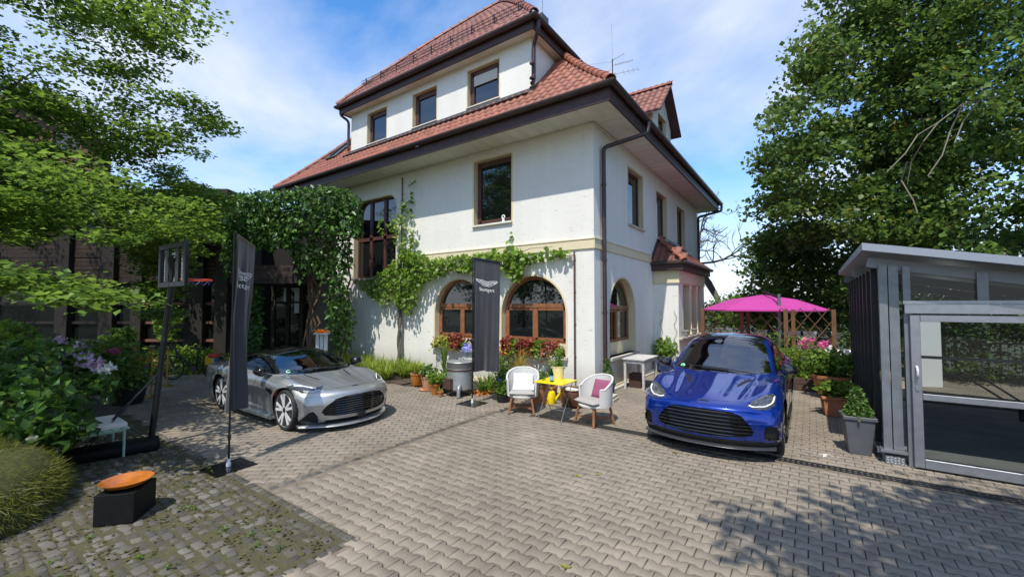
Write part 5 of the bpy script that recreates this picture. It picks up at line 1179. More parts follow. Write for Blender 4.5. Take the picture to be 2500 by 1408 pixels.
STB = [
 (2.44, .42, sec(.50, .5, (.78, .52), (.86, .56), (.88, .61), (.86, .66), (.75, .71), (.42, .745), (0, .75))),
 (2.40, .44, sec(.28, .6, (.86, .32), (.91, .48), (.92, .62), (.90, .735), (.78, .815), (.42, .845), (0, .85))),
 (2.27, .42, sec(.22, .7, (.92, .28), (.95, .48), (.96, .68), (.94, .82), (.81, .905), (.43, .915), (0, .912))),
 (2.0, .34, sec(.20, .75, (.95, .28), (.98, .5), (.985, .72), (.96, .90), (.83, 1.015), (.46, .955), (0, .975))),
 (1.53, .16, sec(.20, .80, (.97, .28), (.995, .5), (1.0, .75), (.97, .975), (.84, 1.09), (.47, 1.02), (0, 1.045))),
 (1.15, .10, sec(.20, .82, (.96, .28), (.98, .5), (.99, .78), (.965, 1.005), (.84, 1.10), (.49, 1.075), (0, 1.11))),
 (.90, .08, sec(.20, .82, (.95, .28), (.97, .5), (.98, .78), (.96, 1.02), (.85, 1.10), (.63, 1.135), (0, 1.155))),
 (.52, .07, sec(.20, .82, (.95, .28), (.96, .5), (.975, .78), (.955, 1.04), (.85, 1.13), (.70, 1.285), (0, 1.355))),
 (.15, .06, sec(.20, .82, (.95, .28), (.96, .5), (.975, .78), (.955, 1.05), (.84, 1.17), (.665, 1.465), (0, 1.545))),
 (-.25, .04, sec(.20, .82, (.95, .28), (.96, .5), (.975, .78), (.955, 1.06), (.83, 1.21), (.64, 1.575), (0, 1.655))),
 (-.80, 0, sec(.20, .82, (.95, .28), (.965, .5), (.98, .78), (.955, 1.07), (.83, 1.22), (.62, 1.60), (0, 1.685))),
 (-1.53, 0, sec(.20, .82, (.97, .28), (.99, .5), (1.0, .78), (.985, 1.09), (.84, 1.22), (.59, 1.52), (0, 1.625))),
 (-2.05, .06, sec(.22, .78, (.94, .3), (.97, .5), (.985, .78), (.965, 1.08), (.82, 1.18), (.55, 1.35), (0, 1.46))),
 (-2.42, .22, sec(.28, .7, (.87, .36), (.91, .55), (.92, .78), (.90, 1.03), (.77, 1.11), (.48, 1.17), (0, 1.2))),
 (-2.58, .30, sec(.42, .6, (.78, .46), (.82, .58), (.83, .75), (.82, .92), (.70, 1.0), (.4, 1.06), (0, 1.08)))]
ZR = lambda z: float(np.interp(z, [0, .2, .375, .795, .912, 1.10, 1.155, 1.685, 2], [0, .19, .325, .70, .785, 1.0, 1.065, 1.625, 1.94]))
STB = [(x, b - .10 if x > 1.6 else b * .5, [(y, ZR(z)) for y, z in p]) for x, b, p in STB]
cfgB = dict(creases=[(.85, .62, 2.2, .46, .6, .018, .06), (.95, .26, 2.2, .20, .6, .010, .06)], flanks=[(-1.1, .80, 1.1, .76, .014, .05)], wb=3.06, wr=.375, ar=.415, hw=.995, rr=.29, tw=.30, paint=M_blue, rim=M_rimd, bars=7, barmat=M_gblack, sillmat=M_carbon, leather=M_blklea, vbars=(),
  regions=[
   ('grille', [1, 2], [(-.01, .80), (.38, .785), (.50, .735), (.60, .61), (.645, .50), (.62, .435), (.46, .40), (-.01, .375)], lambda A: A[:, 0] > 1.85),
   ('intake', [1, 2], [(.765, .36), (.77, .55), (.80, .60), (.90, .585), (.93, .50), (.93, .36)], lambda A: A[:, 0] > 1.6),
   ('bumper_trim', [1, 2], [(-.01, .345), (.70, .355), (.76, .335), (1.1, .335), (1.1, .1), (-.01, .1)], lambda A: A[:, 0] > 1.95),
   ('headlight', [0, 1], [(2.25, .56), (2.255, .66), (2.17, .79), (2.0, .885), (1.84, .90), (1.81, .85), (1.90, .745), (2.06, .62)], lambda A: (A[:, 2] > .5) & (A[:, 0] > 1.3)),
   ('hood_vent', [0, 1], [(1.12, .47), (1.30, .385), (1.52, .335), (1.53, .375), (1.34, .44), (1.15, .525)], lambda A: A[:, 2] > .8),
   ('windscreen', [0, 1], [(1.00, -.01), (.97, .40), (.88, .66), (.80, .765), (.74, .765), (.42, .705), (.08, .645), (-.02, .62), (-.06, .35), (-.07, -.01)], lambda A: A[:, 2] > .95),
   ('roof', [0, 1], [(-.075, -.01), (-.065, .35), (-.03, .60), (-.3, .585), (-.9, .56), (-1.5, .53), (-1.75, .49), (-1.75, -.01)], lambda A: A[:, 2] > 1.3),
   ('side_window', [0, 2], [(.66, 1.13), (.2, 1.135), (-.5, 1.15), (-1.2, 1.17), (-1.75, 1.24), (-1.6, 1.33), (-1.1, 1.46), (-.5, 1.525), (-.1, 1.49), (.2, 1.37), (.5, 1.22)], lambda A: A[:, 1] > .5)],
  mats=dict(headlight=M_lamp, hood_vent=M_plastic, windscreen=M_carglass, side_window=M_sideglass, roof=M_gblack, bumper_trim=M_plastic),
  hood_lines=[[(2.235, 0), (2.22, .25), (2.16, .45), (2.0, .56), (1.7, .70), (1.3, .775), (.95, .79)]],
  side_lines=[[(.72, 1.10), (.74, .75), (.70, .45), (.6, .34)], [(-.55, 1.12), (-.57, .75), (-.6, .36)]],
  splitter=dict(x=2.46, bow=.38, w=.90, z=.185, mat=M_carbon), mirror=(.62, 1.01, 1.10), seat=(-.05, .66), dash=(.78, .90), sticker=(.80, -.63), glassn=(.75, -.2, .65),
  wipers=[[(.95, .55), (.90, .1), (.85, -.35)], [(.93, .15), (.88, -.2), (.80, -.58)]], badge=(2.275, .9), bslope=-.3, drl=[[(2.22, .585), (2.22, .65), (2.135, .765), (1.99, .855), (1.86, .875)]], drlr=.010)
cfgB['regions'] = [(n_, ax, [(p[0], ZR(p[1])) for p in po] if ax[1] == 2 else po, ma) for n_, ax, po, ma in cfgB['regions']]
cfgB['side_lines'] = [[(x, ZR(z)) for x, z in P] for P in cfgB['side_lines']]
car('luxury_suv', 'royal blue luxury car with wide black grille parked beside the villa', (2.94, -.42, 0), R(-90), STB, cfgB)
# ================================================================ FLAGS
M_flag = mat('flag_cloth', (.040, .040, .050), .55, var=.15, vscale=3, trans=.25, sheen=.4); M_flagw = mat('flag_print', (.78, .78, .76), .6); M_pole = mat('black_pole', (.012, .012, .013), .35, metal=.3); M_plate = mat('steel_plate', (.012, .013, .014), .18, metal=.5, var=.3, vscale=3)
def text_polys(body, size):
    cu = bpy.data.curves.new('t', 'FONT'); cu.body = body; cu.size = size; cu.align_x = 'CENTER'; cu.resolution_u = 3; ob = bpy.data.objects.new('t', cu); col.objects.link(ob)
    dg = bpy.context.evaluated_depsgraph_get(); me = ob.evaluated_get(dg).to_mesh(); V = np.array([v.co[:2] for v in me.vertices]); F = [list(p.vertices) for p in me.polygons]
    ob.evaluated_get(dg).to_mesh_clear(); bpy.data.objects.remove(ob); bpy.data.curves.remove(cu); return V, F
def flag(label, base, ang, z_top, z_bot, wid, taper, plate, prz, seed):
    """tall banner on a mast; cloth hangs from a top arm pointing along ang"""
    t = thing('beach_flag', label, 'flag', base); d = np.array([math.cos(ang), math.sin(ang), 0]); nrm = np.array([d[1], -d[0], 0.])
    if nrm @ (CAM - np.array(base)) < 0: nrm = -nrm
    r_ = np.random.default_rng(seed); ph = r_.uniform(0, 6, 4)
    def cloth(u, v):      # u across 0..1, v from top 0..1
        w_ = wid * (1 - taper * v**1.3); f = (.012 + .055*v) * (math.sin(u*7 + ph[0] + v*1.5) + .6*math.sin(u*15 + ph[1] - v*2) + .3*math.sin(u*27 + ph[3] + v*3)) * min(1, v*3 + .15)
        f += .02 * math.sin(v*5 + ph[2])
        return np.array([0, 0, z_top - .03 - (z_top - z_bot)*v - .10*u*(1 - v) * (1 if taper else .6)]) + d*(.02 + w_*u) + nrm*f
    MB().box((d[0]*.0, d[1]*.0, .008), plate, rot=rotm(0, 0, prz)).build('base_plate', M_plate, t, bevel=.004, seg=1); MB().lathe([(.03, .016), (.03, .05), (.018, .09), (.018, .12)], 12).build('socket', M_rim, t, smooth=True)
    MB().tube([(0, 0, .02), (0, 0, z_bot - .35), (0, 0, z_top)], [.016, .014, .011], 8).build('mast', M_pole, t); MB().tube([(0, 0, z_top - .02), tuple(d*wid*1.02 + [0, 0, z_top - .12])], .009, 6).build('arm', M_pole, t); MB().lathe([(.02, z_bot - .39), (.02, z_bot - .33)], 10).build('joint', M_pole, t)
    nu, nv = 30, 60; MB().grid([[cloth(u, v) for u in np.linspace(0, 1, nu)] for v in np.linspace(0, 1, nv)]).build('cloth', M_flag, t, smooth=True, angle=180, fix=False)
    MB().grid([[cloth(u, v) + nrm*.004 for u in np.linspace(0, 1, nu)] for v in (0, .0125, .025)]).build('hem', M_pole, t, fix=False, smooth=True, angle=180)
    MB().grid([[cloth(u, v) + nrm*.004 for u in (0, .03, .06)] for v in np.linspace(.025, 1, nv)]).build('sleeve', M_pole, t, fix=False, smooth=True, angle=180)
    # print: everything in metres on the cloth, x right as seen from the front
    H = z_top - z_bot; right = np.cross(UPV, nrm); flip = 1 if right @ d > 0 else -1
    def on(x, y, off=.006): u = .5 + flip * x / wid; v = y / H; return cloth(min(max(u, 0), 1), v) + nrm*off
    V, F = text_polys('Stuttgart', .105); V = V * [.92, 1]
    MB().add([on(p[0], .72 - p[1]) for p in V], F).build('lettering', M_flagw, t, fix=False)
    V, F = text_polys('ASTON MARTIN', .026)
    MB().add([on(p[0], .535 - p[1]) for p in V], F).build('small_lettering', M_flagw, t, fix=False)
    m = MB(); k = wid / .60
    def line(P, r=.0042):
        P = crom(np.array(P, float), np.linspace(0, len(P) - 1, 6*len(P))); L2 = [P + [0, -r], P + [0, r]]; dd = np.gradient(P, axis=0); nn = unit(np.stack([-dd[:, 1], dd[:, 0]], 1)); m.add([on(*q) for q in np.concatenate([P - nn*r, P + nn*r])], [[i, i+1, len(P)+i+1, len(P)+i] for i in range(len(P)-1)])
    for s in (1, -1):
        S_ = lambda P: [(s*x*k, y) for x, y in P]
        line(S_([(.03, .495), (.12, .475), (.24, .468)])); line(S_([(.24, .468), (.225, .500), (.19, .527)])); line(S_([(.19, .527), (.13, .56), (.07, .600), (.02, .608), (0, .592)]))
        line(S_([(.0, .500), (.03, .495)])); line(S_([(.105, .497), (.22, .488)]), .003); line(S_([(.105, .512), (.21, .505)]), .003); line(S_([(.105, .527), (.195, .520)]), .003); line(S_([(.105, .510), (.105, .545)]), .003); line(S_([(.0, .510), (.05, .508), (.105, .510)]), .003); line(S_([(.0, .548), (.05, .546), (.105, .545)]), .003)
        for j in range(6): line(S_([(.012 + j*.0165, .550), (.010 + j*.0125, .603 - j*.008 + (j == 0)*0)]), .0032)
    m.build('emblem', M_flagw, t, fix=False); return t
flag('tall black fabric flag with white wings emblem standing before the arched windows', tuple(G(1153, 985)), math.atan2(.345, .47), 3.28, .74, .60, .05, (.52, .50, .014), 0., 3)
flag('tall black fabric flag with white wings emblem beside the silver coupe', tuple(G(558, 1140)), math.atan2(.30, -.30), 3.22, .76, .60, .45, (.46, .52, .014), R(4), 8)

# ================================================================ POTS AND POTTED PLANTS
M_terra = mat('terracotta', (.42, .165, .075), .8, var=.15, vscale=6, bump=.1, bscale=60); M_terra2 = mat('pale_terracotta', (.50, .26, .15), .85, var=.2, vscale=5); M_glaze = mat('amber_glaze', (.40, .145, .018), .25, var=.25, vscale=5, coat=.6); M_teal = mat('teal_glaze', (.05, .14, .12), .3, coat=.5); M_bluegl = mat('blue_glaze', (.02, .11, .42), .15, coat=.8, var=.15, vscale=4); M_cremepot = mat('cream_pot', (.72, .64, .36), .5); M_black = mat('black_pot', (.014, .014, .014), .5)
def pot_mesh(r0, r1, h, rim=.02, soil=True): return [(r0*.96, 0), (r0, .012), (r1*.985, h*.86), (r1 + rim*.4, h*.87), (r1 + rim*.5, h), (r1 - .012, h), (r1 - .02, h*.9), (0, h*.88)]
def potted(label, loc, r0, r1, h, pm_, fol, saucer=0, cat='potted plant', name='potted_plant', rim=.02, group=None):
    t = thing(name, label, cat, (loc[0], loc[1], 0), 0, group); MB().lathe(pot_mesh(r0, r1, h, rim)[:-1], 28).build('pot', pm_, t, smooth=True, angle=35); MB().lathe([(r1*.97, h*.9), (0, h*.91)], 20).build('soil', M_soil, t)
    if saucer: MB().lathe([(saucer*.9, 0), (saucer, .035), (saucer - .015, .035), (saucer*.88, .012)], 24).build('saucer', pm_, t, smooth=True)
    for nm, L_, m_ in fol: foliage(nm, L_, m_, t)
    return t
def bush(n, r, z0, h, size, **k):
    q = unit(rng.normal(0, 1, (n, 3))) * (rng.random((n, 1)) ** .4); q = q * [r, r, h/2] + [0, 0, z0 + h/2]; return leafs(q, size, **k)
B0 = lambda h: [(0, 0, h)]
potted('round amber glazed pot with an arching strap leaved plant', G(1017, 940), .15, .17, .33, M_glaze, [('leaves', blades(B0(.3), 70, .55, .022, .42), ML_day)], saucer=.17)
potted('pale terracotta pot on a saucer with blue green leaves', G(1045, 952), .12, .18, .36, M_terra2, [('leaves', bush(220, .24, .34, .30, .10), ML_con)], saucer=.24)
potted('tapered amber pot with lime green foliage', G(1062, 963), .08, .135, .27, M_glaze, [('leaves', bush(230, .20, .24, .30, .085), ML_vine)])
potted('very small brown clay pot with thin dry stems', G(1075, 968), .05, .068, .12, M_terra, [('leaves', blades(B0(.1), 9, .2, .012, .22), ML_yel)])
potted('teal glazed pot half hidden beside the grey wash boiler', G(1092, 955), .10, .15, .30, M_teal, [('leaves', bush(160, .2, .28, .35, .09), ML_lush)])
potted('tall upright iris leaves in a dark pot by the wash boiler', G(1085, 945), .13, .16, .25, M_black, [('leaves', blades(B0(.22), 60, 1.05, .035, .16, droop=.15), ML_lush)])
t = potted('pot with one lilac blue agapanthus flower head by the flag mast', G(1140, 950), .12, .15, .25, M_terra, [('leaves', blades(B0(.2), 30, .5, .03, .3), ML_lush), ('flower', leafs(unit(rng.normal(0, 1, (90, 3)))*.10 + [0, 0, 1.05], .07, .3, .5), ML_blu)]); MB().tube([(0, 0, .2), (.0, 0, 1.05)], .008, 5).build('stalk', mat('stalk_green', (.08, .15, .03), .6), t)
potted('bushy box ball beside a white wicker chair', G(1228, 980), .13, .15, .14, M_black, [('leaves', bush(700, .22, .10, .38, .05), ML_lush)])
potted('clipped green ball in a low pot behind the wicker chair', G(1222, 960), .14, .16, .2, M_black, [('leaves', bush(600, .2, .18, .36, .05), ML_con)])
potted('large terracotta pot with tall bronze grass behind the wicker chair', G(1268, 968), .19, .25, .42, M_terra, [('leaves', blades(B0(.38), 110, .95, .014, .55), ML_day), ('bronze_leaves', blades(B0(.38), 40, .9, .013, .55), ML_org)])
potted('tall terracotta pot with trailing greenery behind the yellow table', G(1318, 985), .15, .19, .44, M_terra, [('leaves', bush(380, .26, .36, .34, .07), ML_lush), ('fine_leaves', blades(B0(.4), 50, .5, .012, .25), ML_con)])
potted('terracotta pot with white flowering stems near the wall', G(1345, 972), .12, .16, .3, M_terra, [('leaves', blades(B0(.26), 70, .85, .012, .3, droop=.3), ML_con), ('flowers', leafs(rng.normal(0, .11, (60, 3)) + [0, 0, .98], .03, .4, .8), ML_wht)])
for q, lb in ((G(1180, 962), 'dark strap leaved clump growing just behind the flag base'), (G(1197, 955), 'strap leaved clump between the flag and the clipped green ball')):
    t = thing('agapanthus_clump', lb, 'plant', tuple(q)); foliage('leaves', blades([(0, 0, 0), (.1, .06, 0), (-.1, .04, 0)], 22, .62, .04, .42), ML_lush, t); foliage('dry_leaves', leafs(rng.normal(0, .14, (40, 3))*[1, 1, .1] + [0, -.1, .05], .08, .5), ML_org, t)
t = thing('rambling_shrub', 'loose leafy shrub with orange tips behind the clipped balls', 'shrub', tuple(G(1225, 945))); foliage('leaves', [bush(420, .34, .25, .75, .075), blades(B0(.2), 60, .95, .018, .5)], ML_lush, t); foliage('orange_leaves', leafs(rng.normal(0, .1, (50, 3)) + [.05, -.1, .95], .06), ML_org, t); limbs('stem', [((0, 0, 0), (.05, 0, .6), .02, .012)], M_bark2, t)
tp = thing('glass_globe', 'dark blue glazed garden globe among the clipped balls', 'ornament', tuple(G(1226, 962) + [0, -.12, .36])); MB().lathe([(.0, -.05), (.035, -.035), (.05, 0), (.035, .035), (0, .05)], 16).build('globe', M_bluegl, tp, smooth=True)
potted('small conifer in a black pot by the downpipe', G(1452, 962) + [.3, .1, 0], .14, .17, .28, M_black, [('leaves', (lambda z: leafs(np.stack([np.cos(a_ := rng.uniform(0, 6.28, 900)), np.sin(a_), z], 1) * np.stack([(.17*(1 - (z - .25)/.62) + .01)]*2 + [np.ones(900)], 1), .045, .35))(rng.uniform(.25, .86, 900)), ML_con)])
# ---- window boxes
def winbox(label, x0, x1, mixes, y=-.03, z=.88):
    t = thing('window_box', label, 'window box', ((x0+x1)/2, y, z)); L2 = (x1 - x0)/2
    MB().box((0, 0, .085), (L2*2, .20, .17)).build('trough', M_black, t, bevel=.01, seg=1); MB().box((0, 0, .168), (L2*2 - .02, .18, .01)).build('soil', M_soil, t)
    for nm, c0, c1, n, sz, m_, hh in mixes:
        q = np.stack([rng.uniform(c0, c1, n)*L2, rng.normal(-.05, .11, n), .10 + rng.random(n)**.8 * hh * .8], 1); q[:, 2] -= np.clip(-q[:, 1] - .08, 0, .3) * 1.1; foliage(nm, leafs(q, sz, .45, .85, .15), m_, t)
winbox('black window box full of russet coleus and green trailers on the sill behind the chairs', -2.72, -.84, [('russet_leaves', -.98, -.62, 260, .095, ML_red, .36), ('green_leaves', -.7, -.4, 190, .08, ML_vine, .32), ('russet_leaves', -.42, .12, 330, .095, ML_red, .36), ('green_leaves', .1, .45, 210, .07, ML_vine, .36), ('russet_leaves', .42, .8, 210, .095, ML_red, .32), ('trailing_leaves', -.95, .98, 620, .062, ML_lush, .2), ('pale_leaves', -.3, .98, 220, .06, ML_yel, .22)])
winbox('black window box with yellow foliage and russet coleus on the sill near the vine trunk', -5.34, -3.95, [('yellow_leaves', -.95, .2, 330, .085, ML_yel, .3), ('russet_leaves', -.1, .62, 330, .085, ML_red, .42), ('trailing_leaves', -.98, .95, 330, .06, ML_lush, .16)])
t = thing('birdhouse', 'tiny grey birdhouse standing on the window sill', 'birdhouse', tuple(FR(1147, 845, -.02)[:2]) + (.88,)); MB().prism([(-.08, .0), (.08, 0), (.08, .15), (0, .25), (-.08, .15)], -.06, .06, axis='y').build('body', mat('weathered_wood', (.36, .31, .25), .9), t); MB().beam((-.11, 0, .14), (0, 0, .275), .16, .015, up=(0, 1, 0)).build('roof', M_black, t); MB().beam((.11, 0, .14), (0, 0, .275), .16, .015, up=(0, 1, 0)).build('roof', M_black, t)
t = thing('door_figure', 'small white ring shaped figure on the upper window sill', 'ornament', tuple(FR(1229, 540, -.01)[:2]) + (4.52,)); MB().lathe([(.045, 0), (.03, .08), (.0, .1)], 12).build('foot', M_whtst, t); MB().tube([(.045*math.cos(a), 0, .14 + .045*math.sin(a)) for a in np.linspace(0, 6.28, 17)[:-1]], .018, 6, closed=True).build('ring', M_whtst, t)

# ---- wash boiler
M_zinc = mat('zinc_sheet', (.36, .38, .38), .45, metal=.5, var=.18, vscale=4); M_rust = mat('rusty_iron', (.07, .035, .025), .75, var=.4, vscale=8)
t = thing('wash_boiler', 'old grey zinc wash boiler with rusty stove door and lid', 'boiler', tuple(G(1123, 962)), R(20)); r = .325
MB().lathe([(r*.8, .10), (r*.98, .12), (r*.98, .16)], 28).build('fire_base', M_rust, t); MB().lathe([(r, .16), (r, .62)], 32).build('drum', M_zinc, t, smooth=True); MB().lathe([(r*1.02, .615), (r*1.03, .64), (r*1.0, .65), (r*1.0, .79), (r*1.01, .80)], 32).build('upper_drum', mat('dull_zinc', (.17, .17, .17), .5, metal=.5, var=.2, vscale=5), t, smooth=True); MB().lathe([(r*1.03, .80), (r*1.0, .815), (r*.4, .84), (0, .845)], 32).build('lid', M_zinc, t, smooth=True)
MB().lathe([(r*1.035, .60), (r*1.04, .62), (r*1.035, .64)], 32).build('band', M_rust, t); MB().tube([(.10*math.cos(a), 0, .845 + .06*math.sin(a)) for a in np.linspace(0, math.pi, 9)], .009, 6).build('lid_handle', M_dark_metal, t)
MB().box((-.18, -.30, .30), (.26, .09, .26), rot=rotm(0, 0, R(-32))).build('stove_door', M_rust, t, bevel=.012); MB().tube(bend([(.12, -.30, .26), (.14, -.42, .25), (.14, -.44, .02)]), .045, 12).build('outlet_pipe', M_zinc, t, smooth=True); MB().tube([(.31 + .07*math.sin(a), -.08, .46 + .07*math.cos(a)) for a in np.linspace(0, math.pi, 9)], .01, 6).build('side_handle', M_dark_metal, t)
for a in (0.3, 1.9, 3.5, 5.0): MB().beam((r*.8*math.cos(a), r*.8*math.sin(a), .14), (r*1.0*math.cos(a), r*1.0*math.sin(a), 0), .035, .03).build('foot', M_rust, t)

# ================================================================ SEATING
M_wick = mat('white_wicker', (.74, .73, .69), .7, var=.12, vscale=60); M_teak = mat('teak', (.24, .105, .045), .55, var=.25, vscale=9); M_cush = mat('grey_cushion', (.34, .32, .30), .9, bump=.15, bscale=200); M_cushw = mat('pale_cushion', (.62, .62, .63), .9, bump=.15, bscale=200); M_plum = mat('plum_cushion', (.26, .07, .13), .9, bump=.15, bscale=200)
def wicker(m):
    t = m.node_tree; L = t.links.new; b_ = t.nodes['Principled BSDF']; geo = N(t, 'ShaderNodeTexCoord'); wv = N(t, 'ShaderNodeTexWave', Scale=26., Distortion=0); wv.bands_direction = 'Z'; L(geo.outputs['Object'], wv.inputs['Vector']); w2 = N(t, 'ShaderNodeTexWave', Scale=14.); w2.bands_direction = 'DIAGONAL'; L(geo.outputs['Object'], w2.inputs['Vector'])
    ml = N(t, 'ShaderNodeMath', operation='MULTIPLY'); L(wv.outputs['Fac'], ml.inputs[0]); L(w2.outputs['Fac'], ml.inputs[1]); bp_ = N(t, 'ShaderNodeBump'); bp_.inputs['Strength'].default_value = 1; bp_.inputs['Distance'].default_value = .012; L(ml.outputs[0], bp_.inputs['Height']); L(bp_.outputs[0], b_.inputs['Normal'])
wicker(M_wick)
def cushion(nm, c, d, rot, m, par, puff=.35):
    n = 13; rows = []; V = []
    for s in (1, -1):
        g = []
        for i in np.linspace(-1, 1, n):
            g.append([np.array([i*d[0]/2*(1 - .06*(1 - j*j) * 0), j*d[1]/2, s*d[2]/2*((1 - abs(i)**3.5) * (1 - abs(j)**3.5))**puff]) for j in np.linspace(-1, 1, n)])
        V.append(np.array(g) @ np.asarray(rot).T + np.asarray(c))
    mb = MB(); mb.grid(V[0]); mb.grid(V[1], flip=True); return mb.build(nm, m, par, smooth=True, angle=180)
def wicker_chair(label, loc, ang, cushions):
    t = thing('wicker_armchair', label, 'chair', (loc[0], loc[1], 0), ang + R(90))     # front faces -y locally
    # woven shell: swept from front arm round the back
    out, inn = [], []; K = 31
    for k in range(K):
        f = k/(K-1)*2 - 1; a = f*R(118); x = .315*math.sin(a)*(1 + .03*abs(f)); y = .29*math.cos(a) + .02; hb = .86 - .20*min(1, abs(f)*1.15)**2.2 - .05*(abs(f) > .9)*0; fl = .07
        zs = np.linspace(.335, hb, 9); out.append([(x*(1 + fl*(z - .335)/.5*1.1) , y*(1 + fl*1.6*(z - .335)/.5), z) for z in zs]); inn.append([(x*(1 + fl*(z - .335)/.5*1.1) - .028*math.sin(a), y*(1 + fl*1.6*(z - .335)/.5) - .028*math.cos(a), z) for z in zs])
    m = MB(); m.grid(out); m.grid(inn, flip=True); m.build('shell', M_wick, t, smooth=True, angle=180, fix=False)
    rim = [((np.array(o[-1]) + np.array(i[-1]))/2) for o, i in zip(out, inn)]; m = MB().tube(rim, .020, 8); m.tube([np.array(out[0][j])*.5 + np.array(inn[0][j])*.5 for j in range(9)], .018, 8); m.tube([np.array(out[-1][j])*.5 + np.array(inn[-1][j])*.5 for j in range(9)], .018, 8); m.build('rim', M_wick, t, smooth=True)
    MB().lathe([(.0, .315), (.27, .315), (.30, .335), (.30, .365), (0, .37)], 28).build('seat_base', M_wick, t, smooth=True)
    cushion('seat_cushion', (0, -.02, .415), (.52, .52, .11), rotm(), M_cush, t, .22)
    for x in (-.2, .2):
        for y in (-.2, .19): MB().beam((x*1.28, y*1.28, 0), (x, y, .33), .042, .042, up=(1, 0, 0)).build('leg', M_teak, t, bevel=.008, seg=1)
    MB().beam((-.235, -.235, .11), (.235, .225, .11), .04, .03).build('cross_brace', M_teak, t); MB().beam((.235, -.235, .11), (.02, -.02, .11), .04, .03).build('cross_brace', M_teak, t); MB().beam((-.02, .02, .11), (-.235, .225, .11), .04, .03).build('cross_brace', M_teak, t)
    for nm, lb, c, d, rot, m_ in cushions:
        o = cushion(nm, (0, 0, 0), d, rotm(), m_, None); o.matrix_world = Matrix.Translation(t.location) @ Matrix.Rotation(ang + R(90), 4, 'Z') @ Matrix.Translation(c) @ rot; tag(o, lb, 'cushion')
    return t
E3 = lambda rx, ry, rz: Matrix.Rotation(R(rz), 4, 'Z') @ Matrix.Rotation(R(ry), 4, 'Y') @ Matrix.Rotation(R(rx), 4, 'X')
wicker_chair('white wicker armchair on teak legs holding the folded pale cushions', (-.62, -2.20), math.atan2(-.88, .47), [('scatter_cushion', 'pale grey cushion leaning on the wicker chair back', (0, .15, .60), (.42, .32, .11), E3(68, 0, 0), M_cushw), ('folded_cushion', 'pale grey cushion lying flat on a wicker chair seat', (.02, .0, .505), (.44, .30, .08), E3(12, 0, 4), M_cushw)])
wicker_chair('white wicker armchair on teak legs with the plum cushion', (.94, -2.12), math.atan2(-.92, -.40), [('scatter_cushion', 'plum red cushion leaning in the wicker armchair', (.07, .13, .62), (.40, .36, .12), E3(64, 0, 14), M_plum)])
M_yel = mat('yellow_lacquer', (.86, .64, .008), .35, coat=.3); M_steel = mat('thin_steel', (.33, .31, .28), .35, metal=.8)
t = thing('bistro_table', 'bright yellow square folding table on thin steel legs', 'table', (.2, -2.26, 0)); MB().bb(-.31, .31, -.31, .31, .705, .727).build('table_top', M_yel, t, bevel=.006)
for x in (-.25, .25):
    MB().tube([(x, -.27, 0), (x, .22, .705)], .008, 6).build('leg', M_steel, t); MB().tube([(x*.92, .27, 0), (x*.92, -.22, .705)], .008, 6).build('leg', M_steel, t)
for y, z in ((-.12, .2), (.12, .2)): MB().tube([(-.25, y, z), (.25, y, z)], .006, 6).build('stretcher', M_steel, t)
M_clear = glass_mat('clear_glass', dark=.92, refl=1.35); M_green = glass_mat('green_glass', tint=(.12, .5, .25), dark=.9, refl=1.4)
def bottle(label, loc, m, lab=None):
    t = thing('bottle', label, 'bottle', loc); MB().lathe([(.034, 0), (.036, .01), (.036, .14), (.030, .17), (.014, .21), (.013, .25), (.015, .26)], 18).build('glass', m, t, smooth=True)
    MB().lathe([(.015, .258), (.015, .272), (0, .272)], 12).build('cap', M_rim, t)
    if lab: MB().lathe([(.0365, .03), (.0365, .11)], 18).build('paper_label', lab, t, smooth=True)
bottle('clear glass bottle standing on the yellow table', tuple(G(1326, 927, .728)), M_clear); bottle('green glass bottle with blue label on the yellow table', tuple(G(1347, 931, .728)), M_green, mat('blue_label', (.22, .42, .66), .5))
q = G(1363, 924, .728); t = thing('potted_plant', 'cream metal pot with tall green shoot on the yellow table', 'potted plant', tuple(q)); MB().lathe([(.095, 0), (.10, .01), (.12, .235), (.127, .24), (.127, .25), (.115, .25), (.11, .2)], 24).build('pot', M_cremepot, t, smooth=True, angle=35); foliage('leaves', [leafs(np.stack([rng.normal(.03, .035, 260), rng.normal(0, .035, 260), rng.uniform(.2, .58, 260)], 1), .05, .5), bush(110, .13, .2, .16, .05)], ML_vine, t); foliage('yellow_flowers', leafs(rng.normal(0, .06, (40, 3)) + [-.1, -.02, .33], .05), ML_yel, t)
t = thing('watering_can', 'yellow watering can on the ground under the table', 'watering can', tuple(G(1343, 984)), R(30)); MB().lathe([(.115, 0), (.12, .02), (.12, .20), (.10, .26), (.06, .28), (.055, .27)], 20).build('body', M_yel, t, smooth=True); MB().tube([(.1, 0, .06), (.2, 0, .2), (.27, 0, .34)], [.03, .022, .018], 8).build('spout', M_yel, t, smooth=True); MB().tube([(-.05 + .10*math.sin(a)*-1, 0, .27 + .10*math.cos(a)*.9) for a in np.linspace(-1.2, 1.8, 10)], .014, 6).build('handle', M_yel, t, smooth=True)
M_copper = mat('aged_copper', (.22, .10, .055), .4, metal=.6, var=.35, vscale=5)
t = thing('copper_cauldron', 'aged copper cauldron holding newspapers behind the table', 'cauldron', tuple(G(1399, 992))); MB().lathe([(.18, .03), (.25, .08), (.285, .2), (.27, .33), (.26, .36), (.285, .385), (.28, .395), (.25, .37), (.25, .3)], 28).build('vessel', M_copper, t, smooth=True); MB().lathe([(.17, 0), (.19, .03), (.18, .04)], 20).build('foot', M_copper, t)
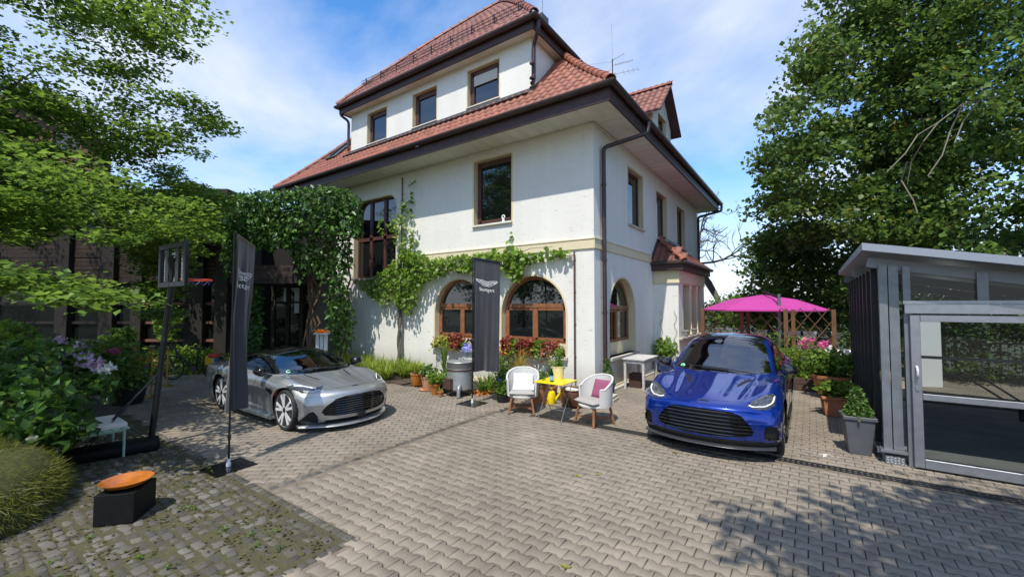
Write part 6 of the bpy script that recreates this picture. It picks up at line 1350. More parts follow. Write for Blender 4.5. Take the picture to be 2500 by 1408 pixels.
for k in range(3): tag(MB().box((.03, -.05, 0), (.26, .2, .012), rot=rotm(0, .1, .2)).build('newspaper', mat('newsprint', (.55, .55, .56), .9, var=.5, vscale=40), None), 'folded newspaper lying in the copper cauldron', 'newspaper', 'papers in the cauldron').location = tuple(np.array(G(1399, 992)) + [-.02*k, .02*k, .345 + .016*k])

# ---- white stool table by the east wall, things under and by it
M_ww = mat('limed_wood', (.52, .50, .47), .8, var=.2, vscale=12, bump=.2, bscale=40)
t = thing('side_table', 'weathered white wooden side table under the arched east window', 'table', (.50, 1.85, 0)); 
for k in range(4): MB().bb(-.30 + k*.15 + .002, -.15 + k*.15 - .002, -.60, .60, .765, .79).build('top_plank', M_ww, t)
MB().bb(-.27, .27, -.56, .56, .68, .764).build('apron', M_ww, t)
for x in (-.24, .24):
    for y in (-.52, .52): MB().box((x, y, .34), (.065, .065, .68), taper=.8).build('leg', M_ww, t)
t = thing('shoe_crate', 'brown wooden crate standing beneath the white side table', 'crate', (.42, 1.75, 0)); MB().bb(-.16, .16, -.18, .18, 0, .36).build('body', mat('dark_crate', (.06, .03, .022), .8), t, bevel=.01)
t = thing('white_canister', 'white plastic canister beside the small conifer', 'canister', tuple(G(1484, 935) + [0, 0, 0])); MB().bb(-.08, .08, -.12, .12, 0, .42).build('body', mat('white_plastic', (.7, .7, .7), .4), t, bevel=.03); MB().bb(-.083, -.078, -.09, .09, .05, .25).build('panel', mat('blue_grey_panel', (.12, .15, .22), .5), t); MB().bb(-.03, .03, -.03, .03, .42, .45).build('cap', M_black, t)
t = thing('step_stones', 'two stacked grey slabs by the villa corner', 'slabs', (.42, -.25, 0), R(4)); MB().bb(-.2, .2, -.2, .2, 0, .07).build('slab', M_stone, t, bevel=.01); MB().bb(-.17, .18, -.18, .19, .071, .14).build('slab', M_stone, t, bevel=.01)
potted('wide blue glazed bowl with leafy shrub at the bay', G(1625, 908), .20, .36, .40, M_bluegl, [('leaves', bush(520, .42, .40, .75, .12, up=.3, droop=.4), ML_vine)], rim=.03)
M_wire = mat('spiral_wire', (.28, .27, .25), .4, metal=.7)
for px0, y0 in ((1615, 770), (1650, 775)):
    p = FR(px0, y0 + 55, by0 - .04); t = thing('spiral_rod', 'wavy metal plant support rod against the bay wall', 'rod', (p[0], p[1], 0), 0, 'spiral rods at the bay'); MB().tube([(.045*math.sin(k*.9), 0, .3 + k*.065) for k in range(27)], .006, 5).build('rod', M_wire, t)
for yy in (5.0, 6.2):
    t = thing('wall_lantern', 'small stone urn on the bay window ledge', 'urn', (.94, yy, 1.12), 0, 'urns on the bay ledge'); MB().lathe([(.06, 0), (.05, .03), (.09, .12), (.10, .2), (.11, .21), (.11, .24), (0, .24)], 14).build('bowl', mat('grey_stone', (.33, .32, .3), .8, var=.3, vscale=20), t, smooth=True)
# ================================================================ GLASS SHELTER, RIGHT
M_galv = mat('galvanised_steel', (.22, .235, .25), .45, metal=.55, var=.16, vscale=5); M_alu = mat('brushed_aluminium', (.33, .34, .36), .35, metal=.7, var=.1, vscale=9); M_shade = mat('grey_paint', (.27, .28, .30), .5, metal=.2); M_fin = mat('black_fin', (.010, .011, .012), .45)
M_sg = glass_mat('shelter_glass', dark=.68, refl=1.45); M_conc = mat('concrete_floor', (.34, .32, .29), .85, var=.2, vscale=2)
gx0, gy0_, gx1, gy1_ = 5.10, -1.58, 9.2, 3.6
gs_ = thing('glass_shelter', 'grey steel and glass shelter with sloping flat roof and a big glazed door', 'shelter', (gx0, gy0_, 0))
def gb(nm, m, x0, x1, y0, y1, z0, z1, **k): return MB().bb(x0 - gx0, x1 - gx0, y0 - gy0_, y1 - gy0_, z0, z1).build(nm, m, gs_, **k)
zr = lambda x: 2.92 - .20*(x - 4.9)
m = MB(); V = []
for z_ in (0, -.10):
    for x, y in ((4.86, -1.98), (9.6, -1.98), (9.6, 4.0), (4.86, 4.0)): V.append((x - gx0, y - gy0_, zr(x) + .12 + z_))
m.add(V, [[0, 1, 2, 3], [4, 5, 6, 7], [0, 1, 5, 4], [1, 2, 6, 5], [2, 3, 7, 6], [3, 0, 4, 7]]); m.build('roof', mat('roof_edge_metal', (.33, .36, .41), .4, metal=.4), gs_)
for y in (-1.5, 1.0, 3.5): MB().beam((4.95 - gx0, y - gy0_, zr(4.95) - .10), (9.4 - gx0, y - gy0_, zr(9.4) - .10), .12, .14).build('rafter', M_shade, gs_)
gb('corner_post', M_galv, 5.06, 5.15, -1.60, -1.51, .18, 2.76); gb('channel_post', M_galv, 5.165, 5.27, -1.585, -1.50, .2, 2.74); gb('door_post', M_galv, 5.31, 5.385, -1.62, -1.5, 0, 2.72)
gb('door_post', M_galv, 7.62, 7.72, -1.62, -1.5, 0, 2.4); gb('mullion', M_galv, 6.02, 6.12, -1.60, -1.52, 2.24, 2.62); gb('mullion', M_galv, 6.95, 7.03, -1.60, -1.52, 2.24, 2.45)
gb('lintel', M_alu, 5.31, 7.7, -1.70, -1.55, 2.08, 2.20); gb('track', M_alu, 5.30, 7.7, -1.66, -1.55, 2.205, 2.25)
for q in ((5.39, 6.01), (6.13, 6.94), (7.04, 7.6)): MB().add([(q[0]-gx0, .04, 2.25), (q[1]-gx0, .04, 2.25), (q[1]-gx0, .04, zr(q[1]) - .12), (q[0]-gx0, .04, zr(q[0]) - .12)], [[0, 1, 2, 3]]).build('transom_pane', M_sg, gs_, fix=False)
# sliding door
def db(x0, x1, z0, z1, y0=-1.685, y1=-1.63): return gb('door_frame', M_alu, x0, x1, y0, y1, z0, z1, bevel=.004, seg=1)
db(5.36, 5.46, .03, 2.06); db(7.5, 7.6, .03, 2.06); db(5.462, 7.498, 1.97, 2.06); db(5.462, 7.498, .03, .15); db(5.462, 7.498, .93, 1.01)
for z0, z1 in ((.15, .93), (1.01, 1.97)): MB().add([(5.46-gx0, -.08, z0), (7.5-gx0, -.08, z0), (7.5-gx0, -.08, z1), (5.46-gx0, -.08, z1)], [[0, 1, 2, 3]]).build('door_pane', M_sg, gs_, fix=False)
MB().tube(bend([(5.41-gx0, -.11, 1.22), (5.41-gx0, -.17, 1.25), (5.41-gx0, -.17, 1.34), (5.41-gx0, -.11, 1.37)]), .014, 8).build('handle', M_rim, gs_); gb('lock', M_alu, 5.39, 5.43, -1.70, -1.686, 1.05, 1.10)
# side wall: black fins in front of glass, on a sill
gb('sill', M_alu, 5.02, 5.30, -1.66, -1.50, .16, .195); gb('side_sill', M_galv, 5.0, 5.16, -1.50, gy1_, .10, .16); gb('plinth', M_conc, 5.06, 5.16, -1.5, gy1_, 0, .10); gb('tread_plate', M_galv, 5.07, 5.27, -1.63, -1.52, .0, .11)
m = MB()
for i in range(5):
    for j in range(3): m.box((5.095 + i*.038 - gx0, -.052, .02 + j*.034 + (i % 2)*.012), (.022, .004, .007), rot=rotm(0, R(45 if (i + j) % 2 else -45), 0))
tag(m.build('tread_pattern', M_rim, gs_), kind='stuff')
MB().add([(5.10-gx0, -1.5-gy0_, .16), (5.10-gx0, gy1_-gy0_, .16), (5.10-gx0, gy1_-gy0_, 2.72), (5.10-gx0, -1.5-gy0_, 2.72)], [[0, 1, 2, 3]]).build('side_pane', M_sg, gs_, fix=False)
for y in np.arange(-1.1, gy1_, .62): gb('fin', M_fin, 5.02, 5.09, y, y + .10, .16, 2.74)
gb('rear_post', M_galv, 5.06, 5.15, gy1_ - .1, gy1_, .1, 2.76); gb('rear_post', M_galv, 9.1, 9.2, gy1_ - .1, gy1_, .0, 2.0)
gb('floor', M_conc, 5.17, gx1, -1.49, gy1_, -.02, .012); gb('rear_rail', M_galv, 5.16, 9.1, gy1_ - .08, gy1_ - .02, 1.0, 1.06); gb('top_rail', M_galv, 5.06, 9.2, -1.585, -1.52, 2.60, 2.63) if False else None
t = thing('notice_board', 'white board standing in the sun beyond the glass shelter', 'board', (FR(2268, 850, 6.3)[0], 6.3, -.02), R(20)); MB().bb(-.26, .26, -.02, .02, 0, 1.9).build('panel', mat('white_board', (.75, .77, .74), .6), t)
t = thing('handcart', 'dark handcart stored inside the glass shelter', 'cart', (7.3, .6, .012), R(-30)); MB().bb(-.35, .35, -.22, .22, .35, .62).build('tray', M_fin, t, bevel=.03)
for s in (-1, 1):
    MB().tube([(-.35, s*.2, .55), (-.9, s*.22, .95)], .016, 6).build('handle', M_steel, t); MB().tube([(.1 + .2*math.cos(a), s*.27, .2 + .2*math.sin(a)) for a in np.linspace(0, 6.28, 25)[:-1]], .03, 6, closed=True).build('wheel', M_tyre, t)
# ---- planters along the shelter
M_slate = mat('slate_plastic', (.085, .09, .10), .5, var=.1, vscale=6)
def cone_leaves(n, r, z0, h, sz): z = rng.random(n)**1.3; a = rng.uniform(0, 6.28, n); rr = r*(1 - z)*rng.uniform(.75, 1.05, n) + .015; return leafs(np.stack([rr*np.cos(a), rr*np.sin(a), z0 + z*h], 1), sz, .4, .7)
t = thing('potted_conifer', 'dwarf conifer in a tall tapered slate grey planter', 'potted plant', (4.80, -1.30, 0), R(6)); MB().box((0, 0, .255), (.36, .36, .51), taper=.72).build('planter', M_slate, t, bevel=.008, seg=1)
m = MB(); ring(m, lambda u, v, d: (u, v, d), rect(-.20, .20, -.20, .20), rect(-.165, .165, -.165, .165), .51, .56); m.build('rim', M_slate, t, bevel=.006, seg=1); MB().bb(-.165, .165, -.165, .165, .50, .535).build('soil', M_soil, t); foliage('leaves', cone_leaves(1800, .17, .53, .42, .045), ML_con, t); foliage('ground_cover', bush(160, .17, .52, .08, .05), ML_vine, t)
t = thing('potted_plant', 'rectangular terracotta trough with broad leaved seedlings', 'potted plant', (4.66, 1.15, 0), R(8)); MB().box((0, 0, .17), (.52, .34, .34), taper=.84).build('trough', M_terra, t, bevel=.012); m = MB(); ring(m, lambda u, v, d: (u, v, d), rect(-.285, .285, -.195, .195), rect(-.24, .24, -.15, .15), .33, .385); m.build('rim', M_terra, t, bevel=.01); MB().bb(-.24, .24, -.15, .15, .32, .355).build('soil', M_soil, t); foliage('leaves', bush(260, .33, .36, .34, .13, up=.6), ML_lush, t)
potted('large round terracotta tub with a leafy dahlia', (4.62, 3.0), .24, .37, .55, M_terra, [('leaves', bush(950, .5, .5, .62, .12, up=.4), ML_lush)], rim=.05)
M_sleep = mat('railway_sleeper', (.075, .048, .034), .9, var=.4, vscale=6, bump=.5, bscale=25)
t = thing('raised_bed', 'raised timber bed with lilies and mixed greenery behind the blue car', 'raised bed', (3.72, 4.05, 0)); 
for k in range(2): MB().bb(-.75, .75, -.42, -.30, k*.165, k*.165 + .16).build('sleeper', M_sleep, t, bevel=.01)
for k in range(2): MB().bb(.63, .75, -.298, .45, k*.165, k*.165 + .16).build('sleeper', M_sleep, t, bevel=.01)
MB().bb(-.75, .63, -.30, .45, 0, .29).build('soil', M_soil, t)
q = np.stack([rng.uniform(-.72, .72, 2300), rng.uniform(-.42, .4, 2300), .28 + rng.random(2300)**1.2*.75], 1); foliage('leaves', leafs(q, .085, .45), ML_vine, t)
q = np.stack([rng.uniform(-.7, .7, 500), rng.uniform(-.3, .4, 500), .5 + rng.random(500)*.95], 1); foliage('stems', leafs(q, .11, .2, .25), ML_lush, t)
for px, py in ((1958, 838), (1975, 832), (1966, 846), (1945, 872), (2008, 842), (2015, 838), (1996, 846)):
    c = DP(px, py, 11.3) - np.array(t.location); foliage('lily_bloom', leafs(rng.normal(0, .045, (26, 3)) + c, .11, .2, .45), ML_pink, t)
# ---- terrace: pergola lattice, parasol, table, railing
M_lat = mat('oiled_larch', (.15, .07, .032), .7, var=.3, vscale=8)
pg = thing('lattice_screen', 'wooden lattice screen on square posts in front of the pink parasol', 'trellis', (0, 0, 0)); pp = [DP(1716, 757, 14.), DP(1810, 757, 13.1), DP(1918, 757, 11.7), DP(2035, 760, 11.9)]
for k, p in enumerate(pp):
    MB().bb(p[0]-.05, p[0]+.05, p[1]-.05, p[1]+.05, -.02, 2.06).build('post', M_lat, pg)
    if k in (1, 2): MB().bb(p[0]+.12, p[0]+.21, p[1]+.1, p[1]+.19, -.02, 2.06).build('post', M_lat, pg)
for a_, b_ in zip(pp, pp[1:]):
    d = b_ - a_; d[2] = 0; L_ = np.linalg.norm(d); d /= L_; zl0, zl1 = .75, 2.10; hh = zl1 - zl0; sp_ = .45
    for s in (1, -1):
        k = -hh
        while k < L_:
            u0, u1 = max(0, k), min(L_, k + hh)
            if u1 - u0 > .05:
                za, zb_ = (zl0 + u0 - k, zl0 + u1 - k) if s > 0 else (zl1 - (u0 - k), zl1 - (u1 - k))
                o_ = np.array([d[1], -d[0], 0])*.012*s; MB().beam(a_*[1, 1, 0] + d*u0 + [0, 0, za] + o_, a_*[1, 1, 0] + d*u1 + [0, 0, zb_] + o_, .020, .008, up=(d[1], -d[0], 0)).build('slat', M_lat, pg)
            k += sp_
M_mag = mat('magenta_canvas', (.64, .075, .40), .75, trans=.35, var=.05, vscale=3)
pc = DP(1862, 735, 13.6); ps = thing('cantilever_parasol', 'large magenta pink cantilever parasol over the terrace table', 'parasol', (pc[0], pc[1], 0)); rr = 1.82
V = [(0, 0, 2.52)] + [(rr*math.cos(a), rr*math.sin(a), 2.04) for a in np.arange(8)*math.pi/4 + .3] + [(rr*.52*math.cos(a), rr*.52*math.sin(a), 2.36) for a in np.arange(8)*math.pi/4 + .3]
m = MB(); F = []
for i in range(8): j = (i+1) % 8; F += [[0, 9+i, 9+j], [9+i, 1+i, 1+j, 9+j]]
for i in range(8):
    j = (i+1) % 8; b_ = len(V); V += [(V[1+i][0], V[1+i][1], 2.0), (V[1+j][0], V[1+j][1], 2.0)]; F.append([1+i, 1+j, b_+1, b_])
m.add(V, F); m.build('canopy', M_mag, ps, fix=False)
for i in range(8): MB().tube([(0, 0, 2.48), tuple(np.array(V[9+i]) - [0, 0, .03]), tuple(np.array(V[1+i]) - [0, 0, .03])], .012, 5).build('rib', M_dark_metal, ps)
pl = DP(1902, 735, 12.2) - np.array(ps.location); MB().tube([(pl[0], pl[1], 0), (pl[0], pl[1], 2.5)], .045, 10).build('mast', M_galv, ps, smooth=True); MB().beam((pl[0], pl[1], 2.40), (0, 0, 2.62), .05, .06).build('arm', M_dark_metal, ps); MB().beam((pl[0], pl[1], 1.6), (pl[0]*.55, pl[1]*.55, 2.3), .04, .05).build('strut', M_dark_metal, ps); MB().bb(pl[0]-.4, pl[0]+.4, pl[1]-.4, pl[1]+.4, 0, .1).build('foot', M_conc, ps)
rl = thing('terrace_railing', 'thin steel railing along the edge of the terrace', 'railing', (0, 9.0, 0))
for z in (1.24, 1.05): MB().tube([(.2, 0, z), (9.5, 0, z)], .022, 8).build('rail', M_galv, rl, smooth=True)
for x in np.arange(.4, 9.5, 1.4): MB().tube([(x, 0, 0), (x, 0, 1.24)], .02, 8).build('post', M_galv, rl)
bm_ = MB().tube([(0, 0, .08), (0, 0, 1.05)], .008, 5).mesh('baluster', M_galv)
for x in np.arange(.5, 9.5, .13): link('baluster', bm_, rl, (x, 0, 0))
M_wpl = mat('white_box', (.72, .72, .70), .5)
for k, px in enumerate((1858, 1938, 1977, 2047)):
    p = FR(px, 806, 8.88); t = thing('railing_box', ['white flower box hung on the railing, near the villa', 'white flower box hung on the railing behind the parasol mast', 'white flower box hung on the railing between the lattice posts', 'white flower box hung on the railing next to the glass shelter'][k], 'flower box', (p[0], p[1], 1.02)); MB().box((0, 0, .12), (.42, .2, .24), taper=.85).build('box', M_wpl, t, bevel=.01); foliage('leaves', bush(170, .24, .2, .26, .07), ML_vine, t)
q = G(2040, 852, .76); t = thing('terrace_table', 'terrace table under a white cloth hanging at the corners', 'table', (q[0], q[1] + .3, 0)); m = MB(); n = 21; rows = []
for i, x in enumerate(np.linspace(-1.05, 1.05, n)):
    rows.append([(max(-.82, min(.82, x)) + (.05*np.sign(x) if abs(x) > .82 else 0), max(-.5, min(.5, y)) + (.05*np.sign(y) if abs(y) > .5 else 0), .76 - max(0, abs(x) - .82)*1.1 - max(0, abs(y) - .5)*1.1 + .01*math.sin(9*x + 5*y)*(abs(x) > .8)) for y in np.linspace(-.75, .75, 17)])
m.grid(rows); m.build('cloth', mat('white_linen', (.74, .75, .77), .85), t, smooth=True, angle=180, fix=False); MB().bb(-.8, .8, -.48, .48, .71, .745).build('top', M_lat, t)
for x in (-.7, .7):
    for y in (-.4, .4): MB().bb(x-.03, x+.03, y-.03, y+.03, 0, .71).build('leg', M_lat, t)
for px, lb in ((1958, 'white covered garden chair at the terrace table, beside the lilies'), (2016, 'white covered garden chair at the terrace table, behind the dahlia tub')):
    q = G(px, 845, .9); t = thing('covered_chair', lb, 'chair', (q[0], q[1] - .1, 0), R(15)); MB().bb(-.23, .23, .18, .26, .42, .93).build('back', M_cushw, t, bevel=.03); MB().bb(-.24, .24, -.24, .2, .40, .48).build('seat', M_cushw, t, bevel=.03)
    for x in (-.2, .2):
        for y in (-.2, .2): MB().bb(x-.02, x+.02, y-.02, y+.02, 0, .40).build('leg', M_galv, t)
t = thing('stone_bench', 'low pale stone block wall beside the terrace table', 'wall', (5.6, 5.6, 0)); 
for k in range(2): MB().bb(-.45, .45, -.15, .15, k*.2, k*.2 + .195).build('block', mat('sandstone', (.50, .42, .30), .85, var=.15, vscale=6), t, bevel=.01)
t = thing('fallen_blossom', 'fallen white blossom lying on the paving near the grey planter', 'flower', tuple(G(2012, 1112))); foliage('petals', leafs(rng.normal(0, .035, (26, 3))*[1, 1, .1] + [0, 0, .012], .03, .6), ML_wht, t)
for k, (px, py) in enumerate(((1408, 1160), (1460, 1158), (1385, 1387), (1648, 1105), (2015, 1078), (2022, 1147))):
    t = thing('fallen_leaf', 'yellowed fallen leaf on the paving', 'leaf', tuple(G(px, py) + [0, 0, .004]), k*1.3, 'fallen leaves on the paving'); foliage('blade', leafs(np.zeros((3, 3)) + rng.normal(0, .006, (3, 3)) * [1, 1, 0] + [0, 0, .004], .05, .92, tone=(0, .8)), ML_yel, t)
# ================================================================ LEFT FOREGROUND
M_boxb = mat('black_plinth', (.006, .0065, .0065), .6, spec=.2, var=.3, vscale=9); M_bowl = mat('orange_glaze', (.40, .125, .020), .22, var=.2, vscale=6, coat=.6)
p0, pl_, pr_ = G(305, 1290), G(236, 1281), G(372, 1236); cen = (pl_ + pr_)/2; ang = math.atan2(pr_[1] - p0[1], pr_[0] - p0[0])
t = thing('black_plinth', 'black cube plinth standing on the mossy setts', 'plinth', tuple(cen), ang); MB().bb(-.20, .20, -.17, .17, 0, .30).build('cube', M_boxb, t, bevel=.006)
t = thing('orange_bowl', 'shallow orange glazed bowl resting on the black plinth', 'bowl',  (cen[0], cen[1], .302)); MB().lathe([(.12, 0), (.14, .008), (.225, .045), (.262, .075), (.268, .082), (.255, .082), (.225, .040), (.15, .012), (0, .009)], 40).build('dish', M_bowl, t, smooth=True, angle=60).scale = (.83, .83, .9)
# clipped grassy cushion at the left edge
hg = thing('grass_cushion', 'dense rounded cushion of yellowish ornamental grass by the black plinth', 'grass', (-3.15, -9.15, 0))
def cushion_pts(n, c, r): a = rng.uniform(0, 6.28, n); z = rng.random(n)**.55; rr = np.sqrt(1 - z**2.4); return np.stack([c[0] + r[0]*rr*np.cos(a), c[1] + r[1]*rr*np.sin(a), z*r[2]], 1)
L_ = []
for c, r, n in (((0, 0), (1.22, .78, .66), 16000), ((-1.5, -.3), (1.2, .9, .72), 9000), ((-2.8, .2), (1.2, .9, .7), 4000)):
    P = cushion_pts(n, c, r); o_ = unit((P - [c[0], c[1], -.25])); m_ = len(P); L2 = rng.uniform(.04, .10, m_)[:, None]; tp_ = P + o_*L2 + rng.normal(0, .04, (m_, 3)) - [0, 0, .04]; s_ = unit(np.cross(o_, rng.normal(0, 1, (m_, 3))))*.0035
    V = np.stack([P - s_, P + s_, tp_], 1).reshape(-1, 3); F = np.arange(m_*3).reshape(-1, 3); tn = np.clip(P[:, 2]/r[2]*.45 + rng.normal(.3, .2, m_), 0, 1); L_.append((V, F, np.repeat(tn, 3)))  # sunlit top put into the tone: blades turn yellow with height
foliage('blades', L_, ML_grs, hg)
m = MB()
for c, r in (((0, 0), (1.2, .76, .64)), ((-1.5, -.3), (1.18, .88, .70)), ((-2.8, .2), (1.18, .88, .68))): m.lathe([(math.cos(a)**.5, math.sin(a)) for a in np.linspace(0, 1.55, 9)] + [(0, 1)], 28); v = m.v[-1]; m.v[-1] = v*np.array([r[0], r[1], r[2]]) + [c[0], c[1], 0]
m.build('core', mat('grass_thatch', (.05, .055, .012), .95, var=.4, vscale=20), hg, smooth=True)
# shrubs of the bed
bed = MB().add([(-16, -9.9, .0), (-4.75, -9.9, .0), (-4.6, -8.05, .0), (-7.4, -6.9, .0), (-9.6, -6.3, .0), (-12.4, -5.4, .0), (-16, -6, .0)], [list(range(7))]).build('planting_bed', M_soil); bed['kind'] = 'structure'
def shrub(name, label, poly, n, d0, d1, nl, rad, sz, lm, base_py, flowers=(), up=.55, aspect=.7, cat='shrub', tone=(0, 1)):
    cl = in_px(poly, n, d0, d1); cl[:, 2] = np.maximum(cl[:, 2], .15); b = cl.mean(0); b[2] = 0
    t = plant(name, label, cat, b); limbs('stems', [(p0 - b, p1 - b, r0, r1) for p0, p1, r0, r1 in skeleton([b, b + [0, 0, .25]], cl, .005, .45)], M_bark2, t, 5); foliage('leaves', leafs(spray(cl, nl, rad, .7) - b, sz, up, aspect, .2, tone=tone), lm, t)
    for k, (px, py, d, m_, r_) in enumerate(flowers): c = DP(px, py, d) - b; foliage('bloom', leafs(unit(rng.normal(0, 1, (60, 3)))*r_*[1, 1, .7] + c, r_*.75, .4, .8), m_, t)
    return t
shrub('raspberry_bush', 'large leaved dark green bush beside the pale cushioned bench', [(-200, 920), (60, 910), (130, 940), (175, 1000), (185, 1060), (90, 1085), (-200, 1100)], 64, 5.1, 6.1, 34, .26, .15, ML_ivy, 0)
shrub('rhododendron_bush', 'tall dark green bush filling the flower bed at the picture edge', [(-200, 850), (60, 850), (200, 890), (250, 930), (240, 965), (180, 975), (-200, 940)], 70, 6.3, 8.2, 34, .34, .14, ML_ivy, 0)
shrub('golden_shrub', 'yellow green shrub at the back of the flower bed', [(-150, 800), (20, 785), (110, 815), (110, 870), (-150, 870)], 36, 7.6, 8.8, 42, .32, .12, ML_vine, 0)
shrub('hydrangea', 'hydrangea with lilac and white flower heads in the bed', [(110, 860), (160, 840), (235, 850), (270, 900), (240, 930), (120, 930)], 40, 7.8, 8.8, 34, .28, .12, ML_lush, 0, [(148, 832, 8.0, ML_lil, .09), (195, 850, 8.0, ML_lil, .10), (205, 868, 7.9, ML_lil, .09), (207, 884, 7.8, ML_lil, .10), (230, 888, 7.8, ML_lil, .11), (128, 890, 7.7, ML_lil, .09), (115, 855, 7.9, ML_wht, .08), (148, 866, 7.9, ML_lil, .08), (270, 896, 7.9, ML_wht, .08), (250, 905, 7.8, ML_wht, .09)], tone=(0, .7))
shrub('rose_bush', 'rose bush with pink blooms behind the black tub', [(230, 845), (300, 835), (345, 860), (360, 920), (320, 945), (250, 930)], 42, 9.0, 9.9, 34, .28, .10, ML_lush, 0, [(240, 842, 9.2, ML_pink, .07), (280, 856, 9.1, ML_pink, .08), (262, 858, 9.2, ML_pink, .05), (300, 872, 9.2, ML_lil, .05)], tone=(0, .8))
shrub('laurel_bush', 'glossy leaved evergreen standing in front of the annex glass', [(255, 808), (312, 806), (318, 830), (260, 835)], 12, 11.8, 12.4, 34, .28, .14, ML_lush, 0)
shrub('bed_greenery', 'low bright leafy plants behind the parked bicycle', [(340, 860), (420, 845), (540, 850), (560, 890), (500, 925), (380, 930)], 46, 13.3, 14.3, 40, .34, .15, ML_vine, 0, tone=(.1, .8))
shrub('climbing_shoot', 'bright climbing plant on the annex posts', [(345, 690), (400, 700), (440, 760), (420, 830), (395, 830), (380, 760), (350, 730)], 34, 13.8, 14.6, 30, .22, .14, ML_vine, 0, cat='climber')
shrub('climbing_shoot', 'leafy creeper covering the upper corner of the annex', [(330, 480), (440, 470), (545, 490), (545, 570), (470, 600), (430, 640), (330, 600)], 90, 13.6, 14.8, 40, .4, .15, ML_lush, 0, cat='climber')
t = potted('large black tub with low greenery in front of the roses', G(312, 985), .26, .33, .42, M_black, [('leaves', bush(300, .36, .38, .3, .10), ML_ivy)], cat='potted plant', name='tub')
# bench with cushion
M_mint = mat('mint_paint', (.34, .52, .42), .6, var=.15, vscale=8)
a_, b_ = G(318, 1042, .42), G(228, 1058, .42); c_ = G(270, 994, .42); d1 = unit(b_ - a_); ln_ = np.array([-d1[1], d1[0], 0.]); ln_ = ln_ if ln_ @ (c_ - a_) > 0 else -ln_
bt = thing('garden_bench', 'mint green slatted bench half hidden in the shrubs', 'bench', (a_[0], a_[1], 0), math.atan2(d1[1], d1[0])); sg = 1 if (rotm(0, 0, math.atan2(d1[1], d1[0])) @ [0, 1, 0]) @ ln_ > 0 else -1
for k in range(8): MB().bb(.0 + k*.10, .088 + k*.10, sg*.0, sg*.8, .40, .42).build('slat', M_mint, bt, bevel=.006, seg=1)
for y in (.06, .7):
    for x in (.05, .72): MB().tube([(x, sg*y, 0), (x, sg*y, .40)], .016, 8).build('leg', M_mint, bt)
    MB().bb(.03, .76, sg*y - .015, sg*y + .015, .37, .40).build('rail', M_mint, bt)
for k in range(3): MB().bb(.80, .815, sg*.0, sg*.8, .55 + k*.11, .64 + k*.11).build('back_slat', M_mint, bt)
ct = tag(MB().bb(.02, .77, sg*.03, sg*.78, 0, .07).build('bench_cushion', [mat('cream_cushion', (.66, .64, .60), .9)], None, bevel=.018), 'off white cushion lying on the mint green bench', 'cushion'); ct.location = (a_[0], a_[1], .422); ct.rotation_euler = (0, 0, math.atan2(d1[1], d1[0]))
# basketball stand
M_hoopb = mat('black_steel', (.012, .013, .014), .4, metal=.3); M_board = glass_mat('clear_board', tint=(.8, .9, .88), dark=.9, refl=1.5); M_orange = mat('hoop_orange', (.70, .07, .03), .45)
cw = lambda lat, dep, z: CAM*[1, 1, 0] + RGT*lat + FWD*dep + UPV*z
pb = cw(-5.60, 6.62, 0); bs = thing('basketball_stand', 'portable black basketball stand with clear backboard and red hoop', 'basketball hoop', tuple(pb)); lc = lambda v: tuple(np.asarray(v) - pb)
top = cw(-5.42, 6.72, 2.75); MB().tube([(0, 0, .1), lc(top)], [.043, .04], 12).build('pole', M_hoopb, bs, smooth=True)
L0, R0 = cw(-5.86, 7.0, 0), cw(-4.89, 6.32, 0); bd = unit(R0 - L0); bn = np.cross(bd, UPV); bn = bn if bn @ FWD > 0 else -bn; bc = (L0 + R0)/2; bw = np.linalg.norm(R0 - L0)/2
f_ = lambda u, v, d: lc(bc + bd*u + UPV*v + bn*d)
m = MB(); ring(m, f_, rect(-bw, bw, 2.47, 3.17), rect(-bw + .09, bw - .09, 2.56, 3.08), .02, -.03); m.build('board_frame', M_hoopb, bs, bevel=.01); MB().add([f_(*p, .0) for p in rect(-bw + .04, bw - .04, 2.51, 3.13)], [[0, 1, 2, 3]]).build('backboard', M_board, bs, fix=False)
for u in (-.22, .22): MB().add([f_(*p, -.02) for p in rect(u - .07, u + .07, 2.5, 3.14)] + [f_(*p, -.004) for p in rect(u - .07, u + .07, 2.5, 3.14)], [[0, 1, 2, 3], [4, 5, 6, 7], [0, 1, 5, 4], [1, 2, 6, 5], [2, 3, 7, 6], [3, 0, 4, 7]]).build('board_rib', M_hoopb, bs)
for s in (-.09, .09): MB().beam(lc(top + bd*s*.3 - [0, 0, .25]), f_(s, 2.95, -.04), .03, .03).build('board_arm', M_hoopb, bs)
hc = bc + bn*.30; MB().tube([lc(hc + .225*(math.cos(a)*bd + math.sin(a)*bn) + UPV*2.60) for a in np.linspace(0, 6.283, 33)[:-1]], .014, 8, closed=True).beam(f_(-.06, 2.6, .02), f_(-.04, 2.6, .09), .03, .02).beam(f_(.06, 2.6, .02), f_(.04, 2.6, .09), .03, .02).build('hoop', M_orange, bs, smooth=True)
m = MB()
for k in range(10): a = k*.628; m.tube([lc(hc + .22*(math.cos(a)*bd + math.sin(a)*bn) + UPV*2.59), lc(hc + .19*(math.cos(a + .3)*bd + math.sin(a + .3)*bn) + UPV*2.52)], .004, 4)
tag(m.build('net', mat('net_blue', (.12, .16, .42), .7), bs), kind='stuff')
ba, bb_ = G(392, 1098), G(212, 1130); e1 = unit(bb_ - ba); e2 = np.array([-e1[1], e1[0], 0]); e2 = e2 if e2 @ FWD > 0 else -e2; o_ = ba - pb
m = MB().prism([(0, 0), (1.05, 0), (1.05, .42), (0, .42)], 0, .15); v = m.v[0]; m.v[0] = o_ + np.outer(v[:, 0], e1) + np.outer(v[:, 1] - .0, e2) + np.outer(v[:, 2], UPV); m.build('ballast_base', M_boxb, bs, bevel=.05, seg=3, smooth=True)
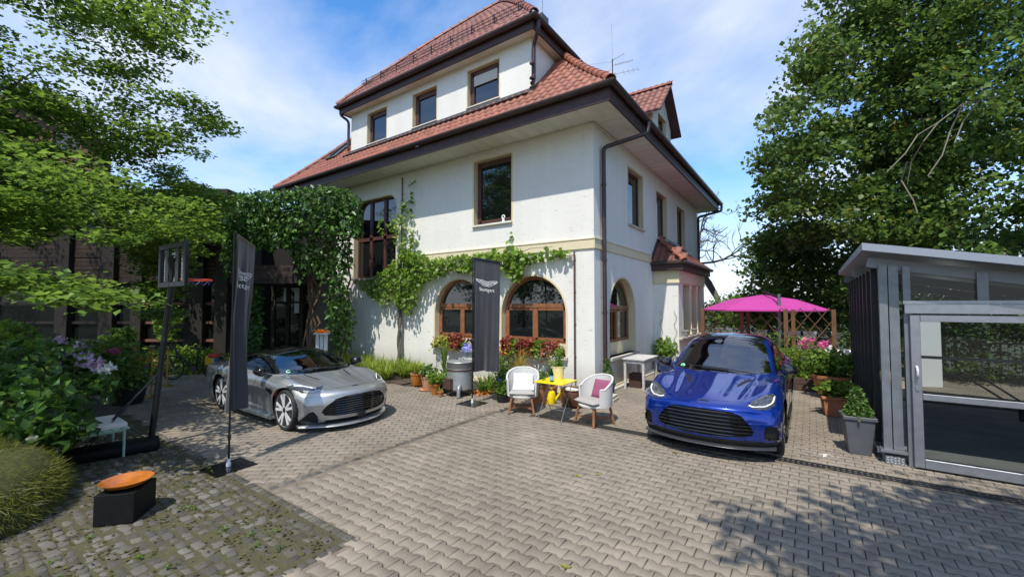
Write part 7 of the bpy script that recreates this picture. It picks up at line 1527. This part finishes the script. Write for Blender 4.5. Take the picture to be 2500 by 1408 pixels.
for y in (.05, .36): MB().tube([o_ + e1*.85 + e2*y + [0, 0, .12], np.array(lc(top))*.42], .011, 6).build('brace', M_hoopb, bs)
# brass stanchions
M_brass = mat('brass', (.48, .30, .07), .3, metal=.9)
for (px, py), lb in (((408, 942), 'slim brass barrier post near the bicycle'), ((368, 968), 'slim brass barrier post next to the basketball pole')):
    t = thing('barrier_post', lb, 'barrier post', tuple(G(px, py))); MB().lathe([(.15, 0), (.15, .012), (.05, .03), (.02, .05)], 24).build('base', M_brass, t, smooth=True); MB().lathe([(.02, .05), (.02, .90), (.03, .91), (.03, .95), (.012, .97), (0, .98)], 12).build('post', M_brass, t, smooth=True)
# bicycle leaning by the bed
M_bike = mat('bike_black', (.014, .014, .015), .4)
def bicycle(label, lat0, lat1, dep, fm, bag=True):
    c = cw((lat0 + lat1)/2, dep, 0); t = thing('bicycle', label, 'bicycle', tuple(c), YAW); h = (lat1 - lat0)/2 - .34; r = .335
    for x in (-h, h):
        w_ = MB().tube([(x + r*math.cos(a), 0, .36 + r*math.sin(a)) for a in np.linspace(0, 6.283, 37)[:-1]], .024, 6, closed=True).build('wheel', M_tyre, t, smooth=True); m = MB()
        for k in range(12): m.tube([(x, 0, .36), (x + r*math.cos(k*.524), 0, .36 + r*math.sin(k*.524))], .002, 3)
        m.lathe([(.0, -.03), (.03, -.03), (.03, .03), (0, .03)], 10, c=(x, 0, .36), rot=rotm(R(90), 0, 0)); m.build('spokes', M_steel, w_)
    fr_ = MB().tube([(-h + .10, 0, .82), (.02, 0, .32)], .032, 8).tube([(.02, 0, .32), (h, 0, .36)], .016, 6).tube([(.02, 0, .32), (.16, 0, .86)], .02, 8).tube([(.12, 0, .7), (h, 0, .36)], .013, 6).tube([(-h + .1, 0, .82), (-h + .06, 0, .92)], .03, 8).tube([(-h + .06, 0, .92), (-h + .12, 0, .7), (-h, 0, .36)], .018, 6); fr_.build('frame', fm, t, smooth=True)
    MB().tube([(-h + .12, -.3, 1.05), (-h + .04, -.1, 1.06), (-h + .04, .1, 1.06), (-h + .12, .3, 1.05)], .013, 6).tube([(-h + .06, 0, .92), (-h + .04, 0, 1.06)], .016, 6).build('handlebar', M_bike, t); MB().box((.18, 0, .90), (.27, .13, .05), rot=rotm(0, R(5), 0)).build('saddle', M_bike, t, bevel=.02); MB().lathe([(0, -.03), (.10, -.03), (.10, .03), (0, .03)], 20, c=(.02, 0, .32), rot=rotm(R(90), 0, 0)).build('motor', M_bike, t); MB().bb(h - .22, h + .22, -.07, .07, .74, .76).build('rack', M_bike, t)
    if bag:
        o = thing('pannier', 'yellow blue and red pannier bag hung on the bicycle rack', 'bag', tuple(c + RGT*(h + .0) + FWD*-.14), YAW); MB().box((0, 0, .58), (.30, .12, .26)).build('pouch', mat('yellow_bag', (.62, .40, .02), .6), o, bevel=.03); MB().box((.08, -.01, .72), (.26, .14, .12)).build('top_flap', mat('red_bag', (.5, .05, .03), .6), o, bevel=.03); MB().box((.155, -.005, .58), (.05, .13, .28)).build('side_panel', mat('blue_bag', (.03, .10, .42), .6), o, bevel=.02)
bicycle('black electric bicycle parked by the planting bed behind the barrier posts', LX(398, 12.4), LX(556, 12.4), 12.4, M_bike)
bicycle('red framed bicycle mostly hidden behind the black electric one', LX(300, 12.9), LX(425, 12.9), 12.9, mat('bike_red', (.40, .05, .025), .45), bag=False)
# white stand with orange top by the entrance
p = DP(785, 860, 13.2); t = thing('flower_stand', 'white slatted stand with orange flowers on top by the entrance', 'stand', (p[0], p[1], 0), YAW)
for x in (-.13, .0, .13): MB().bb(x - .045, x + .045, -.03, .03, 0, 1.28).build('slat', M_wpl, t)
MB().bb(-.2, .2, -.14, .14, 1.28, 1.31).build('shelf', M_wpl, t); foliage('orange_flowers', bush(140, .2, 1.3, .12, .07), ML_org, t)
t = thing('blue_cover', 'dark blue covered barrel in the shade of the entrance', 'barrel', tuple(DP(722, 860, 14.4)*[1, 1, 0])); MB().lathe([(.33, 0), (.36, .3), (.38, .58), (.33, .66), (.0, .72)], 20).build('body', mat('blue_tarp', (.015, .035, .10), .6), t, smooth=True)
# weeds and moss between the setts
P = np.stack([rng.uniform(-5, .6, 38), rng.uniform(-9.6, -7.1, 38), np.zeros(38)], 1); tag(foliage('weeds', [blades(P, 10, .05, .008, .05), leafs(np.repeat(P, 9, 0) + rng.normal(0, .035, (342, 3))*[1, 1, 0] + [0, 0, .012], .03, .7, tone=(0, .6))], ML_lush), kind='stuff')
# moss, crumbs and leaf litter lying between and on the setts
n = 9000; P = np.stack([rng.uniform(-6.5, .72, n), rng.uniform(-9.8, -7.02, n), rng.uniform(-.006, .006, n)], 1)
cn = np.stack([rng.uniform(-6.5, .7, 160), rng.uniform(-9.8, -7.05, 160)], 1); dm = np.min(np.hypot(P[:, None, 0] - cn[None, :, 0], P[:, None, 1] - cn[None, :, 1]), 1); P = P[rng.random(n) < np.exp(-(dm/.16)**2) + .08]
tag(foliage('moss', leafs(P, .030, .8, .8, fold=.2), leaf_mat('moss_tuft', (.045, .038, .012), (.105, .10, .022), .1, .9, k=1.), None), kind='stuff')
